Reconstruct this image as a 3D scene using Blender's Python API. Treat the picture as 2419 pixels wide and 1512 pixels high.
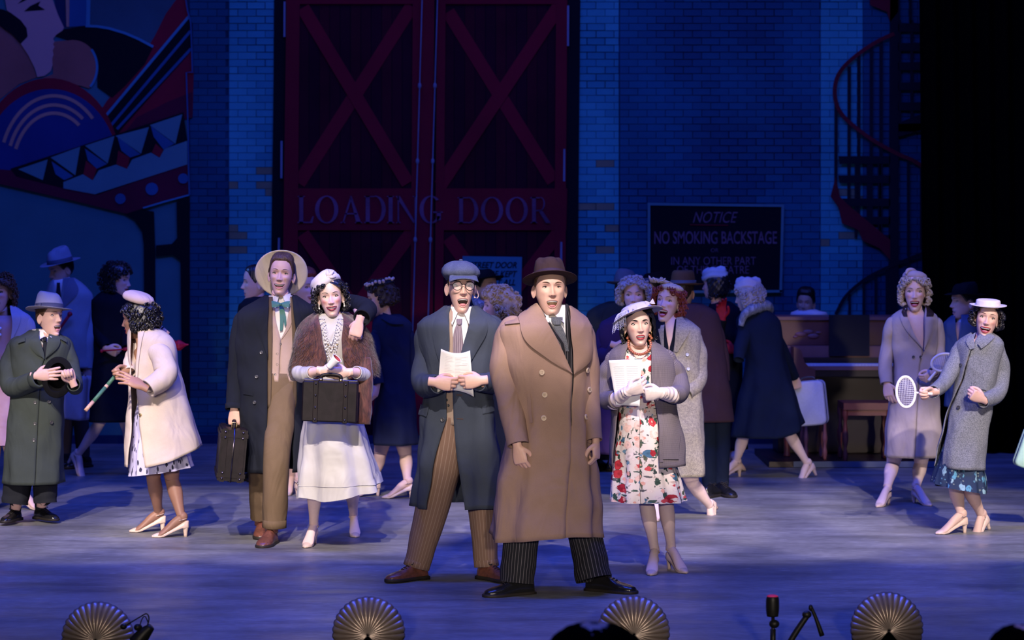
import bpy, math, random
import numpy as np
from math import sin, cos, pi, radians, sqrt, atan2
from mathutils import Vector, Matrix, Euler
from mathutils.bvhtree import BVHTree

for _o in list(bpy.data.objects): bpy.data.objects.remove(_o)
SC = bpy.context.scene
COL = SC.collection
FPX, CAMH, HX, HY = 5642.0, 1.96, 1209.5, 545.0     # focal length and horizon of the photograph (2419 x 1512)

# ---------------------------------------------------------------- camera
cam_d = bpy.data.cameras.new('camera'); cam = bpy.data.objects.new('camera', cam_d); COL.objects.link(cam)
cam.location = (0, 0, CAMH); cam.rotation_euler = (pi/2, 0, 0)
cam_d.sensor_width = 36; cam_d.lens = FPX/2419*36; cam_d.shift_y = -(756-HY)/2419
cam_d.clip_start = .5; cam_d.clip_end = 120
cam_d.dof.use_dof = True; cam_d.dof.focus_distance = 13.6; cam_d.dof.aperture_fstop = 3.2
SC.camera = cam
SC.view_settings.view_transform = 'Standard'; SC.view_settings.look = 'None'
SC.view_settings.gamma = 1; SC.view_settings.use_curve_mapping = False
SC.view_settings.exposure = 0.0

# ---------------------------------------------------------------- world: a dark theatre
wd = bpy.data.worlds.new('world'); SC.world = wd; wd.use_nodes = True
wd.node_tree.nodes['Background'].inputs[0].default_value = (.02, .05, .16, 1)
wd.node_tree.nodes['Background'].inputs[1].default_value = .10

# ---------------------------------------------------------------- stage lights
def spot(name, loc, aim, col, watts, deg, blend=.5, rad=.15):
    d = bpy.data.lights.new(name, 'SPOT'); o = bpy.data.objects.new(name, d); COL.objects.link(o)
    o.location = loc; d.color = col; d.energy = watts; d.spot_size = radians(deg); d.spot_blend = blend; d.shadow_soft_size = rad
    o.rotation_euler = (Vector(aim)-Vector(loc)).to_track_quat('-Z', 'Y').to_euler()
def area(name, loc, aim, col, watts, sx, sy):
    d = bpy.data.lights.new(name, 'AREA'); o = bpy.data.objects.new(name, d); COL.objects.link(o)
    d.shape = 'RECTANGLE'; d.size = sx; d.size_y = sy; d.color = col; d.energy = watts; o.location = loc
    o.rotation_euler = (Vector(aim)-Vector(loc)).to_track_quat('-Z', 'Y').to_euler()
WARM = (1, .86, .80); LAV = (.80, .72, 1.0); BLUE = (.04, .09, 1.0); DBLUE = (.01, .10, 1.0)
# front-of-house key spots over the audience
for i in range(8):
    ax = -3.5+i; spot('front_spot', (ax*1.5, 2.5, 10.0), (ax, 15.0, .72), WARM if i % 2 else (1, .84, .84), 7300, 9.2, .25, .09)
# low balcony-rail wash, lavender: fills the coats down to the shoes
for x in (-3.0, -1.0, 1.0, 3.0):
    spot('balcony_spot', (x*1.6, -3.0, 3.4), (x*.9, 13.6, .55), (1, .84, .70), 3500, 10.5, .4, .3)
spot('front_spot', (3.6, 3.0, 9.6), (2.95, 17.2, 1.15), (.95, .80, .82), 3000, 6, .5, .1)
# overhead blue batten washes on the stage floor and the actors
area('blue_batten', (0, 13.2, 8.2), (0, 13.6, 0), BLUE, 960, 10, .8)
area('blue_batten', (0, 17.6, 8.2), (0, 17.6, 0), DBLUE, 125, 10, .8)
area('backdrop_batten', (0, 19.8, 8.0), (0, 22.1, 2.4), (.42, .26, 1.0), 38, 10, .5)
# soft light added over the stage edge to brighten the shell footlights
area('edge_fill', (0, 9.6, 6.5), (0, 11.6, 0), (.80, .80, 1), 22, 9, .4)
# side booms
spot('side_boom', (-7.5, 18.5, 4.2), (1.5, 18.2, .9), (.10, .25, 1.0), 800, 20, .7, .2)
spot('side_boom', (7.5, 15.5, 4.6), (-2.0, 15.8, .8), (.22, .20, 1.0), 900, 34, .8, .2)
spot('side_boom', (-7.5, 15.5, 4.6), (2.0, 15.8, .8), (.22, .22, 1.0), 900, 34, .8, .2)
# soft lavender wash that reaches the row at the back
spot('mid_spot', (-3.0, 3.0, 5.6), (-2.2, 18.8, 1.15), (.52, .44, 1.0), 800, 8, .7, .2)
spot('mid_spot', (3.0, 3.0, 5.6), (1.6, 18.8, 1.15), (.52, .44, 1.0), 800, 8, .7, .2)
# ---------------------------------------------------------------- helpers
def W(px, py, Y):
    return np.array([(px-HX)*Y/FPX, Y, CAMH-(py-HY)*Y/FPX])
def Wa(pts, Y0):
    """list of (px, py[, dy]) -> array of world points"""
    return np.array([W(p[0], p[1], Y0+(p[2] if len(p) > 2 else 0)) for p in pts])
def cr(P, n, closed=False):
    """Catmull-Rom resampling by chord of an (k,d) array"""
    P = np.asarray(P, float)
    if P.ndim == 1: P = P[:, None]
    k = len(P)
    if k < 3:
        t = np.linspace(0, 1, n)[:, None]; return P[0]*(1-t)+P[-1]*t
    A = np.vstack([2*P[0]-P[1], P, 2*P[-1]-P[-2]])
    u = np.linspace(0, k-1, n); i = np.minimum(u.astype(int), k-2); t = (u-i)[:, None]
    p0, p1, p2, p3 = A[i], A[i+1], A[i+2], A[i+3]
    return .5*((2*p1)+(-p0+p2)*t+(2*p0-5*p1+4*p2-p3)*t*t+(-p0+3*p1-3*p2+p3)*t**3)
def sm(a, b, x): 
    t = np.clip((x-a)/(b-a), 0, 1); return t*t*(3-2*t)
def sgnp(x, e): return np.sign(x)*np.abs(x)**e

# ---------------------------------------------------------------- materials (all procedural)
_M = {}
def M(name, col=(.5, .5, .5), rough=.75, kind='plain', spec=.3, metal=0, bump=0, scale=60, c2=None, var=.12, emit=None, sheen=0):
    if name in _M: return _M[name]
    m = bpy.data.materials.new(name); m.use_nodes = True; _M[name] = m
    nt = m.node_tree; N = nt.nodes; L = nt.links; b = N['Principled BSDF']
    b.inputs['Roughness'].default_value = rough; b.inputs['Metallic'].default_value = metal
    b.inputs['Specular IOR Level'].default_value = .12 if kind in ('wool', 'tweed', 'check', 'pin') else spec
    if sheen: b.inputs['Sheen Weight'].default_value = sheen
    c = (*col, 1); c2 = (*(c2 or tuple(x*(1-var*2.2) for x in col)), 1)
    def node(t, **k):
        n = N.new(t)
        for a, v in k.items(): setattr(n, a, v)
        return n
    uv = node('ShaderNodeUVMap'); uv.uv_map = 'UV'; tc = node('ShaderNodeTexCoord')
    def noise(sc, det=4, co=None, dist=0):
        n = node('ShaderNodeTexNoise'); n.inputs['Scale'].default_value = sc; n.inputs['Detail'].default_value = det
        n.inputs['Distortion'].default_value = dist
        L.new(co or tc.outputs['Object'], n.inputs['Vector']); return n
    def ramp(f, stops, interp='LINEAR'):
        r = node('ShaderNodeValToRGB'); r.color_ramp.interpolation = interp; e = r.color_ramp.elements
        e[0].position, e[0].color = stops[0]; e[1].position, e[1].color = stops[-1]
        for p, cc in stops[1:-1]:
            x = e.new(p); x.color = cc
        L.new(f, r.inputs[0]); return r
    def mapping(co, sc, rot=(0, 0, 0)):
        mp = node('ShaderNodeMapping'); mp.inputs['Scale'].default_value = sc; mp.inputs['Rotation'].default_value = rot
        L.new(co, mp.inputs[0]); return mp.outputs[0]
    def mix(f, a, bb, mode='MIX'):
        x = node('ShaderNodeMix', data_type='RGBA', blend_type=mode)
        for s, v in ((x.inputs[0], f), (x.inputs[6], a), (x.inputs[7], bb)):
            if isinstance(v, (int, float, tuple)): s.default_value = v
            else: L.new(v, s)
        return x.outputs[2]
    out = None; hgt = None
    if kind == 'plain':
        if var:
            n = noise(scale); out = ramp(n.outputs[0], [(.3, c2), (.7, c)]).outputs[0]; hgt = n.outputs[0]
    elif kind == 'wool':
        n = noise(14, 5); n2 = noise(420, 2)
        a = ramp(n.outputs[0], [(.3, tuple(x*.88 for x in c[:3])+(1,)), (.7, c)]).outputs[0]
        out = mix(.35, a, ramp(n2.outputs[0], [(.35, c2), (.65, c)]).outputs[0]); hgt = n2.outputs[0]
    elif kind == 'tweed':
        n = noise(scale, 3); n2 = noise(scale*2.7, 2)
        a = ramp(n.outputs[0], [(.38, c2), (.62, c)]).outputs[0]
        out = mix(.5, a, ramp(n2.outputs[0], [(.4, c2), (.6, tuple(min(1, x*1.25) for x in c[:3])+(1,))]).outputs[0]); hgt = n.outputs[0]
    elif kind == 'check':                      # small woven dots on the UV
        v = node('ShaderNodeTexChecker'); L.new(mapping(uv.outputs[0], (scale, scale, 1), (0, 0, .78)), v.inputs[0]); v.inputs['Scale'].default_value = 1
        v.inputs['Color1'].default_value = c; v.inputs['Color2'].default_value = c2; out = v.outputs[0]
    elif kind == 'pin':                        # pinstripes along the cloth
        w = node('ShaderNodeTexWave'); w.bands_direction = 'X'; w.inputs['Scale'].default_value = scale
        w.inputs['Distortion'].default_value = .3; w.inputs['Detail'].default_value = 0
        L.new(uv.outputs[0], w.inputs[0]); out = ramp(w.outputs[0], [(.90, c), (.985, c2)]).outputs[0]
    elif kind == 'leather':
        n = noise(9, 8, dist=1.5); out = ramp(n.outputs[0], [(.35, c), (.62, c2), (.7, tuple(x*1.4 for x in c2[:3])+(1,))]).outputs[0]
        hgt = noise(140, 3).outputs[0]
    elif kind == 'satin':
        n = noise(7, 3); out = ramp(n.outputs[0], [(.3, c2), (.7, c)]).outputs[0]
    elif kind == 'fur':
        n = noise(26, 5, mapping(tc.outputs['Object'], (1, 1, .35)), 2.0); n2 = noise(160, 4, mapping(tc.outputs['Object'], (1, 1, .2)))
        a = ramp(n.outputs[0], [(.35, c2), (.5, c), (.68, tuple(min(1, x*1.9) for x in c[:3])+(1,))]).outputs[0]
        out = mix(.35, a, ramp(n2.outputs[0], [(.35, c2), (.65, c)]).outputs[0]); hgt = n2.outputs[0]
    elif kind in ('floral', 'floral_dark', 'marks'):
        base = (.74, .66, .61, 1) if kind == 'floral' else ((.015, .03, .07, 1) if kind == 'floral_dark' else c)
        def cells(sc, rnd, lo, hi, stops, prev, squash=(1, 1, 1), off=0, wob=.35):
            co = mapping(uv.outputs[0], (sc*squash[0], sc*squash[1], 1), (0, 0, off))
            nn = noise(2.2, 2, co); ad = node('ShaderNodeVectorMath', operation='MULTIPLY_ADD')
            L.new(nn.outputs[1], ad.inputs[0]); ad.inputs[1].default_value = (wob,)*3; L.new(co, ad.inputs[2])
            v = node('ShaderNodeTexVoronoi'); v.inputs['Randomness'].default_value = rnd; v.inputs['Scale'].default_value = 1
            L.new(ad.outputs[0], v.inputs['Vector'])
            sp = node('ShaderNodeSeparateColor'); L.new(v.outputs['Color'], sp.inputs[0])
            colr = ramp(sp.outputs[0], stops, 'CONSTANT').outputs[0]
            shade = ramp(v.outputs['Distance'], [(0, (.45, .4, .4, 1)), (lo*.6, (1, 1, 1, 1)), (hi, (.85, .8, .8, 1))]).outputs[0]
            colr = mix(1.0, colr, shade, 'MULTIPLY')
            msk = ramp(v.outputs['Distance'], [(lo, (1, 1, 1, 1)), (hi, (0, 0, 0, 1))]).outputs[0]
            has = ramp(sp.outputs[1], [(.0, (1, 1, 1, 1)), (.88, (1, 1, 1, 1)), (.89, (0, 0, 0, 1))], 'CONSTANT').outputs[0]
            mm = node('ShaderNodeMath', operation='MULTIPLY'); L.new(msk, mm.inputs[0]); L.new(has, mm.inputs[1])
            return mix(mm.outputs[0], prev, colr)
        if kind == 'floral':
            o = cells(32, 1, .30, .36, [(0, (.03, .07, .055, 1)), (.5, (.10, .12, .08, 1)), (.8, (.03, .05, .05, 1))], base, (1, .45, 1), .7, .9)
            o = cells(38, 1, .24, .30, [(0, (.05, .10, .08, 1)), (.4, (.55, .42, .36, 1)), (.7, (.12, .12, .13, 1))], o, (.45, 1, 1), .2, .9)
            o = cells(16, .9, .40, .44, [(0, (.36, .015, .03, 1)), (.26, (.85, .60, .52, 1)), (.5, (.55, .04, .06, 1)), (.64, (.84, .74, .70, 1)), (.84, (.06, .16, .27, 1))], o, wob=.5)
            out = cells(23, .9, .27, .31, [(0, (.80, .42, .34, 1)), (.3, (.80, .70, .66, 1)), (.6, (.62, .07, .08, 1)), (.8, (.16, .3, .42, 1))], o, off=.5, wob=.5)
        elif kind == 'floral_dark':
            o = cells(22, 1, .30, .36, [(0, (.10, .30, .42, 1)), (.5, (.25, .42, .46, 1))], base, (1, .5, 1), .6, .8)
            out = cells(40, 1, .2, .26, [(0, (.16, .20, .18, 1)), (.5, (.08, .2, .28, 1))], o)
        else:
            out = cells(52, 1, .28, .32, [(0, (.02, .02, .05, 1)), (.5, (.03, .03, .08, 1))], base, (1, .35, 1), .5, .3)
    elif kind == 'weave':                      # painted canvas
        n = noise(1.6, 6); n2 = noise(300, 2, mapping(tc.outputs['Object'], (.1, 1, 1)))
        a = ramp(n.outputs[0], [(.3, c2), (.7, c)]).outputs[0]
        out = mix(.2, a, ramp(n2.outputs[0], [(.4, c2), (.6, c)]).outputs[0])
    elif kind == 'metalpaint':
        n = noise(scale, 4); out = ramp(n.outputs[0], [(.3, c2), (.7, c)]).outputs[0]; hgt = n.outputs[0]
    if kind == 'skin':
        b.inputs['Subsurface Weight'].default_value = .12; b.inputs['Subsurface Radius'].default_value = (.012, .005, .003)
        b.inputs['Subsurface Scale'].default_value = .6
        at = node('ShaderNodeAttribute'); at.attribute_name = 'blush'
        n = noise(60, 3); a = ramp(n.outputs[0], [(.3, tuple(x*.95 for x in c[:3])+(1,)), (.7, c)]).outputs[0]
        out = mix(at.outputs['Fac'], a, (c[0]*.92, c[1]*.42, c[2]*.42, 1))
    if out is not None: L.new(out, b.inputs['Base Color'])
    else: b.inputs['Base Color'].default_value = c
    if kind in ('wool', 'tweed', 'check', 'pin', 'satin', 'floral', 'marks', 'floral_dark'):
        # soft wrinkles of hanging cloth
        wn = noise(5.5, 2, mapping(tc.outputs['Object'], (1, 1, .45)), 1.4); wb = node('ShaderNodeBump'); wb.inputs['Strength'].default_value = .55; wb.inputs['Distance'].default_value = .035
        L.new(wn.outputs[0], wb.inputs['Height']); L.new(wb.outputs[0], b.inputs['Normal'])
        if bump and hgt is not None:
            bp = node('ShaderNodeBump'); bp.inputs['Strength'].default_value = bump; bp.inputs['Distance'].default_value = .004
            L.new(hgt, bp.inputs['Height']); L.new(wb.outputs[0], bp.inputs['Normal']); L.new(bp.outputs[0], b.inputs['Normal'])
    elif bump and hgt is not None:
        bp = node('ShaderNodeBump'); bp.inputs['Strength'].default_value = bump; bp.inputs['Distance'].default_value = .004
        L.new(hgt, bp.inputs['Height']); L.new(bp.outputs[0], b.inputs['Normal'])
    if emit: b.inputs['Emission Color'].default_value = (*emit[:3], 1); b.inputs['Emission Strength'].default_value = emit[3]
    return m

# ---------------------------------------------------------------- mesh builder
class MB:
    def __init__(s): s.V = []; s.F = []; s.MI = []; s.UV = []; s.A = []; s.mats = []; s.n = 0
    def mi(s, mat):
        if mat not in s.mats: s.mats.append(mat)
        return s.mats.index(mat)
    def raw(s, V, Fq, mat, UV=None, A=None):
        """V (n,3); Fq (k,4) int with -1 in the last column for triangles; UV (k,4,2)"""
        V = np.asarray(V, float).reshape(-1, 3); Fq = np.asarray(Fq, int).reshape(-1, 4).copy()
        off = s.n; Fq[Fq >= 0] += off
        s.V.append(V); s.F.append(Fq); s.n += len(V)
        s.MI.append(np.full(len(Fq), s.mi(mat)) if not isinstance(mat, np.ndarray) else mat)
        s.UV.append(UV if UV is not None else np.zeros((len(Fq), 4, 2))); s.A.append(A if A is not None else np.zeros(len(V)))
    def grid(s, P, mat, cu=False, UV=None, cap0=False, cap1=False, A=None, fmat=None):
        n, m = P.shape[:2]; idx = np.arange(n*m).reshape(n, m)
        nx = np.roll(idx, -1, 1) if cu else idx[:, 1:]
        a = idx if cu else idx[:, :-1]
        Fq = np.stack([a[:-1], a[1:], nx[1:], nx[:-1]], -1).reshape(-1, 4)
        if UV is None:
            dv = np.r_[0, np.cumsum(np.linalg.norm(np.diff(P[:, 0], axis=0), axis=1))]
            rr = P[n//2]; du = np.r_[0, np.cumsum(np.linalg.norm(np.diff(np.vstack([rr, rr[:1]]), axis=0), axis=1))]
            mm = m+1 if cu else m
            UV = np.stack(np.broadcast_arrays(du[None, :mm], dv[:, None]), -1)
        k = m if cu else m-1
        u4 = np.stack([UV[:-1, :k], UV[1:, :k], UV[1:, 1:k+1], UV[:-1, 1:k+1]], 2).reshape(-1, 4, 2)
        V = P.reshape(-1, 3); A = np.zeros(n*m) if A is None else A.reshape(-1)
        mat_i = np.full(len(Fq), s.mi(mat))
        if fmat is not None:
            for mk, mt in fmat: mat_i[mk.reshape(-1)] = s.mi(mt)
        extraV = []; extraF = []
        for c, row in ((cap0, 0), (cap1, n-1)):
            if c:
                ci = n*m+len(extraV); extraV.append(P[row].mean(0)); r = idx[row]; r2 = np.roll(r, -1)
                if row: r, r2 = r2, r
                extraF += [[int(i), int(j), ci, -1][::1] for i, j in zip(r, r2)]
        if extraV:
            V = np.vstack([V, extraV]); A = np.r_[A, np.zeros(len(extraV))]; Fq = np.vstack([Fq, extraF])
            u4 = np.vstack([u4, np.zeros((len(extraF), 4, 2))]); mat_i = np.r_[mat_i, np.full(len(extraF), s.mi(mat))]
        s.raw(V, Fq, mat_i, u4, A)
    def tube(s, path, rad, mat, seg=12, n=None, cap=(1, 1), ref=None, mod=None, tf=None, uvs=1):
        """path (k,3), rad scalar / list / list of (ra, rb); ra along ref"""
        path = np.asarray(path, float); k = len(path)
        R = np.asarray(rad, float)
        if R.ndim == 0: R = np.full((k, 2), float(R))
        elif R.ndim == 1 and len(R) == 2 and k != 2: R = np.tile(R, (k, 1))
        elif R.ndim == 1: R = np.stack([R, R], 1)
        n = n or max(4, 5*(k-1))
        D = cr(np.hstack([path, R]), n) if k > 2 or n != k else np.hstack([path, R])
        C, R = D[:, :3], np.maximum(D[:, 3:], 1e-4)
        T = np.gradient(C, axis=0); T /= np.linalg.norm(T, axis=1)[:, None]+1e-9
        r0 = np.array(ref if ref is not None else ((0, 1, 0) if abs(T[0][1]) < .8 else (1, 0, 0)), float)
        Nn = np.zeros_like(C); x = r0
        for i in range(n):
            if ref is not None: x = r0
            x = x-T[i]*np.dot(x, T[i]); x /= np.linalg.norm(x)+1e-9; Nn[i] = x
        B = np.cross(T, Nn)
        th = np.linspace(0, 2*pi, seg, endpoint=False)
        q = np.ones((n, seg)) if mod is None else mod(np.linspace(0, 1, n)[:, None], th[None])
        P = C[:, None]+Nn[:, None]*(R[:, :1, None]*np.cos(th)[None, :, None]*q[..., None])+B[:, None]*(R[:, 1:, None]*np.sin(th)[None, :, None]*q[..., None])
        if tf is not None: P = tf(P)
        s.grid(P, mat, cu=True, cap0=bool(cap[0]), cap1=bool(cap[1])); return P
    def ball(s, c, r, mat, seg=12, rows=8, tf=None):
        r = np.broadcast_to(np.asarray(r, float), (3,)); ph = np.linspace(0.05, pi-.05, rows); th = np.linspace(0, 2*pi, seg, endpoint=False)
        P = np.stack([np.sin(ph)[:, None]*np.cos(th), np.sin(ph)[:, None]*np.sin(th), np.broadcast_to(np.cos(ph)[:, None], (rows, seg))], -1)*r+np.asarray(c, float)
        if tf is not None: P = tf(P)
        s.grid(P, mat, cu=True, cap0=True, cap1=True)
    def box(s, c, d, mat, tf=None):
        x, y, z = [q/2 for q in d]; V = np.array([(i*x, j*y, k*z) for i in (-1, 1) for j in (-1, 1) for k in (-1, 1)])+np.asarray(c, float)
        if tf is not None: V = tf(V)
        s.raw(V, [[0, 1, 3, 2], [4, 6, 7, 5], [0, 4, 5, 1], [2, 3, 7, 6], [0, 2, 6, 4], [1, 5, 7, 3]], mat,
              np.tile(np.array([[0, 0], [0, .1], [.1, .1], [.1, 0]]), (6, 1, 1)))
    def prism(s, poly, y0, y1, mat, tf=None):
        """polygon in (x, z) between depths y0 < y1"""
        import mathutils.geometry as G
        n = len(poly); tri = G.tessellate_polygon([[Vector((p[0], p[1], 0)) for p in poly]])
        V = np.array([(p[0], y0, p[1]) for p in poly]+[(p[0], y1, p[1]) for p in poly])
        if tf is not None: V = tf(V)
        F = [[a, b, c, -1] for a, b, c in tri]+[[a+n, c+n, b+n, -1] for a, b, c in tri]+[[i, (i+1) % n, (i+1) % n+n, i+n] for i in range(n)]
        s.raw(V, F, mat)
    def build(s, name, parent=None, smooth=True, solid=0, ang=None, root=None):
        V = np.vstack(s.V); Fq = np.vstack(s.F); mi = np.concatenate(s.MI); UV = np.vstack(s.UV); A = np.concatenate(s.A)
        if parent is not None:
            o0 = root if root is not None else np.array(parent.matrix_world.translation if False else world_loc(parent)); V = V-o0
        me = bpy.data.meshes.new(name); tri = Fq[:, 3] < 0; cnt = np.where(tri, 3, 4)
        keep = np.ones(Fq.shape, bool); keep[tri, 3] = False
        loops = Fq[keep]; uvl = UV[keep]
        me.vertices.add(len(V)); me.vertices.foreach_set('co', V.astype(np.float32).ravel())
        me.loops.add(len(loops)); me.loops.foreach_set('vertex_index', loops.astype(np.int32))
        me.polygons.add(len(Fq)); st = np.r_[0, np.cumsum(cnt)[:-1]]
        me.polygons.foreach_set('loop_start', st.astype(np.int32)); me.polygons.foreach_set('material_index', mi.astype(np.int32))
        me.polygons.foreach_set('use_smooth', np.full(len(Fq), smooth))
        l = me.uv_layers.new(name='UV'); l.data.foreach_set('uv', uvl.astype(np.float32).ravel())
        if A.any():
            at = me.attributes.new('blush', 'FLOAT', 'POINT'); at.data.foreach_set('value', A.astype(np.float32))
        for m in s.mats: me.materials.append(m)
        me.update(); me.validate()
        o = bpy.data.objects.new(name, me); COL.objects.link(o)
        if parent is not None: o.parent = parent
        if solid:
            md = o.modifiers.new('thick', 'SOLIDIFY'); md.thickness = solid; md.offset = -1
        return o
_loc = {}
def world_loc(o):
    v = Vector(o.location); p = o.parent
    while p is not None: v = v+Vector(p.location); p = p.parent
    return np.array(v)
def empty(name, loc, label=None, cat=None, group=None, kind=None):
    o = bpy.data.objects.new(name, None); COL.objects.link(o); o.location = loc; o.empty_display_size = .1
    tag(o, label, cat, group, kind); return o
def tag(o, label=None, cat=None, group=None, kind=None):
    for k, v in (('label', label), ('category', cat), ('group', group), ('kind', kind)):
        if v: o[k] = v
    return o
def remesh(o, vox, smooth=3):
    md = o.modifiers.new('r', 'REMESH'); md.mode = 'VOXEL'; md.voxel_size = vox; md.use_smooth_shade = True
    m2 = o.modifiers.new('s', 'SMOOTH'); m2.iterations = smooth; m2.factor = .5
    dg = bpy.context.evaluated_depsgraph_get(); ev = o.evaluated_get(dg); me = ev.to_mesh()
    n = len(me.vertices); V = np.empty(n*3, np.float32); me.vertices.foreach_get('co', V); V = V.reshape(-1, 3).astype(float)
    F = [list(p.vertices) for p in me.polygons]; F = np.array([f if len(f) == 4 else f+[-1] for f in F])
    ev.to_mesh_clear(); bpy.data.objects.remove(o); return V, F
def tfm(Mx):
    A = np.array(Mx)
    return lambda P: np.asarray(P) @ A[:3, :3].T + A[:3, 3]

# ---------------------------------------------------------------- garment layer: horizontal rings seen in the photograph
class Layer:
    """keys, top to bottom: (py, centre px, half width px, half depth m, depth offset m)"""
    def __init__(s, Y0, keys, folds=(0, 0), sq=2.3, seed=0, wr=.004, fpow=1.4, lean=0):
        s.Y0 = Y0; rows = []
        for k in keys:
            py, cx, hw, b = k[:4]; dy = k[4] if len(k) > 4 else 0; Y = Y0+dy; w = W(cx, py, Y); rows.append((w[2], w[0], hw*Y/FPX, b, Y))
        D = cr(np.array(rows), 90); D = D[np.argsort(D[:, 0])]
        s.Z = D[:, 0]; s.X, s.H, s.B, s.C = D[:, 1], D[:, 2], np.maximum(D[:, 3], .01), D[:, 4]
        s.zt, s.zb = rows[0][0], rows[-1][0]; s.folds = folds; s.e = 2/sq; s.seed = seed; s.wr = wr; s.fpow = fpow; s.lean = lean
        r = random.Random(seed); s.ph = [r.uniform(0, 6.28) for _ in range(8)]
    def pt(s, t, z, off=0):
        t, z = np.broadcast_arrays(np.asarray(t, float), np.asarray(z, float))
        z0 = z; X, H, B, C = (np.interp(z, s.Z, q) for q in (s.X, s.H, s.B, s.C))
        n, a = s.folds; k = np.clip((s.zt-z)/(s.zt-s.zb), 0, 1)
        q = 1+a*k**s.fpow*(np.sin(n*t+s.ph[0])*.7+np.sin((n*1.7)//1*t+s.ph[1]+2*k)*.4)
        q = q+s.wr/np.maximum(H, .05)*(np.sin(3*t+9*z+s.ph[2])+np.sin(5*t-14*z+s.ph[3])*.7+np.sin(2*t+31*z+s.ph[4])*.6)
        ex = s.e
        x = (H*q+off)*sgnp(np.sin(t), ex); y = -(B*q+off)*sgnp(np.cos(t), ex)
        return np.stack([X+x, C+y, z0+0*x], -1)
    def at(s, px, py, off=0):
        px, py = np.broadcast_arrays(np.asarray(px, float), np.asarray(py, float)); Y = np.full(px.shape, s.Y0-.1)
        for _ in range(4):
            z = CAMH-(py-HY)*Y/FPX; x = (px-HX)*Y/FPX
            X, H = np.interp(z, s.Z, s.X), np.interp(z, s.Z, s.H)
            u = np.clip((x-X)/(H+off), -1, 1); t = np.arcsin(sgnp(u, 1/s.e)); P = s.pt(t, z, off); Y = P[..., 1]
        return P
    def tz(s, px, z):
        Y = s.Y0-.1
        for _ in range(3):
            X, H = np.interp(z, s.Z, s.X), np.interp(z, s.Z, s.H); u = np.clip(((px-HX)*Y/FPX-X)/H, -1, 1)
            t = np.arcsin(sgnp(u, 1/s.e)); Y = s.pt(t, z)[..., 1]
        return t
    def mesh(s, mb, mat, gap=None, n=46, m=84, off=0, zr=None, lap=.007, hem=None):
        zt, zb = zr or (s.zt, s.zb); z = np.linspace(zt, zb, n); u = np.linspace(0, 1, m)
        if gap is None:
            t = u[None, :-1]*2*pi-pi; zz = np.broadcast_to(z[:, None], (n, m-1)).copy()
            if hem is not None: zz = zz+hem(t)*(np.linspace(0, 1, n)[:, None]**2)
            P = s.pt(np.broadcast_to(t, (n, m-1)), zz, off); mb.grid(P, mat, cu=True); return
        g = np.array(gap, float); zg = CAMH-(g[:, 0]-HY)*(s.Y0-.1)/FPX; o = np.argsort(zg)
        L, R = np.interp(z, zg[o], g[o, 1]), np.interp(z, zg[o], g[o, 2])
        tL, tR = s.tz(L, z), s.tz(R, z)
        t = tR[:, None]+u[None]*(tL[:, None]+2*pi-tR[:, None]); t = (t+pi) % (2*pi)-pi
        of = off+lap*sm(.9, 1.0, u)[None]
        zz = np.broadcast_to(z[:, None], t.shape).copy()
        if hem is not None: zz = zz+hem(t)*(np.linspace(0, 1, n)[:, None]**2)
        mb.grid(s.pt(t, zz, of), mat)
    def strip(s, mb, A, B, mat, off=.006, off2=None, n=20, m=7, thick=.005, bulge=0):
        """patch between pixel polylines A and B, laid on the layer"""
        A = cr(np.array(A, float), n) if len(A) > 2 else cr(np.array(A, float), n); B = cr(np.array(B, float), n)
        u = np.linspace(0, 1, m)[None, :, None]; Q = A[:, None]*(1-u)+B[:, None]*u
        o = np.linspace(off, off if off2 is None else off2, m)[None]+bulge*np.sin(np.linspace(0, pi, m))[None]
        o = np.broadcast_to(o, (n, m))
        P = s.at(Q[..., 0], Q[..., 1], o); Pi = s.at(Q[..., 0], Q[..., 1], o-thick)
        mb.grid(P, mat); mb.grid(Pi[:, ::-1], mat)
        for a, b in ((P[:, 0], Pi[:, 0]), (Pi[:, -1], P[:, -1]), (Pi[0], P[0]), (P[-1], Pi[-1])):
            mb.grid(np.stack([a, b], 1), mat)
    def disc(s, mb, px, py, r, mat, off=.008, holes=None):
        P = s.at(px, py, off); Q = s.at(px+2, py, off)-P; U = s.at(px, py-2, off)-P
        Q /= np.linalg.norm(Q); U = U-Q*np.dot(U, Q); U /= np.linalg.norm(U); Nn = np.cross(Q, U); Nn = Nn*(-1 if Nn[1] > 0 else 1)
        th = np.linspace(0, 2*pi, 14, endpoint=False); c = np.cos(th)[:, None]*Q+np.sin(th)[:, None]*U
        G = np.stack([P-Nn*.006+c*r, P+Nn*.001+c*r, P+Nn*.003+c*r*.85, P+Nn*.0015+c*r*.7, P+Nn*.0012+c*r*.1])
        mb.grid(G, mat, cu=True, cap1=True)
        if holes:
            for a in (.8, 2.4, 3.9, 5.5): mb.ball(P+Nn*.0015+(Q*cos(a)+U*sin(a))*r*.3, r*.13, holes, 6, 4)

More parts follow.
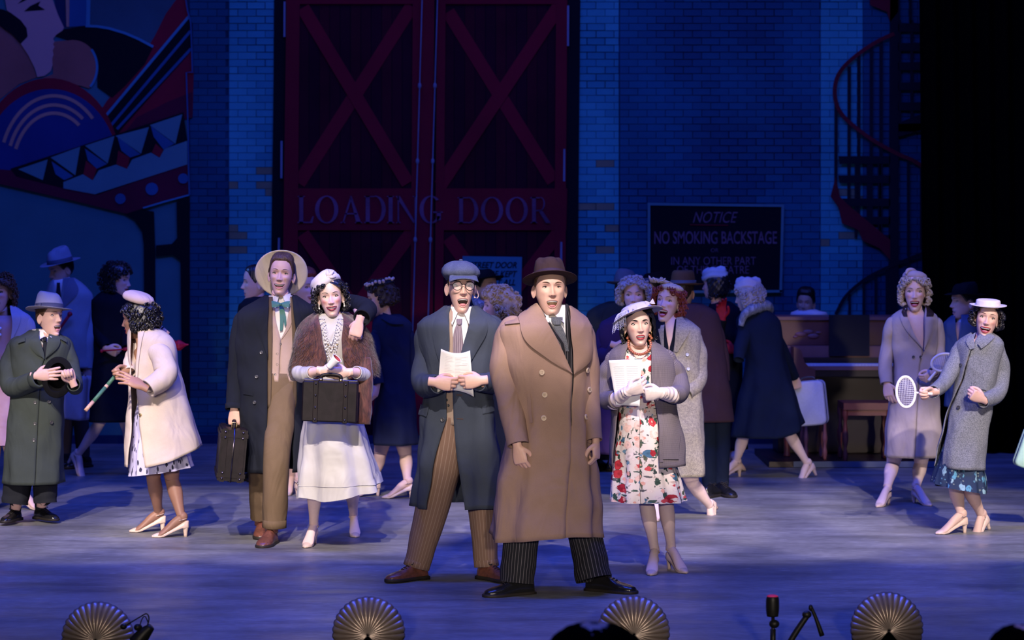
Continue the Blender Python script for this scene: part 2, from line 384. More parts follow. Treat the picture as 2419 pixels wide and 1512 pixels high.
def sleeve(mb, Y0, pts, rad, mat, seg=26, wr=.05, seed=0, lining=None, cuff=None, squash=.92):
    """pts (px, py, dy) from shoulder to wrist, rad in px"""
    P = Wa(pts, Y0); R = np.array(rad, float)*Y0/FPX; r = random.Random(seed); a, b, c = [r.uniform(0, 6) for _ in range(3)]
    mid = .5
    def mod(v, t):
        g = np.exp(-((v-mid)/.22)**2)
        return 1+wr*g*np.sin(26*v+1.6*np.cos(t+a)+b)+wr*.5*np.sin(9*v+2*t+c)+wr*.35*np.sin(41*v+3*np.sin(t))*np.exp(-((v-.85)/.15)**2)
    G = mb.tube(P, R, mat, seg=seg, n=44, cap=(1, 0), mod=mod)
    e, d = G[-1], G[-1].mean(0)-G[-3].mean(0); d /= np.linalg.norm(d); cc = e.mean(0)
    mb.grid(np.stack([e, cc+(e-cc)*.93+d*.003, cc+(e-cc)*.86, cc+(e-cc)*.8-d*.05]), lining or mat, cu=True, cap1=True)
    if cuff:
        mb.grid(np.stack([cc+(e-cc)*1.05+d*.004, cc+(e-cc)*1.09+d*.001, cc+(e-cc)*1.10-d*cuff, cc+(e-cc)*.98-d*(cuff+.003)]), mat, cu=True)
    return G
# ---------------------------------------------------------------- materials for people
SK = {'fair': M('skin_fair', (.70, .44, .355), .5, 'skin', spec=.35), 'pale': M('skin_pale', (.75, .51, .43), .48, 'skin', spec=.35),
      'tan': M('skin_tan', (.54, .33, .24), .5, 'skin', spec=.35), 'brown': M('skin_brown', (.34, .18, .115), .45, 'skin', spec=.4)}
TIGHTS = {'fair': M('stocking_fair', (.66, .45, .37), .55, var=.02), 'pale': M('stocking_pale', (.72, .54, .50), .55, var=.02), 'brown': M('stocking_brown', (.27, .14, .10), .5, var=.02)}
MOUTH = M('mouth_inside', (.10, .012, .015), .5, var=0); TEETH = M('teeth', (.85, .82, .78), .3, var=0); TONGUE = M('tongue', (.62, .22, .24), .45, var=0)
EYEW = M('eye_white', (.56, .50, .48), .3, var=0); IRIS = M('iris', (.035, .028, .025), .2, var=0); PUPIL = M('pupil', (.004, .004, .004), .1, var=0); LASH = M('lash', (.012, .009, .008), .6, var=0)
LIPM = M('lips_natural', (.60, .30, .27), .45, var=0); LIPR = M('lips_red', (.34, .035, .05), .35, var=0); LIPD = M('lips_dark_red', (.20, .02, .035), .35, var=0)
def hairmat(n, c, c2): return M(n, c, .42, 'fur', spec=.45, c2=c2, bump=.5)
H_BLACK = M('hair_black', (.012, .011, .014), .32, spec=.55, c2=(.004, .004, .006), scale=90, bump=.5); H_DKBR = M('hair_dark_brown', (.045, .026, .018), .42, c2=(.015, .009, .007), scale=90, bump=.5)
H_BROWN = M('hair_brown', (.11, .062, .036), .45, c2=(.05, .026, .015), scale=90, bump=.5); H_AUB = M('hair_auburn', (.27, .055, .028), .42, c2=(.12, .02, .012), scale=70, bump=.5)
H_BLOND = M('hair_blond', (.62, .46, .27), .45, c2=(.40, .27, .14), scale=70, bump=.5); H_GREY = M('hair_ash_blond', (.48, .44, .42), .45, c2=(.26, .22, .22), scale=70, bump=.5)

# ring keys of the head: z front, z back, y front, y back, half width
HK = np.array([(.122, .122, .006, .014, .004), (.1195, .1195, -.028, .046, .030), (.108, .108, -.058, .076, .052), (.086, .086, -.079, .094, .067), (.058, .058, -.089, .103, .0745),
               (.030, .030, -.0925, .105, .0765), (0, 0, -.0885, .103, .0755), (-.030, -.022, -.0875, .095, .0725), (-.055, -.038, -.0865, .083, .0675), (-.075, -.050, -.0845, .071, .0615),
               (-.095, -.060, -.080, .062, .0535), (-.109, -.067, -.0735, .057, .0440), (-.1165, -.073, -.060, .055, .0400), (-.1165, -.079, -.040, .054, .0455),
               (-.124, -.088, -.024, .056, .0500), (-.160, -.125, -.018, .060, .0515), (-.225, -.185, -.016, .068, .058), (-.28, -.24, -.03, .075, .078)])
def head_rings(n, opn=0, wide=1, jaw=1, infl=0):
    K = HK.copy()
    for i in (8, 9, 10, 11, 12, 13): K[i, 0] -= opn*.024*(0, .15, .65, 1, 1, 1)[i-8]
    K[13, 0] -= 0; K[14, 0] -= opn*.016
    K[:13, 4] *= wide; K[8:13, 4] *= jaw
    D = cr(np.vstack([K[:1], K]), 401)[24:]; 
    w = 1+1.3*np.exp(-((D[:, 0]+.03)/.07)**2)*(np.arange(len(D)) < 300); cum = np.cumsum(w); cum = (cum-cum[0])/(cum[-1]-cum[0])
    return D[np.interp(np.linspace(0, 1, n), cum, np.arange(len(D))).round().astype(int)]
def head_surface(n, m, opn=0, wide=1, jaw=1, fem=0, smile=0):
    D = head_rings(n, opn, wide, jaw); u = np.linspace(-pi, pi, m, endpoint=False); t = u-.42*np.sin(u)
    zf, zb, yf, yb, w = [D[:, i:i+1] for i in range(5)]
    k = (1-np.cos(t))/2; k = k*k*(3-2*k); z = zf*(1-k)+zb*k
    front = np.cos(t) > 0
    low = sm(-.04, -.11, zf)*(np.arange(n)[:, None] < n*.80)
    ex = np.where(front, 2/(2.25-.45*low), 2/2.15)
    x = w*sgnp(np.sin(t), np.where(front, 2/(2.2-.25*low), .95)); y = np.where(front, yf, yb)*np.abs(np.cos(t))**ex
    y = y+np.where(front, 0, 0)
    P = np.stack([x, y, z+0*x], -1); fr = np.clip(np.cos(t), 0, 1)[None][0]**.5+0*z
    def g(x0, z0, sx, sz): return np.exp(-((P[..., 0]-x0)/sx)**2-((P[..., 2]-z0)/sz)**2)
    def gg(x0, z0, sx, sz): return g(x0, z0, sx, sz)+g(-x0, z0, sx, sz)
    X, Z = P[..., 0], P[..., 2]; valid = (np.arange(n)[:, None] < n*.82)
    zt = -.036
    ridge = np.exp(-(X/(.0068+.006*sm(.01, zt, Z)))**2)*(sm(.028, zt-.002, Z)**1.25)*sm(zt-.017, zt-.004, Z)
    d = ridge*(.0225-.003*fem)+np.exp(-(X/.0075)**2-((Z-zt)/.008)**2)*.004
    d += gg(.0125, zt-.003, .0058, .0065)*.0085
    d -= gg(.0305, .001, .0165, .0125)*.0105; d -= gg(.015, .004, .007, .010)*.004
    d += gg(.030, .021, .020, .0075)*(.0045-.0025*fem)
    d += gg(.043, -.026-.0, .017, .014)*(.005+.003*smile); d -= gg(.047, -.062, .014, .022)*.0035
    zm = -.0695-.008*opn
    d += np.exp(-(X/.026)**2-((Z-zm)/.018)**2)*.0055
    d -= np.exp(-(X/.02)**2-((Z-(zm-.020-.014*opn))/.006)**2)*.003
    d += np.exp(-(X/.018)**2-((Z-(-.104-.022*opn))/.012)**2)*(.0075-.002*fem)
    d -= gg(.027+.006*smile, -.05, .0045, .014)*.0022*(.4+smile)
    d -= gg(.068, .035, .012, .02)*.003
    P[..., 1] -= d*fr*valid
    return P, t
class Head:
    def __init__(h, p, mb, px, py, dy=0, yaw=0, pitch=0, roll=0, s=1.0, skin='fair', opn=0, smile=0, fem=0, lips=None, blush=0, brow=H_DKBR, eye=1, wide=.91, jaw=1, hi=True, iris=IRIS, mw=.0245, browt=1, look=0):
        h.p = p; skm = SK[skin]; h.hi = hi
        h.M = Matrix.Translation(W(px, py, p.Y+dy)) @ Matrix.Rotation(radians(yaw), 4, 'Z') @ Matrix.Rotation(radians(pitch), 4, 'X') @ Matrix.Rotation(radians(roll), 4, 'Y') @ Matrix.Scale(s, 4)
        # head centre given at eye height; the middle of the skull is the frame's origin
        h.tf = tfm(h.M); h.a = dict(opn=opn, wide=wide, jaw=jaw)
        n, m = (124, 132) if hi else (76, 84)
        P, t = head_surface(n, m, opn, wide, jaw, fem, smile)
        F = [[i*m+j, i*m+(j+1) % m, (i+1)*m+(j+1) % m, (i+1)*m+j] for i in range(n-1) for j in range(m)]
        bv = BVHTree.FromPolygons([tuple(v) for v in P.reshape(-1, 3)], F)
        def fr(x, z):
            r = bv.ray_cast(Vector((x, -.4, z)), Vector((0, 1, 0))); return r[0].y if r[0] is not None else -.05
        h.fr = fr; h.bv = bv
        zc = -.0695-.008*opn+.002; hu = .0015+.009*opn; hl = .0015+.026*opn; wm = mw+.007*smile+.002*min(opn, 1); lift = .007*smile
        def zu(x): q = np.clip(1-(x/wm)**2, 0, 1); return zc+hu*q**.55+lift*(x/wm)**2
        def zl(x): q = np.clip(1-(x/wm)**2, 0, 1); return zc-hl*q**(.62)+lift*(x/wm)**2
        X, Z = P[..., 0], P[..., 2]; ins = (np.abs(X) < wm*.97) & (Z < zu(X)) & (Z > zl(X)) & (P[..., 1] < -.04)
        if opn < .06: ins[:] = False
        P2 = P.copy(); ed = np.minimum(zu(X)-Z, Z-zl(X)); P2[..., 1] += np.where(ins, .008+.03*np.clip(ed/.006, 0, 1), 0)
        idx = np.roll(ins, -1, 1); fm = (ins[:-1] & ins[1:] & idx[:-1] & idx[1:])
        bl = blush*np.exp(-((np.abs(X)-.045)/.016)**2-((Z+.03)/.016)**2)*(P[..., 1] < -.02)
        bl = bl+.35*np.exp(-(X/.012)**2-((Z+.036)/.012)**2)*(P[..., 1] < -.08)*min(1, blush+.3)
        mb.grid(h.tf(P2), skm, cu=True, cap0=True, cap1=True, A=bl, fmat=[(fm, MOUTH)])
        # lips
        lm = lips or LIPM; k = 36; a = np.linspace(0, 2*pi, k, endpoint=False); xs = wm*np.cos(a)
        zs = np.where(np.sin(a) >= 0, zu(xs), zl(xs)); ys = np.array([fr(x, z) for x, z in zip(xs, zs)])
        fat = .0018+.0021*np.abs(np.sin(a))*(1+.25*(np.sin(a) < 0))*(1.0 if lips else .75)
        cen = np.stack([xs, ys+.0005, zs+np.sign(np.sin(a))*fat*.55], -1)
        G = []
        for b in np.linspace(0, 2*pi, 8, endpoint=False):
            G.append(cen+np.stack([np.cos(a)*fat*.35*np.cos(b), -fat*.75*np.sin(b), np.sign(np.sin(a)+1e-6)*fat*np.cos(b)*np.maximum(.3, np.abs(np.sin(a))**.5)], -1))
        G.append(G[0]); mb.grid(h.tf(np.array(G)), lm, cu=True)
        if opn >= .06:
            x = np.linspace(-.86*wm, .86*wm, 15); top = zu(x)+.001; hh = np.minimum(.0085, (zu(x)-zl(x))*(.42 if opn > .5 else .62)); yb = np.array([fr(q, zc+.004) for q in x])+.005
            mb.grid(h.tf(np.stack([np.stack([x, yb, top], -1), np.stack([x, yb-.001, top-hh], -1), np.stack([x, yb+.004, top-hh-.0003], -1)])), TEETH)
            if opn > .3: mb.ball((0, fr(0, zc)+.016, zc-hl*.70), (wm*.62, .014, hl*.30), TONGUE, 12, 8, h.tf)
        # nostrils
        for sx in (-1, 1): mb.ball((sx*.0062, fr(sx*.0062, -.0405)+.0008, -.0415), (.0030, .003, .0018), M('nostril', (.12, .03, .03), .7, var=0), 8, 5, h.tf)
        # eyes
        ew, eh = .0158, .0064*eye
        for sx in (-1, 1):
            ex, ez = sx*.0310, .001; y0 = fr(ex, ez)-.0012; R = .020
            aa = np.linspace(0, 2*pi, 20, endpoint=False)
            def lid(c): # outline of the almond
                xx = ew*np.cos(c); q = np.clip(1-(xx/ew)**2, 0, 1); return xx, np.where(np.sin(c) >= 0, eh*1.1*q**.7, -eh*.8*q**.8)
            lx, lz = lid(aa); rows = []
            for r in (0.02, .5, 1.0):
                x2, z2 = lx*r, lz*r; rows.append(np.stack([ex+x2, y0+R-np.sqrt(R*R-x2**2-z2**2), ez+z2], -1))
            mb.grid(h.tf(np.array(rows)), EYEW, cu=True, cap0=True)
            for rr, mt, dd in ((.0070, iris, .0004), (.0034, PUPIL, .0008)):
                x2 = rr*np.cos(aa)+look*.005; z2 = rr*np.sin(aa); q = np.clip(1-(x2/ew)**2, 0, 1); z2 = np.clip(z2, -eh*.8*q**.8, eh*1.1*q**.7)
                rows = [np.stack([ex+look*.005+(x2-look*.005)*r, y0-dd+R-np.sqrt(R*R-x2**2-z2**2), ez+z2*r], -1) for r in (.05, 1)]
                mb.grid(h.tf(np.array(rows)), mt, cu=True, cap0=True)
            c = np.linspace(0, pi, 14); ux, uz = lid(c); yy = y0+R-np.sqrt(R*R-ux**2-uz**2)
            mb.tube(h.tf(np.stack([ex+ux, yy-.0002, ez+uz+.0009], -1)), .0020*s, skm, 6)
            mb.tube(h.tf(np.stack([ex+ux*1.04, yy-.0017, ez+uz+.0002], -1)), (.0025 if fem else .0019)*s, LASH, 5)
            c = np.linspace(-pi, 0, 10); ux, uz = lid(c); yy = y0+R-np.sqrt(R*R-ux**2-uz**2)
            mb.tube(h.tf(np.stack([ex+ux, yy-.0003, ez+uz-.0008], -1)), .0014*s, skm, 6)
            if fem: mb.tube(h.tf(np.stack([ex+ux, yy-.0013, ez+uz], -1)), .0006*s, LASH, 4)
            # eyebrow
            bx = np.linspace(.014, .049, 9); bz = .0175+.0055*np.sin(np.linspace(.15, 2.6, 9))+.003*smile+.002*opn; th = np.array([.7, 1.1, 1.3, 1.3, 1.2, 1.0, .8, .55, .25])*.0019*browt
            pp = np.array([(sx*x, fr(sx*x, z)-.0004, z) for x, z in zip(bx, bz)])
            mb.tube(h.tf(pp), [(.0013*s, a_*s) for a_ in th], brow, 6, n=18, ref=np.array(h.M.to_3x3() @ Vector((0, -1, 0))))
            # ear
            ear = lambda Q, sx=sx: h.tf((lambda q: np.stack([sx*(.0735*wide+.001)+q[..., 0]*cos(.35)*1+sx*(q[..., 1]+.012)*sin(.62), .012+q[..., 1]*cos(.62)-.18*q[..., 2], -.020+q[..., 2]], -1))(Q))
            ph = np.linspace(.05, pi-.05, 14); th2 = np.linspace(0, 2*pi, 18, endpoint=False)
            Q = np.stack([np.sin(ph)[:, None]*np.cos(th2)*.008, np.sin(ph)[:, None]*np.sin(th2)*.0185, np.cos(ph)[:, None]*.032+0*th2], -1)
            Q[..., 1] *= 1-.25*sm(.0, -.03, Q[..., 2]); rim = np.exp(-((Q[..., 1]/.011)**2+((Q[..., 2]-.004)/.021)**2)*1.1); Q[..., 0] -= sx*rim*.010*(np.sign(Q[..., 0])*sx > 0)
            mb.grid(ear(Q), skm, cu=True, cap0=True, cap1=True)
    # ---- hair
    def cap_hair(h, parent, mat, th=.010, hl=.074, side=.0, nape=-.07, top=.012, name='hair', rough=.002, build=True, mb=None):
        m = 96; P, t = head_surface(90, m, **h.a); T = np.abs(t)[None]+0*P[..., 0]; Z = P[..., 2]
        xp = np.radians([0, 30, 48, 62, 74, 84, 100, 115, 140, 180]); zp = [hl, hl-.002, hl-.014, .040, .016, side-.006, .016, -.018, nape+.014, nape]
        hz = np.interp(T, xp, zp); rs = random.Random(7); k = sm(hz-.003, hz+.006, Z)
        N = P-np.array([0, .006, np.float64(.0)]); N[..., 2] = np.where(Z > 0, Z*.9, 0); N /= np.linalg.norm(N, axis=-1)[..., None]
        w = th+top*sm(.05, .11, Z)+rough*(np.sin(23*T*2+40*Z)+np.sin(61*P[..., 1]*6+50*P[..., 0]))
        Q = P+N*(w*k-.005*(1-k))[..., None]
        mb = mb or MB(); n0 = 70; mb.grid(h.tf(Q[:n0]), mat, cu=True, cap0=True)
        return mb.build(name, parent) if build else mb
    def bob(h, parent, mat, w=.100, bot=-.09, gap=(30, 56, 68), top=.132, name='hair', ncurl=260, kind='bob', seed=0, cr_=(.0120, .0036), back=.125, cap=True, front=.075, zlim=None):
        """volume of hair round the head with a face opening, then curls set on it"""
        mb = MB(); r = random.Random(seed)
        K = np.array([(top, .004, .004, .01), (top-.006, .045, .045, .062), (top-.03, .078, .076, .10), (.06, w*.93, front+.022, back*.95), (.02, w, front*.72, back), (-.03, w*1.02, front*.5, back*.98), (bot*.75, w*.98, front*.3, back*.86), (bot, w*.86, front*.15, back*.66), (bot-.006, w*.6, 0.0, back*.4)])
        Dk = cr(K, 44)
        m = 72; u = np.linspace(0, 1, m)
        def gapz(z): return np.radians(np.interp(z, [bot, -.03, .03, .058, .080, .086], [gap[2], gap[2]-4, gap[1], gap[0], gap[0]*.4, 0]))
        def S(t, i, off=0):
            z, ww, yf, yb = Dk[i]; z = z+0*t; x = (ww+off)*np.sin(t); y = np.where(np.cos(t) > 0, -(yf+off), yb+off)*np.abs(np.cos(t)); return np.stack([x, y, z+off*.3*(z > .09)], -1)
        rows = []
        for i in range(len(Dk)):
            g0 = gapz(Dk[i][0]); t = g0+u*(2*pi-2*g0); q = S(t, i); rows.append(q+np.stack([.003*np.sin(17*t+i*.9), .003*np.cos(13*t-i), 0*t], -1))
        if cap: mb.grid(h.tf(np.array(rows)), mat)
        zi = Dk[:, 0]; lo = 2
        for c in range(ncurl):
            i = r.randint(lo, len(Dk)-3)
            if zlim and not (zlim[0] < zi[i] < zlim[1]): continue
            g0 = float(gapz(zi[i])); t = g0+r.random()*(2*pi-2*g0)
            if r.random() < .25: t = g0+.12*r.random() if r.random() < .5 else 2*pi-g0-.12*r.random()
            c0 = S(np.array(t), i, .004)
            nrm = np.array([sin(t), -cos(t), .15 if zi[i] < .07 else .8]); nrm /= np.linalg.norm(nrm)
            R, rt = cr_[0]*r.uniform(.75, 1.2), cr_[1]*r.uniform(.8, 1.2); k = 26
            if kind == 'ringlet' : R, rt = 0, 0; ax = np.array([r.uniform(-.3, .3), r.uniform(-.3, .3), -1.]); ln = r.uniform(.035, .06); turns = 2.2; R, rt = .0050, .0066
            elif kind == 'wave': ax = np.array([cos(t)*r.choice((-1, 1)), sin(t), r.uniform(-.9, .1)]); ln = r.uniform(.02, .04); turns = 1.3
            else: ax = np.array([r.uniform(-1, 1), r.uniform(-1, 1), r.uniform(-1, .6)]); ln = r.uniform(.008, .022); turns = 1.8
            ax /= np.linalg.norm(ax); a1 = np.cross(ax, nrm); a1 /= np.linalg.norm(a1)+1e-6; a2 = np.cross(ax, a1)
            s_ = np.linspace(0, 1, k); an = s_*2*pi*turns+r.uniform(0, 6)
            env = (np.sin(np.pi*np.clip(s_*.9+.08, 0, 1))**.5)[:, None]
            pth = c0+nrm*.002+ax*(s_[:, None]-.35)*ln+(a1*np.cos(an)[:, None]+a2*np.sin(an)[:, None])*R*env
            mb.tube(h.tf(pth), rt, mat, 5, n=k)
        return mb.build(name, parent)
    def earrings(h, parent, mat, kind='drop'):
        for sx in (-1, 1):
            mb = MB()
            if kind == 'drop':
                for k, (dz, r) in enumerate(((0, .004), (-.009, .0035), (-.017, .004), (-.027, .0062))): mb.ball((sx*.078, .006, -.042+dz), r, mat, 10, 6, h.tf)
            else:
                a = np.linspace(0, 2*pi, 18); mb.tube(h.tf(np.stack([sx*.079+0*a, .006+.009*np.sin(a), -.056+.012*np.cos(a)], -1)), .0016, mat, 6)
            mb.build('earring', parent)

def hatframe(h, z=.062, y=.004, tx=0, ty=0, x=0, s=1, rz=0):
    return tfm(h.M @ Matrix.Translation((x, y, z)) @ Matrix.Rotation(radians(rz), 4, 'Z') @ Matrix.Rotation(radians(tx), 4, 'X') @ Matrix.Rotation(radians(ty), 4, 'Y') @ Matrix.Scale(s, 4))
def felt_hat(tf, parent, mat, band=None, a=.084, b=.102, hgt=.115, brim=.058, front=-.012, back=.012, side=.010, dent=.022, pinch=.25, name='fedora', topw=.76, flat=False, bandh=.032):
    mb = MB(); t = np.linspace(-pi, pi, 72, endpoint=False)
    def ring(k, z, off=0): return np.stack([(a*k+off)*np.sin(t), -(b*k+off)*np.cos(t), z+0*t], -1)
    br = []
    for r in (0, .2, .45, .7, .88, 1.0):
        z = (front*sm(.2, 1, np.cos(t))+back*sm(.2, 1, -np.cos(t))+side*np.abs(np.sin(t))**2)*r**1.6
        br.append(ring(1, z, brim*r))
    br = np.array(br); up = br+np.array([0, 0, .0025]); mb.grid(tf(np.concatenate([br, up[::-1]])), mat, cu=True)
    cr_ = []; zs = np.array([0, .15, .35, .55, .72, .86, .95, 1.0])
    for q in zs:
        k = 1-(1-topw)*q**2.2
        if q > .9: k *= (1, .93)[int(q >= .95)] if q < 1 else .84
        R = ring(k, hgt*q)
        if not flat:
            R[:, 2] += -.012*sm(.5, 1, q)*(np.cos(t))*1.0*q
            fm = sm(.2, .9, np.cos(t))*sm(.35, .95, q); ss = np.exp(-((np.abs(t)-.75)/.42)**2)*sm(.35, .95, q)
            R[:, 1] += ss*.016*pinch*4; R[:, 0] *= 1-ss*pinch
        cr_.append(R)
    last = cr_[-1]; c = last.mean(0)
    for k in (.85, .6, .3, .05):
        R = c+(last-c)*k; R[:, 2] -= dent*(1-k**2)*(np.exp(-(R[:, 0]/(.030))**2) if not flat else .3); cr_.append(R)
    mb.grid(tf(np.array(cr_)), mat, cu=True, cap1=True)
    o = mb.build(name, parent)
    if band:
        mb = MB(); rows = []
        for q in (0.02, 1, 1): 
            z = .003+bandh*q; k = 1-(1-topw)*(z/hgt)**2.2; rows.append(ring(k, z, .0022))
        rows[-1] = rows[-1]-(rows[-1]-rows[-1].mean(0))*.02; mb.grid(tf(np.array(rows)), band, cu=True)
        w = [(-a-.004, y, .005+bandh*.5) for y in (-.02, .02)]; mb.box((-a-.003, .0, .004+bandh*.5), (.006, .045, bandh*.8), band, tf)
        mb.build('hat_band', o)
    return o

# ---------------------------------------------------------------- hands
_hands = {}
def hand_mesh(pose):
    if pose in _hands: return _hands[pose]
    cu = {'relaxed': ((18, 25, 15), (25, 30, 20), (30, 35, 22), (36, 38, 25), .45), 'grip': ((62, 75, 50), (68, 80, 50), (72, 82, 50), (76, 82, 50), .75),
          'hold': ((35, 70, 30), (42, 72, 32), (48, 74, 35), (52, 76, 36), .7), 'flat': ((4, 8, 6), (6, 10, 6), (8, 12, 8), (10, 14, 8), .25), 'curl': ((40, 45, 30), (46, 48, 30), (52, 50, 30), (56, 50, 32), .6)}[pose]
    mb = MB(); sk = SK['fair']
    D = [(-.035, .027, .021), (0, .027, .020), (.02, .034, .019), (.055, .0415, .0165), (.085, .041, .0145), (.096, .037, .011)]
    mb.tube([(x, .001, 0) for x, _, _ in D], [(a, b) for _, a, b in D], sk, 16, n=22, ref=(0, 1, 0))
    ln = [(.044, .026, .021), (.049, .029, .022), (.045, .027, .021), (.035, .021, .019)]
    for i in range(4):
        y = (.029, .010, -.010, -.028)[i]; p = np.array([.083-(.0, -.003, .0, .006)[i], y, .001]); ang = 0; sp = radians((7, 2, -3, -9)[i]); pts = [p-np.array([.02, 0, 0])*1, p]; a = 0
        for j in range(3):
            a += radians(cu[i][j]); d = np.array([cos(a)*cos(sp), cos(a)*sin(sp), -sin(a)]); p = p+d*ln[i][j]; pts.append(p)
        r0 = (.0102, .0104, .0100, .0090)[i]; mb.tube(np.array(pts), [r0*.85, r0, r0*1.0, r0*.95, r0*.82], sk, 10, n=20)
        mb.ball(pts[-1], r0*.84, sk, 8, 6)
    k = cu[4]; p = np.array([.022, .026, -.004]); pts = [p-np.array([.012, .012, 0]), p]; d1 = np.array([.62, .74-.35*k, -.35-.4*k]); d2 = np.array([.85, .35-.45*k, -.3-.35*k]); d3 = np.array([.95, .1-.55*k, -.2-.3*k])
    for d, l in ((d1, .036), (d2, .029), (d3, .023)): p = p+d/np.linalg.norm(d)*l; pts.append(p)
    mb.tube(np.array(pts), [.014, .0155, .0130, .0118, .0098], sk, 10, n=20); mb.ball(pts[-1], .0098, sk, 8, 6)
    o = mb.build('h'); V, F = remesh(o, .0031, 3); _hands[pose] = (V, F); return V, F
def nrm(v): v = np.asarray(v, float); return v/(np.linalg.norm(v)+1e-9)
def hand(mb, at, d, thumb, side='R', pose='relaxed', s=1.0, mat=None):
    V, F = hand_mesh(pose); x = nrm(d); y = np.asarray(thumb, float); y = nrm(y-x*np.dot(x, y)); 
    V = V.copy(); 
    if side == 'L': V[:, 1] *= -1; F = F[:, [0, 3, 2, 1]] if (F[:, 3] >= 0).all() else F; y = -y
    z = np.cross(x, y); mb.raw(at+s*(V[:, :1]*x+V[:, 1:2]*y+V[:, 2:3]*z), F, mat)

# ---------------------------------------------------------------- shoes and legs
LEATHER_BEIGE = M('shoe_beige', (.66, .50, .42), .38, var=.05); LEATHER_BLACK = M('shoe_black', (.012, .012, .014), .22, var=.1, spec=.6); LEATHER_TAN = M('shoe_brown', (.17, .062, .042), .3, var=.2, spec=.5)
SOLE = M('shoe_sole', (.02, .016, .014), .6, var=0)
def footpos(p, px, py, heel, dz=0):
    za = heel+.082+dz; Y = (CAMH-za)*FPX/(py-HY); return np.array([(px-HX)*Y/FPX, Y, za])
def pump(p, body, ank, yaw, heel=.062, pitch=0, mat=None, skin=None, strap='t', s=.92, roll=0):
    """ank: ankle point; body: mesh builder that gets the bare foot; pitch > 0 lifts the heel"""
    mat = mat or LEATHER_BEIGE; a = radians(yaw); za = heel+.082
    Mx = Matrix.Translation(ank) @ Matrix.Rotation(a, 4, 'Z') @ Matrix.Rotation(radians(pitch), 4, 'X') @ Matrix.Rotation(radians(roll), 4, 'Y') @ Matrix.Scale(s, 4) @ Matrix.Translation((0, .0, -za))
    tf = tfm(Mx)      # local: toe toward -y
    f = np.array([(-.0, .03, .045, heel+.078), (-.0, -.01, .045, heel+.062), (0, -.05, .040, heel*.85+.046), (0, -.09, .040, heel*.5+.034), (0, -.135, .040, heel*.12+.024), (0, -.175, .030, .014)])
    body.ball(np.array([0, .012, heel+.078]), (.0305, .034, .034), skin, 14, 10, tf)
    body.tube(tf(f[:, [0, 1, 3]]-np.array([0, 0, .004])), [(.020, .024), (.024, .030), (.027, .028), (.031, .022), (.036, .017), (.024, .009)], skin, 14, n=26, ref=np.array(Mx.to_3x3() @ Vector((1, 0, 0))))
    y = np.array([.052, .048, .03, 0, -.04, -.08, -.115, -.15, -.18, -.198, -.203]); y = cr(y, 34)[:, 0]
    zs = np.interp(-y, [-.052, 0, .06, .115, .15, .203], [heel+.004, heel, heel*.62, .012, .004, .006])
    w = np.interp(-y, [-.052, -.046, -.02, .03, .08, .12, .16, .19, .203], [.008, .020, .027, .0255, .031, .037, .033, .021, .006])
    tp = np.interp(-y, [-.052, -.03, 0, .04, .08, .11, .14, .17, .203], [.045, .050, .034, .024, .022, .030, .034, .026, .010])
    th = np.linspace(0, 2*pi, 20, endpoint=False)
    P = np.stack([w[:, None]*sgnp(np.cos(th), .8)[None], y[:, None]+0*th[None], zs[:, None]+np.where(np.sin(th) > 0, tp[:, None]*sgnp(np.sin(th), .75)[None], .004*np.sin(th)[None])], -1)
    mb = MB(); mb.grid(tf(P), mat, cu=True, cap0=True, cap1=True)
    hz = np.linspace(0, 1, 6)[:, None]; th = np.linspace(0, 2*pi, 12, endpoint=False)[None]; k = .021-.011*hz**.7*1+.002*(hz == 1)
    Pq = np.stack([k*np.cos(th), .030+k*np.sin(th)*1.05, (heel+.006)*(1-hz)+0*th], -1); mb.grid(tf(Pq), mat, cu=True, cap0=True, cap1=True)
    if strap:
        aa = np.linspace(0, 2*pi, 20); mb.tube(tf(np.stack([.030*np.cos(aa), .004+.036*np.sin(aa), heel+.058+.010*np.sin(aa)], -1)), (.0042, .0022), mat, 6, n=30)
        if strap == 't': mb.tube(tf(np.array([(0, -.030, heel+.052), (0, -.058, heel*.8+.044), (0, -.10, heel*.35+.040)])), (.0022, .0055), mat, 8, ref=(0, 0, 1))
        mb.ball(np.array([.030, -.004, heel+.058]), .005, M('buckle', (.6, .55, .5), .25, metal=1, var=0), 8, 5, tf)
    o = mb.build('shoe', p.root); return o
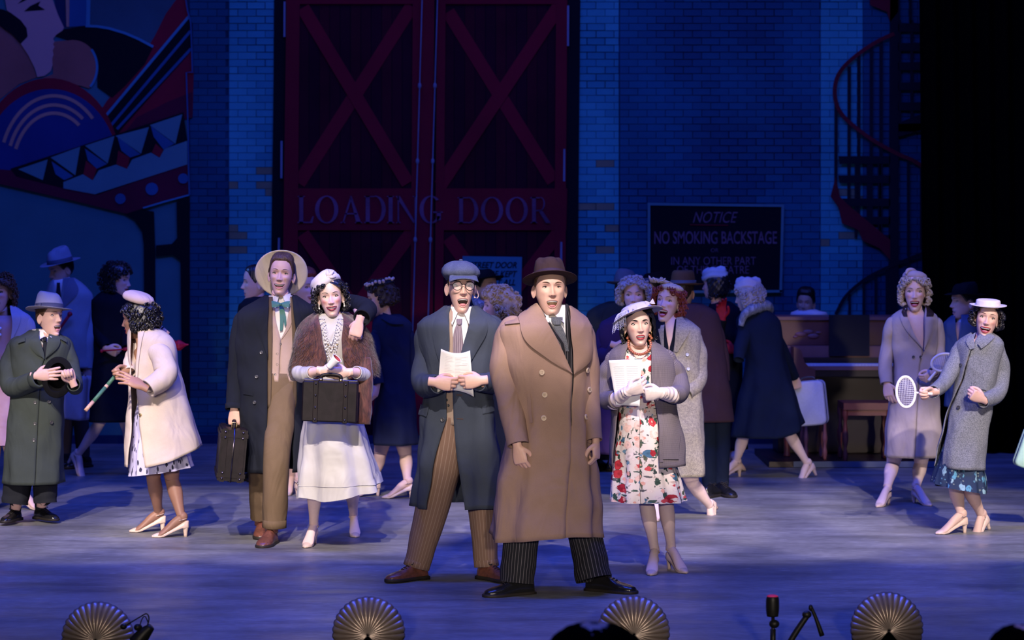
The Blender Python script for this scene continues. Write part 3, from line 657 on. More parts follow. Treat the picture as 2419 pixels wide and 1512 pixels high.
def oxford(p, ank, yaw, mat=None, pitch=0, s=1.0, boot=False):
    mat = mat or LEATHER_BLACK; Mx = Matrix.Translation(ank) @ Matrix.Rotation(radians(yaw), 4, 'Z') @ Matrix.Rotation(radians(pitch), 4, 'X') @ Matrix.Scale(s, 4) @ Matrix.Translation((0, 0, -.11)); tf = tfm(Mx)
    y = np.linspace(.068, -.218, 34); q = -y
    w = np.interp(q, [-.068, -.06, -.03, .02, .08, .13, .17, .20, .218], [.012, .025, .035, .035, .041, .048, .046, .033, .010])
    tp = np.interp(q, [-.068, -.05, 0, .04, .08, .12, .16, .20, .218], [.072, .088, .10, .096, .078, .060, .052, .040, .020])
    th = np.linspace(0, 2*pi, 22, endpoint=False)
    P = np.stack([w[:, None]*sgnp(np.cos(th), .75)*np.where(np.sin(th) > 0, 1-.35*np.sin(th)**2*sm(.12, 0, q)[:, None], 1), y[:, None]+0*th[None], .020+np.where(np.sin(th) > 0, (tp[:, None]-.02)*sgnp(np.sin(th), .8), .004*np.sin(th))], -1)
    mb = MB(); mb.grid(tf(P), mat, cu=True, cap0=True, cap1=True)
    if boot: mb.tube(tf(np.array([(0, .012, .07), (0, .008, .13), (0, .010, .22)])), [(.05, .04), (.045, .042), (.05, .048)], mat, 18)
    o = mb.build('shoe', p.root)
    mb = MB(); rows = []
    for off, z in ((.001, .022), (.005, .018), (.005, .008), (0, .003)):
        L = np.stack([-(w+off), y*1.015, z+0*y], -1); R = np.stack([(w+off), y*1.015, z+0*y], -1)[::-1]; rows.append(np.concatenate([L, R]))
    mb.grid(tf(np.array(rows)), SOLE, cu=True, cap1=True, cap0=True); mb.box((0, .036, .008), (.066, .062, .020), SOLE, tf); mb.build('sole', o)
    if not boot:
        mb = MB()
        for k in range(4):
            yy = -.052-.017*k; zz = np.interp(-yy, [0, .04, .08, .12], [.10, .096, .078, .060])+.001; mb.tube(tf(np.array([(-.018, yy, zz-.005), (0, yy-.002, zz+.003), (.018, yy, zz-.005)])), .0024, SOLE, 5)
        mb.tube(tf(np.array([(-.002, -.05, .097), (-.022, -.045, .106), (-.028, -.055, .092), (-.004, -.052, .096)])), .002, SOLE, 5); mb.tube(tf(np.array([(.002, -.05, .097), (.022, -.045, .106), (.028, -.055, .092), (.004, -.052, .096)])), .002, SOLE, 5)
        mb.build('laces', o)
    return o
def stocking_leg(mb, pts, mat, s=1.0):
    """hip, knee, ankle world points -> shaped bare leg"""
    h, k, a = [np.asarray(q, float) for q in pts]; back = np.array([0, .012, 0])
    P = [h, h*.5+k*.5, k*.93+h*.07, k, k*.78+a*.22+back, k*.6+a*.4+back, k*.3+a*.7, a*.93+k*.07, a]
    R = np.array([.080, .068, .050, .045, .0475, .046, .034, .029, .0295])*s
    mb.tube(np.array(P), R, mat, 16, n=40)
def trouser(p, mb, pts, rad, mat, cuff=0, wr=.03, seed=0, seg=26, shift=None):
    P = Wa(pts, p.Y); R = np.array(rad, float)*p.Y/FPX; r = random.Random(seed); c = [r.uniform(0, 6) for _ in range(3)]
    def mod(v, t): return 1+wr*np.sin(3*t+4*v+c[0])+wr*.8*np.sin(30*v+2*np.cos(t+c[1]))*np.exp(-((v-.93)/.09)**2)*1.5+wr*.8*np.sin(22*v+2*np.cos(t+c[2]))*np.exp(-((v-.42)/.12)**2)+.05*np.exp(-(np.sin(t/2)/.18)**2)*0
    G = mb.tube(P, R, mat, seg=seg, n=50, cap=(1, 0), mod=mod, ref=(1, 0, 0))
    e = G[-1]; cc = e.mean(0); d = nrm(cc-G[-3].mean(0)); mb.grid(np.stack([e, cc+(e-cc)*.95, cc+(e-cc)*.9-d*.08]), mat, cu=True, cap1=True)
    if cuff: mb.grid(np.stack([cc+(e-cc)*.97+d*.002, cc+(e-cc)*1.045, cc+(e-cc)*1.045-d*cuff, cc+(e-cc)*.98-d*(cuff+.004)]), mat, cu=True)

# ---------------------------------------------------------------- person
class Person:
    def __init__(p, name_label, Y, fx, skin='fair', s=1.0, group=None, seed=1):
        p.Y = Y; p.skin = skin; p.s = s; p.seed = seed
        p.root = empty('person', ((fx-HX)*Y/FPX, Y, 0), name_label, 'person', group); p.mb = MB(); p.core = MB(); p.fast = True
    def w(p, *a): return Wa([a], p.Y)[0]
    def head(p, *a, **k): k.setdefault('skin', p.skin); p.h = Head(p, p.mb, *a, **k); return p.h
    def layer(p, keys, **k): k.setdefault('seed', p.seed); return Layer(p.Y, keys, **k)
    def finish(p, torso=None, arms=(), legs=(), vox=.013):
        """the body under the clothes: torso keys as pixel points with radii in m, arms and legs as pixel paths"""
        c = p.core; sk = SK[p.skin]
        if torso: c.tube(Wa([t[:3] for t in torso], p.Y), [(t[3], t[4]) for t in torso], sk, 18, n=24, ref=(1, 0, 0))
        for a in arms:
            P = Wa(a, p.Y)+np.array([0, .014, 0]); k = len(P); c.tube(P, np.linspace(.030, .022, k)*p.s, sk, 10, n=16)
        for l in legs:
            P = Wa(l, p.Y); k = len(P); c.tube(P, np.linspace(.062, .034, k)*p.s, sk, 10, n=16)
        if torso:
            q = Wa([torso[-1][:3]], p.Y)[0]
            for hp in getattr(p, 'hips', []): c.tube(np.array([q+[0, 0, .10], (q+hp)/2, hp-[0, 0, .03]]), [.085, .085, .078], sk, 12)
        if c.n:
            o = c.build('c'); V, F = remesh(o, vox, 2); p.mb.raw(V, F, sk)
        o = p.mb.build('body', p.root); return o
def coat(p, L, mat, gap=None, name='coat', sleeves=(), hem=None, thick=.006, extra=None, **k):
    mb = MB(); L.mesh(mb, mat, gap, hem=hem, **k); o = mb.build(name, p.root)
    md = o.modifiers.new('thick', 'SOLIDIFY'); md.thickness = thick; md.offset = -1
    for i, s_ in enumerate(sleeves):
        mb = MB(); kw = dict(s_[2]) if len(s_) > 2 else {}; 
        P0 = s_[0][0]; Yp = p.Y+(P0[2] if len(P0) > 2 else 0); z0 = W(P0[0], P0[1], Yp)[2]; cx = np.interp(z0, L.Z, L.X)/Yp*FPX+HX; sg_ = 1 if cx > P0[0] else -1; r0 = s_[1][0]
        pts = [(P0[0]+sg_*r0*1.05, P0[1]-r0*.10, P0[2] if len(P0) > 2 else 0), (P0[0]+sg_*r0*.30, P0[1]-r0*.22, P0[2] if len(P0) > 2 else 0)]+[(q[0], q[1], q[2] if len(q) > 2 else 0) for q in s_[0]]
        pts[2] = (P0[0]-sg_*r0*.05, P0[1]+r0*.45, pts[2][2]); sleeve(mb, p.Y, pts, [r0*.5, r0*.86, r0*1.0]+list(s_[1][1:]), mat, seed=p.seed*3+i, **kw); mb.build('sleeve', o)
    p.L = L; return o
def buttons(L, parent, pts, r, mat, holes=None, off=.010):
    for x, y in pts:
        mb = MB(); L.disc(mb, x, y, r, mat, off, holes); mb.build('button', parent)
def part(name, parent, fn, solid=0):
    mb = MB(); fn(mb); return mb.build(name, parent, solid=solid)
# ================================================================= THE SETTING
YB = 22.1
def wx(px, Y=YB): return (px-HX)*Y/FPX
def wz(py, Y=YB): return CAMH-(py-HY)*Y/FPX
floor_m = M('stage_floor', (.30, .31, .33), .42)
def floor_material():
    m = floor_m; nt = m.node_tree; N = nt.nodes; L = nt.links; b = N['Principled BSDF']; b.inputs['Specular IOR Level'].default_value = .45
    tc = N.new('ShaderNodeTexCoord')
    def nz(sc, det, scale3, dist=0):
        mp = N.new('ShaderNodeMapping'); mp.inputs['Scale'].default_value = scale3; L.new(tc.outputs['Object'], mp.inputs[0])
        n = N.new('ShaderNodeTexNoise'); n.inputs['Scale'].default_value = sc; n.inputs['Detail'].default_value = det; n.inputs['Distortion'].default_value = dist; L.new(mp.outputs[0], n.inputs[0]); return n.outputs[0]
    def rp(f, *st):
        r = N.new('ShaderNodeValToRGB'); e = r.color_ramp.elements; e[0].position, e[0].color = st[0][0], (*[st[0][1]]*3, 1); e[1].position, e[1].color = st[-1][0], (*[st[-1][1]]*3, 1)
        for p_, c in st[1:-1]: q = e.new(p_); q.color = (c, c, c, 1)
        L.new(f, r.inputs[0]); return r.outputs[0]
    def mul(a, c, f=1.0, mode='MULTIPLY'):
        x = N.new('ShaderNodeMix'); x.data_type = 'RGBA'; x.blend_type = mode; x.inputs[0].default_value = f; L.new(a, x.inputs[6]); L.new(c, x.inputs[7]); return x.outputs[2]
    a = rp(nz(1.1, 6, (1, 1, 1), .6), (.3, .14), (.5, .20), (.7, .27))
    s1 = rp(nz(2.6, 8, (.5, 2.0, 1), .4), (.32, .72), (.5, 1.0), (.66, 1.15))
    s2 = rp(nz(30, 5, (.5, 1.0, 1), .3), (.38, .84), (.55, 1.0), (.72, 1.18))
    c = mul(mul(a, s1), s2)
    sc = rp(nz(34, 2, (.25, 1, 1)), (.70, 0), (.76, .6)); c = mul(c, sc, .35, 'ADD')
    L.new(c, b.inputs['Base Color'])
    L.new(rp(nz(3, 6, (.5, 1.6, 1), .5), (.3, .34), (.7, .56)), b.inputs['Roughness'])
    bp = N.new('ShaderNodeBump'); bp.inputs['Strength'].default_value = .25; bp.inputs['Distance'].default_value = .004; L.new(nz(26, 5, (.5, 1, 1)), bp.inputs['Height']); L.new(bp.outputs[0], b.inputs['Normal'])
floor_material()
mb = MB(); mb.box((0, 17.66, -.1), (18, 12.48, .2), floor_m); o = mb.build('floor', smooth=False); tag(o, 'worn grey stage floor washed in blue light', kind='structure')

PAINT = {}
def pm(name, c, var=.16, scale=3):
    return M('scene_paint_'+name, c, .85, 'weave', c2=tuple(x*(1-var*2) for x in c), spec=.15)
p_wall = pm('wall_blue', (.02, .17, .27), .2); p_mortar = pm('mortar', (.010, .062, .115), .4); p_black = pm('black', (.006, .006, .010)); p_face = pm('pink', (.60, .32, .27), .05)
p_brown = pm('rust', (.42, .14, .10)); p_red = pm('maroon', (.30, .010, .030)); p_dred = pm('dark_maroon', (.13, .008, .03)); p_blue = pm('blue', (.03, .12, .26)); p_dblue = pm('navy', (.010, .028, .08))
p_lblue = pm('light_blue', (.07, .28, .40)); p_tan = pm('tan', (.62, .30, .20)); p_grey = pm('slate', (.10, .25, .26), .1); p_yel = pm('ochre', (.30, .24, .10), .2)
def flat(parent, name, poly, mat, d=0, sc=1, ox=0, oy=0, label=None, thick=.006, Y=YB):
    """one painted shape of the drop, polygon in photograph pixels; d counts the layers of paint"""
    mb = MB(); y1 = Y-.004*d; mb.prism([(wx(ox+x/sc, Y), wz(oy+y/sc, Y)) for x, y in poly], y1-thick, y1, mat)
    o = mb.build(name, parent, smooth=False)
    if label: o['label'] = label
    return o
def arc(cx, cy, rx, ry, a0, a1, n=14): return [(cx+rx*cos(radians(a)), cy-ry*sin(radians(a))) for a in np.linspace(a0, a1, n)]
def line(pts, w):
    pts = np.array(pts, float); t = np.gradient(pts, axis=0); t /= np.linalg.norm(t, axis=1)[:, None]; nn = np.stack([-t[:, 1], t[:, 0]], 1)
    return list(map(tuple, pts+nn*w/2))+list(map(tuple, (pts-nn*w/2)[::-1]))

# ---- back drop
bw = empty('wall_back', (0, YB, 0), 'painted backdrop of a brick theatre wall at the rear of the stage', kind='structure')
mb = MB(); mb.box((0, YB+.05, 3.0), (13, .1, 6.2), p_mortar); mb.build('canvas', bw, smooth=False)
# painted bricks: two bright piers and the wall between
r = random.Random(4)
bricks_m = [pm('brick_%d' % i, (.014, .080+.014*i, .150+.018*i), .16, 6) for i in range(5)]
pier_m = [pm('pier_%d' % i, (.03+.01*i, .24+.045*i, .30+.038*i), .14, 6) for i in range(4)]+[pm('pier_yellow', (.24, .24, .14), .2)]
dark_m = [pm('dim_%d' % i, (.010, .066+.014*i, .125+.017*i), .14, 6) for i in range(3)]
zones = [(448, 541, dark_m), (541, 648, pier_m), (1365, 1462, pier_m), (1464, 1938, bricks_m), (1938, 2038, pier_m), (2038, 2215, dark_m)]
BM = {}
def brick_data(w, h, m):
    k = (round(w, 3), m.name)
    if k not in BM:
        b_ = MB(); e = .002; x, z = w/2, h/2
        P = np.array([[(-x, 0, -z), (x, 0, -z), (x, 0, z), (-x, 0, z)], [(-x+e, -.012, -z+e), (x-e, -.012, -z+e), (x-e, -.012, z-e), (-x+e, -.012, z-e)]]); b_.grid(P, m, cu=True, cap1=True)
        o = b_.build('brick', smooth=False); BM[k] = o.data; bpy.data.objects.remove(o)
    return BM[k]
near, rest = [], MB()
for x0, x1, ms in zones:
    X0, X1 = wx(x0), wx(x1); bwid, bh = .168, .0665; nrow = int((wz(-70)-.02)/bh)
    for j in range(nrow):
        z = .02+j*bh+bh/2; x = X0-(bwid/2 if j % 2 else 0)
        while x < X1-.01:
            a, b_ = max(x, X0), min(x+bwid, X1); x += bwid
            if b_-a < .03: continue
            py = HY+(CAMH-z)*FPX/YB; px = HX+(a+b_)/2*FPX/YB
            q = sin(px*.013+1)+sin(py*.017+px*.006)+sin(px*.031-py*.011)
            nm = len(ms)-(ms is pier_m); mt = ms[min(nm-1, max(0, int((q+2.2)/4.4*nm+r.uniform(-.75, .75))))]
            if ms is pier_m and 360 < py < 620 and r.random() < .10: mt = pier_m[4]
            joint = .0055 if (q < -.2 and r.random() < .7) or r.random() < .08 else .0012
            item = ((a+b_)/2, z, b_-a-joint, mt)
            score = (2 if joint > .005 else 0)+(py < 640)+(ms is bricks_m or ms is pier_m)-(1 if px > 2170 or py < -5 else 0)*4+r.random()*.5
            near.append((score, item, py))
near.sort(key=lambda t: -t[0])
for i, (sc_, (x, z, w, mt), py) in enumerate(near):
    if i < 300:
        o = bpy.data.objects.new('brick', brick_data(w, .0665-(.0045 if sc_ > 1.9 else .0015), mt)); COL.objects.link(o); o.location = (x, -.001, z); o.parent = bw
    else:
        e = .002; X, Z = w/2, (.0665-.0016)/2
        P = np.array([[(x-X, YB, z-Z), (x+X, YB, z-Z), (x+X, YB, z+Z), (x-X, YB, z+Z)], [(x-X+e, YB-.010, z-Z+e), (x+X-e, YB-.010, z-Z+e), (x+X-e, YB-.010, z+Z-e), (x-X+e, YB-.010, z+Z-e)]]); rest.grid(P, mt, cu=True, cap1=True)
tag(rest.build('brick_field', bw, smooth=False), kind='stuff')

# ---- mural on the left of the drop
S1 = 2.1606
def mu(name, poly, mat, d=1, label=None): return flat(bw, name, poly, mat, d+3, S1, label=label)
mu('painted_ground', [(-60, -60), (955, -60), (960, 370), (965, 700), (965, 2260), (-60, 2260)], pm('mural_ground', (.06, .19, .20), .12), 0)
mu('painted_sky', [(-60, -60), (945, -60), (940, 120), (560, 500), (300, 150), (270, -60)], pm('mural_sky', (.05, .12, .15), .2), 1)
mu('painted_coat', [(-60, 120), (0, 130), (40, 150), (110, 225), (160, 300), (190, 395), (100, 430), (0, 510), (-60, 540)], p_brown, 2)
mu('painted_band', arc(375, 345, 128, 140, -50, 100, 16)+[(275, 215), (270, 300), (275, 380), (220, 400), (420, 440)], p_brown, 4)
mu('painted_band_edge', line(arc(375, 345, 124, 142, -44, 40, 12), 12), p_lblue, 5)
mu('painted_hat', [(285, 185), (330, 150), (440, 132), (560, 145), (680, 188), (785, 240), (740, 330), (640, 440), (575, 500), (500, 445), (500, 360), (470, 280), (430, 240), (340, 203)], p_black, 3)
mu('painted_hat_edge', line([(440, 134), (500, 136), (560, 146), (640, 170), (710, 200), (785, 240)], 13), p_lblue, 5)
mu('painted_stripe', [(272, -60), (356, -60), (356, 135), (300, 150)], p_dblue, 2); mu('painted_stripe', [(338, -60), (358, -60), (356, 138), (343, 138)], p_tan, 5)
mu('painted_stripe', [(358, -60), (446, -60), (444, 133), (356, 138)], p_blue, 3); mu('painted_stripe', [(446, -60), (466, -60), (462, 133), (442, 133)], p_lblue, 4)
mu('painted_face', [(20, -60), (272, -60), (272, 0), (300, 78), (330, 142), (322, 158), (290, 180), (275, 200), (282, 215), (274, 228), (282, 240), (272, 258), (277, 280), (270, 300), (272, 335), (262, 365), (232, 388), (195, 395), (182, 350), (150, 285), (110, 225), (145, 190), (130, 140), (95, 95), (40, 55)], p_face, 5)
mu('painted_hair', [(-60, 40), (20, 50), (60, 68), (110, 105), (140, 145), (145, 185), (110, 225), (70, 180), (0, 130), (-60, 115)], p_black, 6)
mu('painted_eye', [(128, 60), (160, 32), (212, 8), (200, 30), (234, 52), (190, 55)], p_black, 6); mu('painted_brow', [(95, 22), (130, -10), (190, -30), (130, 6)], p_black, 6)
mu('painted_sash', [(945, -60), (850, 70), (790, 190), (700, 330), (600, 450), (545, 520), (420, 720), (600, 690), (985, 580), (990, 365), (950, -60)], p_red, 2)
mu('painted_sash_black', [(965, 90), (985, 120), (985, 255), (640, 640), (600, 690), (440, 725), (500, 650), (700, 400)], p_black, 4)  # black diagonal bands painted across the sash
for a, b_ in (((968, 84), (470, 680)), ((975, 160), (545, 670)), ((978, 250), (600, 660))): mu('painted_stripe', line([a, b_], 14), p_lblue if a[1] < 100 else p_blue, 5)
mu('painted_dark', [(985, 470), (985, 600), (620, 700), (700, 600), (860, 520)], p_dred, 3)
mu('painted_disc', arc(255, 840, 360, 440, -5, 185, 30), p_red, 6); mu('painted_disc', arc(262, 860, 345, 405, 0, 185, 30)+[(-60, 880)], pm('disc_blue', (.02, .045, .18)), 7)
for k, (r1, r2) in enumerate(((270, 365), (235, 320), (205, 280))):
    e = 44 if k == 0 else 52; mu('painted_stripe', line(arc(280, 870, r1*1.02, r2*1.04, e, 158, 22), 17), p_tan, 8)
mu('painted_girder', [(-60, 860), (90, 872), (500, 995), (960, 835), (966, 1000), (740, 1062), (650, 1092), (400, 1030), (-60, 925)], p_dred, 9)
for poly in ([(770, 640), (935, 585), (900, 735)], [(595, 695), (765, 650), (725, 785)], [(440, 745), (590, 695), (555, 835)], [(265, 805), (415, 750), (390, 895)], [(100, 865), (250, 815), (225, 920)],
             [(330, 930), (430, 890), (480, 920), (510, 870), (600, 840), (655, 860), (680, 815), (775, 780), (820, 805), (845, 760), (960, 720), (960, 840), (490, 992), (330, 962)]): mu('painted_sawtooth', poly, p_grey, 11)
mu('painted_girder_dark', [(60, 862), (940, 575), (960, 720), (845, 762), (820, 808), (775, 782), (680, 818), (655, 862), (600, 842), (510, 872), (480, 922), (430, 892), (330, 930), (330, 960), (90, 900)], p_black, 10)
for poly in ([(775, 645), (895, 735), (840, 765), (790, 700)], [(605, 700), (722, 788), (670, 805), (625, 770)], [(440, 760), (552, 838), (500, 862), (455, 820)], [(270, 825), (380, 900), (335, 920), (290, 890)]): mu('painted_notch', poly, p_blue, 12)
for poly in ([(800, 735), (838, 768), (820, 805), (780, 780)], [(610, 770), (668, 806), (655, 862), (600, 840)], [(445, 822), (500, 862), (480, 920), (432, 890)]): mu('painted_notch', poly, p_red, 12)
for c in ((620, 1015, 27), (780, 965, 32), (940, 912, 26)): mu('painted_rivet', arc(c[0], c[1], c[2], c[2], 0, 345, 20), p_blue, 12)
mu('painted_line', line([(735, 1062), (850, 1028), (972, 995)], 8), p_lblue, 11)
mu('painted_post', [(560, 1045), (790, 1080), (796, 1250), (800, 2260), (745, 2260), (738, 1250), (730, 1180), (690, 1120)], p_black, 8); mu('painted_post', [(905, 1030), (972, 995), (970, 2260), (935, 2260), (925, 1330), (885, 1300), (800, 1310), (800, 1252), (880, 1245), (908, 1215)], p_black, 8)
mu('painted_line', line([(942, -60), (962, 60), (978, 120), (986, 366)], 7), p_blue, 9); mu('painted_line', line([(990, 370), (955, 372), (960, 540), (966, 715)], 7), p_blue, 9); mu('painted_line', line([(966, 715), (968, 850), (972, 995)], 7), p_blue, 13)

# ---- the loading doors
d1 = empty('door_1', (wx(1005), YB-.02, 0), 'tall maroon double loading door with cross braces painted on the backdrop', kind='structure')
S2 = 2.1; YD = YB-.02
def dr(name, poly, mat, d=1, label=None, par=None): return flat(par or d1, name, poly, mat, d, S2, 640, 0, label, .012, YD)
dr('door_recess', [(20, -60), (1535, -60), (1515, 2200), (-10, 2200)], p_black, 0)
plank_m = [pm('plank_a', (.060, .003, .012), .3), pm('plank_b', (.045, .003, .012), .3), pm('plank_c', (.075, .004, .012), .3)]
for (x0, x1) in ((140, 705), (860, 1425)):
    n = 11; w = (x1-x0)/n
    for k in range(n): dr('plank', [(x0+k*w, 20), (x0+(k+1)*w-3, 20), (x0+(k+1)*w-3, 2200), (x0+k*w, 2200)], plank_m[(k*7) % 3], 2)
p_stile = pm('stile', (.20, .006, .018), .15)
for poly in ([(80, -60), (145, -60), (128, 2200), (50, 2200)], [(705, -60), (812, -60), (800, 2200), (690, 2200)], [(826, -60), (868, -60), (850, 2200), (808, 2200)], [(1415, -60), (1470, -60), (1455, 2200), (1400, 2200)]): dr('stile', poly, p_stile, 8)
for y0, y1 in ((-60, 22), (935, 1142), (1900, 2060)):
    dr('rail', [(80, y0), (790, y0), (790, y1), (75, y1)], p_stile, 7); dr('rail', [(835, y0), (1470, y0), (1465, y1), (830, y1)], p_stile, 7)
def brace(a, b_, d, w=66): dr('brace', line([a, b_], w), pm('brace', (.23, .007, .020), .15), d)
for y0, y1 in ((0, 960), (1120, 1960)):
    brace((160, y0+40), (680, y1-50), 6); brace((700, y0+30), (140, y1-50), 4); brace((880, y0+60), (1400, y1-60), 4); brace((1430, y0+30), (840, y1-40), 6)
p_rod = pm('rod', (.22, .26, .34), .2)
for xt, xb in ((750, 690), (826, 765)):
    P = [(wx(640+(xt+(xb-xt)*t)/S2, YD-.09), YD-.09, wz(t*2100/S2, YD-.09)) for t in (-.03, .5, 1)]
    mb = MB(); mb.tube(P, .006, p_rod, 8); o = mb.build('rod', d1)
    for y in (425, 800, 1190): t = y/2100; mb = MB(); mb.ball((wx(640+(xt+(xb-xt)*t)/S2, YD-.09), YD-.09, wz(y/S2, YD-.09)), (.017, .014, .030), p_rod, 10, 6); mb.build('knuckle', o)
for x, y0, y1 in ((70, 10, 185), (55, 700, 885), (42, 1180, 1260), (1474, 30, 230), (1455, 740, 900), (1440, 1200, 1300)): dr('hinge', [(x-5, y0), (x+5, y0), (x+4, y1), (x-6, y1)], p_rod, 9)
# serif letters, drawn stroke by stroke (units of cap height)
def glyph(ch):
    T, N_ = .15, .045
    def v(x, w): return [[(x, 0), (x+w, 0), (x+w, 1), (x, 1)]]
    def serif(x, w, top): y = 1 if top else 0; s_ = -1 if top else 1; return [[(x-.06, y), (x+w+.06, y), (x+w+.06, y+s_*.03), (x+w, y+s_*.05), (x, y+s_*.05), (x-.06, y+s_*.03)]]
    def O(w, a0=0, a1=360, dx=0): 
        out = []; an = np.linspace(a0, a1, 26)
        for a, b_ in zip(an[:-1], an[1:]):
            q = []
            for (aa, k) in ((a, 1), (b_, 1), (b_, 0), (a, 0)):
                c, s_ = cos(radians(aa)), sin(radians(aa)); 
                q.append((dx+w/2+c*(w/2-(T if k == 0 else 0)), .5+s_*(.515-(N_ if k == 0 else 0))))
            out.append(q)
        return out
    if ch == 'L': return v(.06, T)+serif(.06, T, 1)+[[(0, 0), (.55, 0), (.60, .25), (.55, .25), (.46, .05), (0, .05)]], .60
    if ch == 'I': return v(.06, T)+serif(.06, T, 1)+serif(.06, T, 0), .27
    if ch == 'O': return O(.86), .86
    if ch == 'D': return v(.06, T)+O(.80, -90, 90, .0)+[[(0, 0), (.41, 0), (.41, .045), (0, .045)], [(0, 1), (.41, 1), (.41, .955), (0, .955)]], .80
    if ch == 'A': return [[(.10, 0), (.15, 0), (.44, .86), (.40, 1)], [(.38, 1), (.44, 1), (.80, 0), (.62, 0)], [(.20, .32), (.64, .32), (.64, .37), (.20, .37)]]+serif(.09, .07, 0)+serif(.63, .15, 0), .86
    if ch == 'N': return [[(.08, 0), (.13, 0), (.13, 1), (.08, 1)], [(.70, 0), (.75, 0), (.75, 1), (.70, 1)], [(.0, 1), (.16, 1), (.75, 0), (.66, 0)]]+serif(.08, .05, 0)+serif(.70, .05, 1), .84
    if ch == 'G': return O(.84, 45, 330)+[[(.64, .08), (.79, .12), (.79, .42), (.64, .42)], [(.50, .38), (.86, .38), (.86, .43), (.50, .43)]], .86
    if ch == 'R': return v(.06, T)+serif(.06, T, 0)+[[(0, 1), (.36, 1), (.36, .955), (0, .955)], [(.2, .46), (.4, .46), (.4, .51), (.2, .51)]]+[[(x*.42+.18+.0, .505+(y-.5)*.5+.245) for x, y in q] for q in [[(.36/.8*0+px_, py_) for px_, py_ in q_] for q_ in O(.86, -90, 90, .05)]]+[[(.30, .48), (.46, .48), (.78, 0), (.60, 0)]], .80
    return [], .5
p_letter = pm('letter', (.26, .11, .18), .4)
def serif_word(text, x0, x1, yb, yt, parent, Y):
    items = [(c,)+glyph(c) for c in text]; tot = sum(i[2] for i in items); gap = ((x1-x0)/(yb-yt)-tot)/max(1, len(text)-1); x = 0; H = yb-yt
    for c, polys, w in items:
        if polys:
            mb = MB()
            for q in polys: mb.prism([(wx(x0+(x+a)*H, Y), wz(yb-b_*H, Y)) for a, b_ in q], Y-.006, Y, p_letter)
            o = mb.build('letter', parent, smooth=False)
        x += w+gap
serif_word('LOADING', 703, 1046, 527, 463, d1, YD-.05); serif_word('DOOR', 1081, 1302, 527, 466, d1, YD-.05)

# ---- signs
def text(s_, px, py, hpx, parent, mat, Y, italic=0, wpx=None, bold=.0):
    c = bpy.data.curves.new('lettering', 'FONT'); c.body = s_; c.align_x = 'CENTER'; c.size = 1; c.extrude = .002; c.shear = italic; c.offset = bold
    c.materials.append(mat); o = bpy.data.objects.new('t', c); COL.objects.link(o); bpy.context.view_layer.update()
    me = bpy.data.meshes.new_from_object(o.evaluated_get(bpy.context.evaluated_depsgraph_get())); bpy.data.objects.remove(o)
    o = bpy.data.objects.new('lettering', me); COL.objects.link(o)
    k = hpx*Y/FPX/.70; xs_ = [v.co.x for v in me.vertices]; wd_ = max(xs_)-min(xs_); kx = (wpx*Y/FPX/wd_) if wpx else k
    o.rotation_euler = (pi/2, 0, 0); o.scale = (kx, k, 1); o.parent = parent
    o.location = Vector((wx(px, Y), Y, wz(py+hpx/2, Y)))-Vector(world_loc(parent)); return o
sg = empty('notice_sign', (wx(1690), YB-.03, wz(585)), 'dark framed NOTICE sign forbidding smoking backstage on the brick wall', 'sign')
flat(sg, 'board', [(1534, 483), (1848, 487), (1842, 688), (1534, 690)], p_black, 0, Y=YB-.03, thick=.012)
for poly in ([(1530, 479), (1852, 483), (1852, 489), (1530, 485)], [(1530, 485), (1536, 485), (1536, 692), (1530, 692)], [(1846, 489), (1852, 489), (1847, 690), (1841, 690)], [(1530, 687), (1847, 685), (1847, 691), (1530, 693)]): flat(sg, 'frame_rail', poly, p_grey, 0, Y=YB-.045, thick=.01)
p_ntext = pm('notice_letters', (.26, .14, .18), .3); YS = YB-.045
text('NOTICE', 1686, 513, 26, sg, p_ntext, YS, .35, 106); flat(sg, 'underline', [(1630, 530), (1720, 531), (1720, 533), (1630, 532)], p_red, 0, Y=YS)
text('NO SMOKING BACKSTAGE', 1690, 561, 29, sg, p_ntext, YS, 0, 290, .012); text('OR', 1688, 591, 9, sg, p_ntext, YS)
text('IN ANY OTHER PART', 1685, 616, 19, sg, p_ntext, YS, 0, 200); text('OF THIS THEATRE', 1684, 637, 19, sg, p_ntext, YS, 0, 170)
s2 = empty('street_door_sign', (wx(1163), YD-.07, wz(655)), 'pale blue card with slanted black STREET DOOR lettering on the loading door', 'sign')
flat(s2, 'card', [(1093, 605), (1233, 607), (1231, 708), (1093, 706)], pm('card', (.06, .24, .30), .1), 0, Y=YD-.07, thick=.01)
for t_, y, w in (('STREET DOOR', 626, 112), ('MUST BE KEPT', 647, 112), ('SHUT AT ALL', 667, 106), ('TIMES', 687, 50)): text(t_, 1164, y, 14, s2, p_black, YD-.082, .3, w, .02)

# ---- painted spiral stair on the right of the drop
st = empty('spiral_staircase', (wx(2115), YB-.03, 0), 'dark red iron spiral staircase painted beside the black curtain', kind='structure')
S3 = 2.1; p_iron = pm('iron', (.18, .012, .025), .25); p_ironb = pm('iron_dark', (.012, .012, .02))
def sp(name, poly, mat=p_ironb, d=1, th=.012): return flat(st, name, poly, mat, d, S3, 1340, 0, None, th, YB-.03)
sp('pole', [(1600, -60), (1645, -60), (1640, 1400), (1625, 2100), (1585, 2100), (1592, 1400)], p_ironb, 3)
sp('handrail', line(cr([(1620, 168), (1540, 205), (1440, 270), (1360, 345), (1328, 420), (1332, 510), (1370, 580), (1450, 650), (1540, 712), (1640, 765), (1720, 800), (1800, 855)], 40), 19), p_iron, 4)
for x, y0, y1 in ((1333, 500, 975), (1398, 330, 1075), (1446, 265, 1120), (1508, 225, 1170), (1556, 200, 1210)): sp('baluster', [(x-8, y0), (x+8, y0), (x+6, y1), (x-9, y1)], p_ironb, 2)
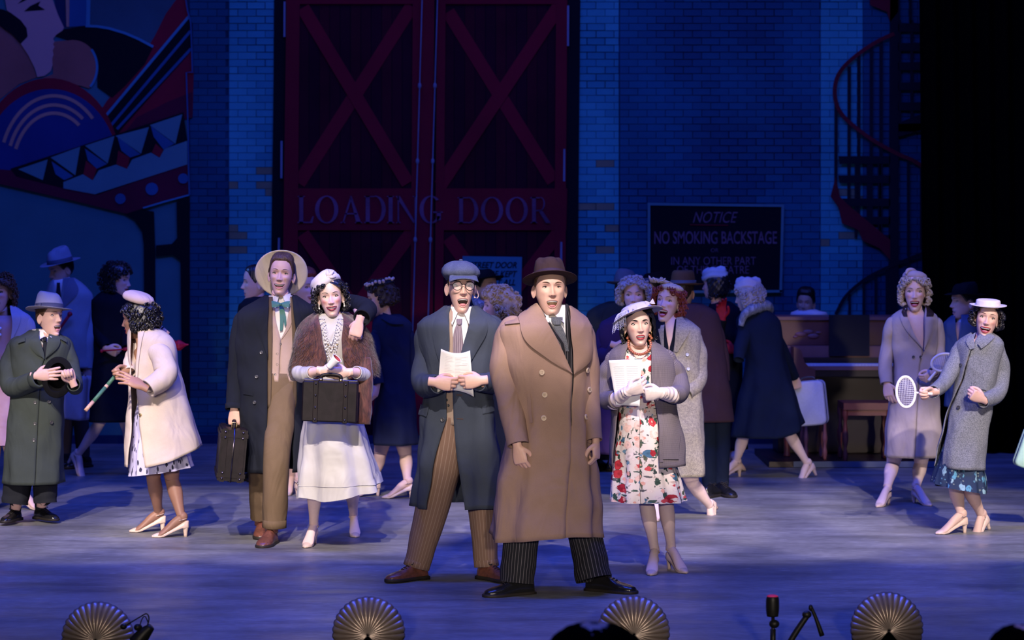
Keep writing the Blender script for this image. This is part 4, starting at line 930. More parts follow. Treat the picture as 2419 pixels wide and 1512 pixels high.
for x, y0, y1 in ((1690, 790, 1270), (1755, 825, 1240), (1700, -60, 140), (1640, -60, 100)): sp('baluster', [(x-6, y0), (x+6, y0), (x+6, y1), (x-6, y1)], p_ironb, 2)
sp('stringer', [(1500, -60), (1640, -60), (1640, 60), (1600, 110), (1585, 60), (1500, 25)], p_iron, 3)
for y in (120, 215, 310, 410, 510, 615): sp('tread', [(1640, y), (1800, y-4), (1800, y+40), (1640, y+38)], p_ironb, 3)
for x in (1640, 1700, 1765): sp('riser_bar', [(x, 100), (x+14, 100), (x+14, 650), (x, 650)], p_ironb, 2)
sp('landing', [(1640, 610), (1770, 560), (1770, 640), (1640, 680)], p_ironb, 3)
for y in (775, 870, 985, 1075, 1165): sp('tread', [(1345+max(0, (y-950)*.55), y), (1600, y), (1600, y+38), (1350+max(0, (y-950)*.6), y+38)], p_ironb, 3)
for x in (1425, 1485, 1540): sp('riser_bar', [(x, 780), (x+14, 780), (x+14, 1180), (x, 1180)], p_ironb, 2)
sp('stringer', [(1305, 975), (1330, 880), (1350, 975), (1385, 1010), (1480, 1090), (1600, 1190), (1600, 1290), (1545, 1230), (1465, 1195), (1440, 1140), (1362, 1108), (1345, 1030)], p_iron, 4)
sp('handrail', line(cr([(1330, 1560), (1380, 1470), (1470, 1390), (1570, 1335), (1680, 1290), (1800, 1240)], 24), 16), p_ironb, 4)
for x, y0 in ((1400, 1460), (1470, 1400), (1530, 1365), (1585, 1340), (1690, 1300)): sp('baluster', [(x-6, y0), (x+6, y0), (x+6, 1700), (x-6, 1700)], p_ironb, 2)

# ---- baseboard rail and the curtains at the sides
mb = MB(); mb.box((0, YB-.08, .035), (12, .12, .07), p_dblue); tag(mb.build('baseboard_back', smooth=False), 'dark low rail along the foot of the backdrop', kind='structure')
BLK = M('black_velour', (.002, .002, .002), .97, spec=0, var=.1, scale=40, sheen=.0)
def curtain(name, pts, Y, label, amp=.04):
    mb = MB(); x0, x1 = pts; u = np.linspace(0, 1, 90); rows = []
    for z in np.linspace(5.2, .01, 8): rows.append(np.stack([wx(x0, Y)+(.06*(5.2-z)/5.2)+(wx(x1, Y)-wx(x0, Y))*u, Y+amp*np.sin(u*70)+.01*np.sin(u*33+z), z+0*u], -1))
    mb.grid(np.array(rows), BLK); o = mb.build(name, solid=.01); tag(o, label, kind='structure')
curtain('wall_right', (2170, 2640), 21.0, 'black masking curtain hanging at the right edge of the stage')
# ================================================================= THE CAST, front row
def mfoot(p, px, sole, yaw, mat=None, **k):
    Y = CAMH*FPX/(sole-HY); a = np.array([(px-HX)*Y/FPX, Y, .11]); oxford(p, a, yaw, mat, **k); return a
def wfoot(p, px, sole, yaw, heel=.062, Y=None, lift=0, s=.92, **k):
    Y = Y or CAMH*FPX/(sole-HY); a = np.array([(px-HX)*Y/FPX, Y, (heel+.082)*s]); 
    if lift: a[2] = CAMH-(sole-HY)*Y/FPX
    pump(p, p.mb, a, yaw, heel, skin=TIGHTS.get(p.skin, TIGHTS['fair']), s=s, **k); return a
def wleg(p, hip, knee, ank, s=1.0):
    h, k = p.w(*hip), p.w(*knee); p.hips = getattr(p, 'hips', [])+[h]; stocking_leg(p.mb, (h, k, ank+np.array([0, .004, -.004])), TIGHTS.get(p.skin, TIGHTS['fair']), s)
def collar_band(p, h, mat, r=.062, z0=-.175, z1=-.138, y=.022, name='shirt_collar', wings=None, open_=.25, parent=None):
    c = np.array(h.M.translation); mb = MB(); u = np.linspace(open_, 2*pi-open_, 40); rows = []
    for k, z in ((1.10, z0), (1.04, (z0+z1)/2), (1.0, z1), (.94, z1), (.96, z0)): rows.append(np.stack([c[0]+r*k*np.sin(u), c[1]+y-r*1.05*k*np.cos(u), c[2]+z+.012*(1-np.cos(u))/2+0*u], -1))
    mb.grid(np.array(rows), mat)
    if wings:      # (left tip px, right tip px) of the collar points
        for sx, (tx, ty) in zip((-1, 1), wings):
            A = np.array([c[0]+sx*r*.16, c[1]+y-r*1.06, c[2]+z1-.004]); B = np.array([c[0]+sx*r*.98, c[1]+y-r*.25, c[2]+z1+.006]); C = p.w(tx, ty, -.125); D = np.array([c[0]+sx*r*1.12, c[1]+y-r*.35, c[2]+z0])
            P = np.array([[A, A*.5+B*.5+np.array([0, -.018, 0]), B], [A*.45+C*.55+[0, -.004, 0], (A+B+C+D)/4+[0, -.024, 0], B*.5+D*.5+[0, -.004, 0]], [C, C*.5+D*.5+[0, -.012, 0], D]])
            mb.grid(P, mat); mb.grid(P[:, ::-1]+np.array([0, .004, 0]), mat)
    o = mb.build(name, parent or p.root); return o
def tie(p, L, parent, mat, knot, pts, off=.014):
    """knot (px, py, w, h); pts: list of (px centre, py, half width)"""
    mb = MB(); L.strip(mb, [(x-w, y) for x, y, w in pts], [(x+w, y) for x, y, w in pts], mat, off, thick=.006, bulge=.003, n=14, m=7)
    kx, ky, kw, kh = knot; L.strip(mb, [(kx-kw/2, ky-kh/2), (kx-kw*.48, ky), (kx-kw*.30, ky+kh/2)], [(kx+kw/2, ky-kh/2), (kx+kw*.48, ky), (kx+kw*.30, ky+kh/2)], mat, off+.006, thick=.012, bulge=.008, n=8, m=7); mb.build('tie', parent)
PAPER = M('paper', (.86, .85, .84), .7, var=.03, scale=8); PAPER_LINE = M('paper_print', (.68, .67, .68), .8, var=0); BTN_CREAM = M('button_cream', (.62, .48, .36), .4, var=.1); BTN_DARK = M('button_dark', (.05, .05, .055), .3, var=0, spec=.6); HOLE = M('button_hole', (.08, .04, .03), .8, var=0)
WHITE = M('shirt_white', (.80, .80, .82), .7, var=.03); BRASS = M('brass', (.70, .52, .25), .3, metal=1, var=.05)
def sheet(name, label, cat, Y, quad, curve=(0, 0), bow=(0, 0), lines=None, mat=PAPER, n=14, dz=0):
    """sheet of paper: quad TL,TR,BR,BL in px with depth Y; curve = sag of the top and bottom edge in px"""
    q = Wa(quad, Y); u = np.linspace(0, 1, n)[None, :, None]; v = np.linspace(0, 1, n)[:, None, None]
    P = (q[0]*(1-u)+q[1]*u)*(1-v)+(q[3]*(1-u)+q[2]*u)*v; s_ = (4*u*(1-u))[..., 0]; vv = v[..., 0]
    P[..., 2] -= s_*(curve[0]*(1-vv)+curve[1]*vv)*Y/FPX; P[..., 1] += bow[0]*s_+bow[1]*4*vv*(1-vv)+.004*np.sin(7*vv+3*u[..., 0])
    c = P.reshape(-1, 3).mean(0); root = empty(name, c, label, cat); mb = MB(); mb.grid(P, mat); mb.build('page', root, solid=.0012)
    if lines:
        mb = MB()
        for (a, b_, v0) in lines:
            uu = np.linspace(a, b_, 8); i = np.clip(uu*(n-1), 0, n-1.01); j = min(n-2, v0*(n-1)); i0 = i.astype(int); f = (i-i0)[:, None]; j0 = int(j); g_ = j-j0
            f1 = (P[j0, i0]*(1-f)+P[j0, i0+1]*f)*(1-g_)+(P[j0+1, i0]*(1-f)+P[j0+1, i0+1]*f)*g_; f1 = f1+np.array([0, -.0015, 0])
            mb.grid(np.stack([f1+[0, 0, .0012], f1-[0, 0, .0012]]), PAPER_LINE)
        mb.build('printed_lines', root)
    return root

# ---- man in the brown double-breasted overcoat
p = Person('young man singing in a brown double-breasted overcoat and brown fedora', 12.95, 1310, seed=11)
h = p.head(1299, 680, 0, yaw=7, pitch=-3, s=1.08, opn=.95, smile=.25, brow=H_BROWN, wide=.99, jaw=1.03, browt=1.2, eye=.62); h.cap_hair(p.root, M('hair_sandy', (.20, .12, .07), .45, c2=(.1, .06, .03), scale=90, bump=.5), th=.004, top=-.004)
hat = felt_hat(hatframe(h, .040, .001, -14, 0), p.root, M('felt_brown', (.045, .026, .025), .88, 'wool', bump=.1), M('ribbon_brown', (.038, .020, .018), .6, var=.05), a=.082, b=.1, hgt=.116, brim=.056, front=.004, back=.004, side=.0, pinch=.22, dent=.02)
p.core.tube(Wa([(1303, 740, .03), (1300, 800, .0), (1300, 900, 0), (1302, 1000, 0), (1300, 1080, 0)], p.Y), [(.07, .06), (.17, .10), (.15, .10), (.14, .10), (.15, .11)], SK['fair'], 18, n=24, ref=(1, 0, 0))
BROWNCOAT = M('wool_camel_brown', (.33, .215, .168), .92, 'wool', bump=.12); PIN = M('pinstripe_black', (.016, .016, .02), .85, 'pin', scale=16, c2=(.14, .13, .14))
L = p.layer([(722, 1304, 42, .085, .035), (736, 1303, 58, .10, .025), (752, 1300, 82, .12, .01), (772, 1293, 108, .14), (830, 1292, 106, .15), (900, 1297, 98, .15), (985, 1302, 94, .15), (1060, 1298, 106, .17), (1150, 1292, 121, .20), (1266, 1289, 132, .235)], folds=(7, .085), wr=.006, fpow=1.3)
gap = [(700, 1262, 1350), (722, 1266, 1348), (745, 1285, 1347), (790, 1310, 1350), (835, 1332, 1353), (878, 1350, 1356), (1000, 1346, 1352), (1010, 1348, 1349), (1270, 1336, 1337)]
o = coat(p, L, BROWNCOAT, gap, 'overcoat', [([(1203, 778, .01), (1190, 860, -.01), (1203, 940, -.06), (1224, 1050, -.15)], [31, 33, 31, 27], dict(wr=.06)), ([(1376, 780, .02), (1388, 860, .02), (1392, 940, .0), (1404, 1040, -.09)], [28, 27, 25, 20], dict(wr=.06))], hem=lambda t: .018*np.sin(2*t+.5), lap=.010)
mb = MB(); L.strip(mb, [(1264, 716), (1226, 742), (1238, 800), (1290, 845), (1351, 882)], [(1268, 716), (1284, 742), (1303, 780), (1328, 830), (1353, 882)], BROWNCOAT, .020, n=26, m=9, bulge=.006, thick=.010); mb.build('lapel', o)
mb = MB(); L.strip(mb, [(1346, 722), (1347, 760), (1350, 800), (1354, 840), (1356, 884)], [(1352, 722), (1388, 752), (1398, 800), (1394, 850), (1357, 886)], BROWNCOAT, .020, n=26, m=9, bulge=.006, thick=.010); mb.build('lapel', o)
buttons(L, o, [(1280, 880), (1287, 933), (1286, 988), (1391, 875), (1394, 921), (1388, 985)], .0155, BTN_CREAM, HOLE, .010)
mb = MB(); L.strip(mb, [(1319, 933), (1337, 934)], [(1319, 935), (1337, 936)], HOLE, .002, thick=.002, n=3, m=2); mb.build('buttonhole', o); mb = MB(); L.strip(mb, [(1317, 984), (1331, 985)], [(1317, 986), (1331, 987)], HOLE, .002, thick=.002, n=3, m=2); mb.build('buttonhole', o)
mb = MB(); L.strip(mb, [(1243, 930), (1250, 1000)], [(1252, 928), (1259, 998)], BROWNCOAT, .006, n=8, m=4); mb.build('pocket_welt', o)
mb = MB(); L.strip(mb, [(1200, 752), (1218, 756)], [(1196, 766), (1232, 762)], BROWNCOAT, .012, n=8, m=4, thick=.008); mb.build('epaulette', o)
J = Layer(p.Y, [(718, 1304, 36, .075, .035), (735, 1304, 56, .085, .03), (760, 1303, 84, .10, .01), (800, 1303, 90, .122), (900, 1305, 86, .13), (1010, 1306, 84, .13)], wr=.002)
mb = MB(); J.mesh(mb, PIN, [(700, 1268, 1338), (722, 1272, 1336), (758, 1298, 1336), (812, 1333, 1338), (830, 1336, 1337), (1010, 1336, 1337)], n=30); mb.build('waistcoat', p.root, solid=.004)
S = Layer(p.Y, [(720, 1304, 30, .065, .035), (740, 1306, 50, .07, .03), (765, 1308, 76, .09, .01), (850, 1308, 78, .11)], wr=.002)
mb = MB(); S.mesh(mb, WHITE, None, n=20); sh = mb.build('shirt', p.root); collar_band(p, h, WHITE, .064, -.165, -.128, wings=((1298, 762), (1334, 764)), parent=sh)
tie(p, S, sh, M('tie_grey', (.06, .065, .08), .6, 'tweed', scale=180, c2=(.14, .15, .17)), (1316, 758, 27, 18), [(1316, 764, 7), (1321, 780, 11), (1326, 800, 12), (1333, 830, 11)], off=.026)
hand(p.mb, p.w(1222, 1054, -.16), (.22, -.12, -1), (1, -.5, 0), 'R', 'curl', 1.0, SK['fair']); hand(p.mb, p.w(1408, 1044, -.10), (.02, -.15, -1), (-.5, -1, 0), 'L', 'curl', .95, SK['fair'])
aL = mfoot(p, 1233, 1404, -62, s=1.06); aR = mfoot(p, 1413, 1396, 62, s=1.06)
mb = MB(); trouser(p, mb, [(1262, 1050, .0), (1246, 1150, .0), (1233, 1262, -.03), (1222, 1376, -.06)], [50, 48, 42, 41], PIN, seed=1); trouser(p, mb, [(1336, 1050, .0), (1350, 1150, .02), (1380, 1262, -.0), (1404, 1368, -.06)], [48, 44, 40, 43], PIN, seed=2, wr=.04); mb.build('trousers', p.root)
p.finish(arms=[[(1200, 790), (1203, 940, -.06), (1222, 1056, -.16)], [(1380, 790), (1392, 940), (1408, 1044, -.1)]], legs=[[(1262, 1060), (1235, 1240), (1233, 1366)], [(1340, 1060), (1382, 1240), (1413, 1360)]])

# ---- newsboy with the script
p = Person('young man singing in a blue-grey flat cap, round glasses and long grey coat', 13.45, 1085, seed=21)
h = p.head(1089, 676, 0, yaw=9, pitch=-2, roll=1, s=1.08, opn=1.12, smile=.2, wide=.88, jaw=.98, eye=1.1, brow=H_BROWN); h.cap_hair(p.root, H_DKBR, th=.004, top=-.004)
CAPM = M('cap_tweed', (.085, .10, .16), .9, 'tweed', scale=200, c2=(.055, .065, .11)); tf = hatframe(h, .046, .01, -3, 0)
mb = MB(); t = np.linspace(-pi, pi, 80, endpoint=False); rows = []
for k, z, w_ in ((.88, -.016, 0), (.95, -.006, 0), (1.09, .006, .3), (1.17, .022, .7), (1.12, .042, 1), (.95, .062, 1), (.70, .076, .8), (.4, .085, .4), (.08, .088, 0)):
    rows.append(np.stack([(.086*k)*np.sin(t)*(1+.035*w_*np.abs(np.sin(4*t))), -(.100*k)*np.cos(t)*(1+.035*w_*np.abs(np.sin(4*t)))+.004, z+.010*w_*np.cos(t)*-1+.004*np.sin(3*t+1)*w_], -1))
mb.grid(tf(np.array(rows)), CAPM, cu=True, cap1=True); cp = mb.build('flat_cap', p.root); part('cap_button', cp, lambda m: m.ball((0, 0, .090), (.011, .011, .005), CAPM, 12, 6, tf))
def visor(m):
    tt = np.linspace(-1.15, 1.15, 26); G = []
    for r_ in (0, .5, 1): G.append(np.stack([(.078+.006*r_)*np.sin(tt), -(.088+.052*r_*np.cos(tt)**.7), .004-.020*r_-.010*np.abs(np.sin(tt))**2*r_+.018*np.cos(tt)*(1-r_*.3)-.01], -1))
    G = np.array(G); m.grid(tf(G), CAPM); m.grid(tf(G[:, ::-1]-np.array([0, 0, .004])), CAPM); m.grid(tf(np.stack([G[-1], G[-1]-np.array([0, 0, .004])])), CAPM)
part('visor', cp, visor)
RIM = M('glasses_rim', (.012, .008, .008), .3, var=0); LENS = M('glasses_lens', (.9, .92, .95), .05, var=0)
LENS.node_tree.nodes['Principled BSDF'].inputs['Alpha'].default_value = .10
g = MB(); aa = np.linspace(0, 2*pi, 29)
for sx in (-1, 1): g.tube(h.tf(np.stack([sx*.0325+.0235*np.cos(aa), -.108+.000*aa+.012*np.abs(sx*.0325+.0235*np.cos(aa))/.06, .000+.0225*np.sin(aa)], -1)), .0021, RIM, 6); g.tube(h.tf(np.array([(sx*.055, -.098, .006), (sx*.078, -.05, .006), (sx*.080, .005, .002)])), .0016, RIM, 6)
g.tube(h.tf(np.array([(-.010, -.107, .004), (0, -.110, .008), (.010, -.107, .004)])), .0020, RIM, 6); gl = g.build('glasses', p.root)
for sx in (-1, 1): part('lens', gl, lambda m: m.grid(h.tf(np.array([[(sx*.0325+.022*k*cos(a), -.1075+.004*abs(k), .021*k*sin(a)) for a in np.linspace(0, 2*pi, 24, endpoint=False)] for k in (1, .5, .05)])), LENS, cu=True, cap1=True))
part('headset_microphone', p.root, lambda m: (m.tube(h.tf(np.array([(.082, .0, -.015), (.090, -.012, -.045), (.082, -.03, -.062), (.066, -.055, -.058)])), .0022, SK['pale'], 6), m.ball((.064, -.058, -.058), .004, SK['pale'], 8, 6, h.tf)))
GREYCOAT = M('wool_blue_grey', (.052, .063, .088), .92, 'wool', bump=.12); VESTT = M('waistcoat_tan', (.36, .27, .21), .9, 'wool', bump=.1); BPIN = M('trouser_brown_stripe', (.20, .125, .092), .88, 'pin', scale=14, c2=(.30, .21, .165))
L = p.layer([(722, 1089, 38, .085, .035), (738, 1088, 58, .10, .025), (751, 1087, 84, .12, .01), (770, 1085, 101, .135), (840, 1085, 93, .14), (930, 1085, 84, .14), (1000, 1084, 88, .145), (1100, 1083, 99, .17), (1195, 1082, 109, .19)], folds=(7, .07), wr=.006)
o = coat(p, L, GREYCOAT, [(700, 1056, 1120), (722, 1060, 1116), (760, 1062, 1110), (830, 1060, 1090), (900, 1056, 1070), (938, 1054, 1070), (989, 1055, 1071), (1063, 1032, 1077), (1194, 1008, 1097)], 'overcoat',
 [([(1012, 774, .01), (1006, 850, .01), (1003, 908, -.07), (1034, 908, -.235)], [29, 28, 30, 21], dict(wr=.08)), ([(1166, 774, .01), (1176, 850, .01), (1172, 900, -.08), (1130, 904, -.235)], [28, 28, 29, 21], dict(wr=.08))])
for A, B in (([(1062, 722), (1030, 750), (1022, 790), (1038, 850), (1056, 898)], [(1064, 722), (1058, 750), (1062, 790), (1060, 850), (1057, 900)]), ([(1114, 722), (1110, 750), (1106, 790), (1092, 850), (1071, 900)], [(1116, 722), (1148, 750), (1150, 790), (1115, 850), (1073, 902)])):
    mb = MB(); L.strip(mb, A, B, GREYCOAT, .016, n=24, m=8, bulge=.008); mb.build('lapel', o)
for A, B in (([(995, 955), (1012, 960)], [(985, 975), (1008, 985)]), ([(1137, 948), (1178, 944)], [(1140, 978), (1180, 966)])): mb = MB(); L.strip(mb, A, B, GREYCOAT, .008, n=8, m=5, thick=.006); mb.build('pocket_flap', o)
buttons(L, o, [(1044, 992)], .013, BTN_DARK, None); mb = MB(); L.strip(mb, [(1079, 988), (1094, 989)], [(1079, 990), (1094, 991)], HOLE, .002, thick=.002, n=3, m=2); mb.build('buttonhole', o); mb = MB(); L.strip(mb, [(1078, 932), (1091, 932)], [(1078, 934), (1091, 934)], HOLE, .002, thick=.002, n=3, m=2); mb.build('buttonhole', o)
V = Layer(p.Y, [(728, 1089, 40, .08, .03), (760, 1088, 72, .10, .005), (850, 1087, 72, .118), (940, 1087, 70, .12), (1000, 1087, 72, .12)], wr=.002)
mb = MB(); V.mesh(mb, VESTT, [(720, 1070, 1112), (735, 1068, 1112), (790, 1070, 1102), (845, 1078, 1088), (870, 1082, 1083), (1000, 1080, 1081)], n=30); vo = mb.build('waistcoat', p.root, solid=.004); buttons(V, vo, [(1055, 945), (1059, 958)], .008, BTN_DARK, None, .004)
mb = MB(); V.strip(mb, [(1063, 735), (1062, 790), (1064, 850)], [(1069, 735), (1069, 790), (1071, 850)], M('jacket_lining', (.40, .22, .17), .8, 'wool'), .006, n=10, m=3); mb.build('jacket_edge', p.root)
S = Layer(p.Y, [(724, 1089, 34, .07, .03), (745, 1089, 52, .08, .03), (770, 1088, 66, .098, .01), (860, 1088, 66, .112)], wr=.002)
mb = MB(); S.mesh(mb, WHITE, None, n=20); sh = mb.build('shirt', p.root); collar_band(p, h, WHITE, .062, -.165, -.125, wings=((1068, 768), (1108, 766)), parent=sh)
tie(p, S, sh, M('tie_striped', (.16, .12, .15), .55, 'pin', scale=30, c2=(.42, .36, .38)), (1085, 760, 14, 14), [(1084, 764, 5), (1082, 785, 10), (1082, 815, 12), (1083, 850, 12)], off=.022)
hand(p.mb, p.w(1026, 903, -.265), (1, -.10, -.12), (0, 0, 1), 'R', 'hold', .98, SK['fair']); hand(p.mb, p.w(1138, 899, -.265), (-1, -.10, -.1), (0, 0, 1), 'L', 'hold', .98, SK['fair'])
mfoot(p, 986, 1370, -52, LEATHER_TAN, s=.98); mfoot(p, 1150, 1370, 42, LEATHER_TAN, s=.98)
mb = MB(); trouser(p, mb, [(1062, 985, .0), (1048, 1080, -.01), (1022, 1200, -.01), (984, 1340, -.03)], [52, 47, 40, 30], BPIN, cuff=.035, seed=3); trouser(p, mb, [(1112, 985, .01), (1128, 1080, .01), (1140, 1200, .0), (1150, 1338, -.03)], [50, 44, 34, 28], BPIN, cuff=.035, seed=4); mb.build('trousers', p.root)
p.finish(torso=[(1089, 745, .03, .06, .05), (1087, 800, 0, .15, .09), (1087, 900, 0, .13, .09), (1087, 1000, 0, .14, .1)], arms=[[(1006, 790), (998, 906, -.06), (1024, 908, -.22)], [(1170, 790), (1172, 900, -.06), (1140, 908, -.22)]], legs=[[(1062, 990), (1022, 1200), (986, 1338)], [(1112, 990), (1140, 1200), (1150, 1338)]])
rr = random.Random(5); lines = []
for k in range(15):
    v0 = .12+k*.038; lines += [(a, min(.92, a+rr.uniform(.12, .3)), v0) for a in (.16, .48, .72)][:rr.choice((2, 3, 3))]
sheet('script_pages', 'sheaf of white typed pages held by the man in the flat cap', 'paper', p.Y, [(1042, 824, -.27), (1110, 828, -.27), (1119, 937, -.22), (1033, 929, -.22)], (9, -9), (.03, .0), lines)

# ---- woman in the floral dress
p = Person('woman in a floral dress, grey tweed coat, white gloves and wide lavender-grey hat', 13.8, 1530, 'pale', seed=31)
h = p.head(1506, 766, 0, yaw=7, pitch=-2, roll=-3, s=1.0, opn=.42, smile=0, fem=1, lips=LIPR, blush=.3, brow=LASH, browt=1.7, eye=1.1); hb = h.bob(p.root, H_BLACK, w=.104, bot=-.105, gap=(26, 50, 58), ncurl=24, kind='wave', cr_=(.010, .004), back=.13, zlim=(-.2, -.07), top=.118); h.earrings(p.root, BRASS, 'hoop')
HATG = M('felt_lavender', (.46, .43, .50), .85, 'wool', bump=.08); tf = hatframe(h, .060, .004, -9, -13)
hat = felt_hat(tf, p.root, HATG, M('ribbon_lilac', (.52, .50, .62), .5, var=.04), a=.096, b=.110, hgt=.056, brim=.056, front=.006, back=-.006, side=-.016, dent=.004, pinch=0, flat=True, topw=.72, name='brimmed_hat', bandh=.018)
for x, y, z in ((-.035, -.105, .022), (.075, -.085, .030)):
    def bow(m, x=x, y=y, z=z):
        for sx in (-1, 1): m.grid(tf(np.array([[(x, y, z-.004), (x, y-.003, z+.004)], [(x+sx*.014, y-.008, z-.012), (x+sx*.014, y-.008, z+.014)], [(x+sx*.028, y-.002, z-.014), (x+sx*.024, y-.002, z+.020)]])), HATG)
        m.ball((x, y-.004, z), .005, HATG, 8, 6, tf)
    part('bow', hat, bow)
VEIL = M('veil_net', (.62, .62, .72), .6, var=0)
mb = MB(); uu = np.linspace(0, 1, 15)[None]; vv = np.linspace(0, 1, 15)[:, None]; th = -.70-uu*1.25
P = np.stack([(.10+.064*vv)*np.sin(th)*1.03, -(.11+.066*vv)*np.cos(th), .030-.095*vv**1.5+.006*np.sin(20*uu)*vv], -1); mb.grid(tf(P), VEIL); v = mb.build('veil', hat); md = v.modifiers.new('net', 'WIREFRAME'); md.thickness = .0016
TW = M('coat_grey_check', (.20, .17, .185), .92, 'check', scale=260, c2=(.105, .09, .105)); FLO = M('dress_floral', (.86, .8, .76), .7, 'floral'); SATIN = M('glove_satin', (.74, .64, .60), .4, 'satin', c2=(.66, .54, .50), spec=.5)
D = p.layer([(815, 1510, 28, .07, .03), (835, 1510, 56, .09, .01), (870, 1511, 60, .108), (950, 1513, 50, .10), (985, 1514, 54, .11), (1080, 1522, 70, .135), (1182, 1532, 88, .19)], folds=(9, .07), fpow=1.5)
mb = MB(); D.mesh(mb, FLO, [(812, 1488, 1534), (826, 1490, 1532), (840, 1499, 1524), (852, 1509, 1513), (860, 1511, 1511.5), (1183, 1511, 1511.5)], n=60, m=110); dr_ = mb.build('dress', p.root)
mb = MB(); D.strip(mb, [(1462, 953), (1500, 956), (1562, 955)], [(1462, 962), (1500, 965), (1562, 964)], FLO, .006, n=20, m=4); mb.build('belt', dr_)
L = p.layer([(806, 1510, 34, .085, .03), (820, 1510, 58, .10, .02), (838, 1512, 76, .118), (870, 1514, 82, .13), (920, 1517, 80, .132), (970, 1521, 78, .135), (1030, 1525, 87, .165), (1098, 1528, 91, .19)], folds=(5, .02))
o = coat(p, L, TW, [(800, 1484, 1536), (815, 1486, 1536), (838, 1478, 1540), (896, 1466, 1543), (960, 1464, 1557), (1092, 1449, 1557), (1100, 1448, 1557)], 'coat', [([(1448, 852, .01), (1430, 900, .02), (1434, 942, -.04), (1456, 944, -.14)], [24, 24, 24, 22], dict(wr=.07)), ([(1578, 850, .01), (1602, 895, .02), (1604, 928, -.08), (1588, 934, -.17)], [24, 25, 24, 20], dict(wr=.07))])
mb = MB(); L.strip(mb, [(1538, 812), (1540, 900), (1557, 1000), (1558, 1092)], [(1552, 812), (1562, 900), (1566, 1000), (1566, 1092)], TW, .006, n=20, m=4); mb.build('facing', o); mb = MB(); L.strip(mb, [(1566, 1030), (1608, 1030)], [(1564, 1085), (1607, 1085)], TW, .007, n=6, m=6); mb.build('pocket', o)
for (a, b_, c, sd) in (((1446, 950, -.10), (1484, 924, -.24), (1, 0, .35), 'R'), ((1594, 934, -.14), (1560, 928, -.25), (-1, 0, -.12), 'L')):
    A, B = p.w(*a), p.w(*b_); gm = MB()
    gm.tube(np.array([A, A*.6+B*.4, A*.2+B*.8, B]), [.048, .042, .035, .031], SATIN, 20, n=40, mod=lambda v, t: 1+.07*np.sin(34*v+.9*np.cos(t+1))*(1-v*.7)); hand(gm, B-nrm(B-A)*.01, c, (0, -.2, 1), sd, 'grip' if sd == 'L' else 'curl', .97, SATIN); gm.build('glove', p.root)
NK = M('necklace_amber', (.42, .13, .07), .25, spec=.6, var=.2, scale=120)
for k in range(30):
    a = radians(-152+k*304/29); P = L.at(1511+27*sin(a), 806+36*cos(a)*.75+4, -.012) if cos(a) > -.2 else p.w(1511+30*sin(a), 808+25*cos(a), .0)
    if k % 1 == 0: part('bead', p.root, lambda m: m.ball(P+np.array([0, -.012 if cos(a) > 0 else .01, 0]), (.0095, .008, .0085), NK, 10, 6))
aL = wfoot(p, 1546, 1350, -10, pitch=0); aR = wfoot(p, 1586, 1346, 24)
wleg(p, (1512, 1000), (1526, 1180), aL, .95); wleg(p, (1550, 1000), (1572, 1180), aR, .95)
p.finish(torso=[(1509, 825, .02, .05, .05), (1512, 860, 0, .11, .08), (1513, 950, 0, .095, .075), (1518, 1020, 0, .13, .10)], arms=[[(1448, 855), (1436, 940, -.03), (1484, 924, -.22)], [(1578, 855), (1600, 925, -.05), (1562, 928, -.22)]])
sheet('song_sheet', 'creased translucent page held in white gloves by the woman in the floral dress', 'paper', p.Y, [(1438, 851, -.21), (1516, 849, -.21), (1511, 960, -.19), (1456, 957, -.19)], (0, 0), (.01, .006), [(a, b_, .15+.045*k) for k in range(13) for a, b_ in ((.12, .45), (.52, .9))])

# ---- cowboy
p = Person('laughing young man in a cream cowboy hat, long charcoal coat and tan waistcoat', 15.15, 640, seed=41)
h = p.head(665, 648, 0, yaw=-1, pitch=-4, roll=4, s=1.03, opn=.62, smile=1, brow=H_BROWN, eye=.75, jaw=.97); h.cap_hair(p.root, H_BROWN, th=.006, hl=.080, side=-.03, top=.008)
FELT = M('felt_cream', (.66, .56, .42), .85, 'wool', bump=.05)
tf = tfm(Matrix.Translation(W(665, 645, p.Y+.10)) @ Matrix.Rotation(radians(4), 4, 'Z') @ Matrix.Rotation(radians(-74), 4, 'X'))
mb = MB(); t = np.linspace(-pi, pi, 90, endpoint=False); rows = []
for r_ in (0, .3, .6, .85, 1): rows.append(np.stack([(.085+.083*r_)*np.sin(t)*(1+.02*np.sin(3*t+1)*r_), -(.098+.058*r_)*np.cos(t), (.030*np.abs(np.sin(t))**2-.012*np.cos(t)**2)*r_**1.5], -1))
rows = np.array(rows); mb.grid(tf(np.concatenate([rows, rows[::-1]+np.array([0, 0, .003])])), FELT, cu=True); cr2 = []
for k, z in ((1, 0), (.98, .04), (.92, .08), (.85, .105), (.7, .115), (.45, .10), (.1, .09)): cr2.append(np.stack([.085*k*np.sin(t), -.098*k*np.cos(t), z+0*t], -1))
mb.grid(tf(np.array(cr2)), FELT, cu=True, cap1=True); ch = mb.build('cowboy_hat', p.root); part('hat_cord', ch, lambda m: m.tube(tf(np.array([(.086*sin(a), -.099*cos(a), .008) for a in np.linspace(0, 2*pi, 30)])), .003, M('cord', (.3, .2, .12), .7, var=0), 5))
CHAR = M('wool_charcoal', (.011, .013, .020), .93, 'wool', bump=.12); JB = M('jacket_brown', (.10, .07, .045), .9, 'wool'); VT = M('waistcoat_fawn', (.36, .26, .22), .9, 'wool', bump=.1); TB = M('trouser_brown', (.125, .085, .052), .85, 'wool', bump=.1); SHC = M('shirt_cream', (.62, .60, .58), .75, var=.06, scale=12)
L = p.layer([(698, 662, 40, .09, .035), (714, 661, 64, .105, .02), (732, 657, 88, .12, 0), (762, 650, 94, .135), (850, 648, 86, .14), (950, 645, 80, .14), (1040, 645, 73, .15), (1112, 646, 68, .16)], folds=(6, .07), wr=.006)
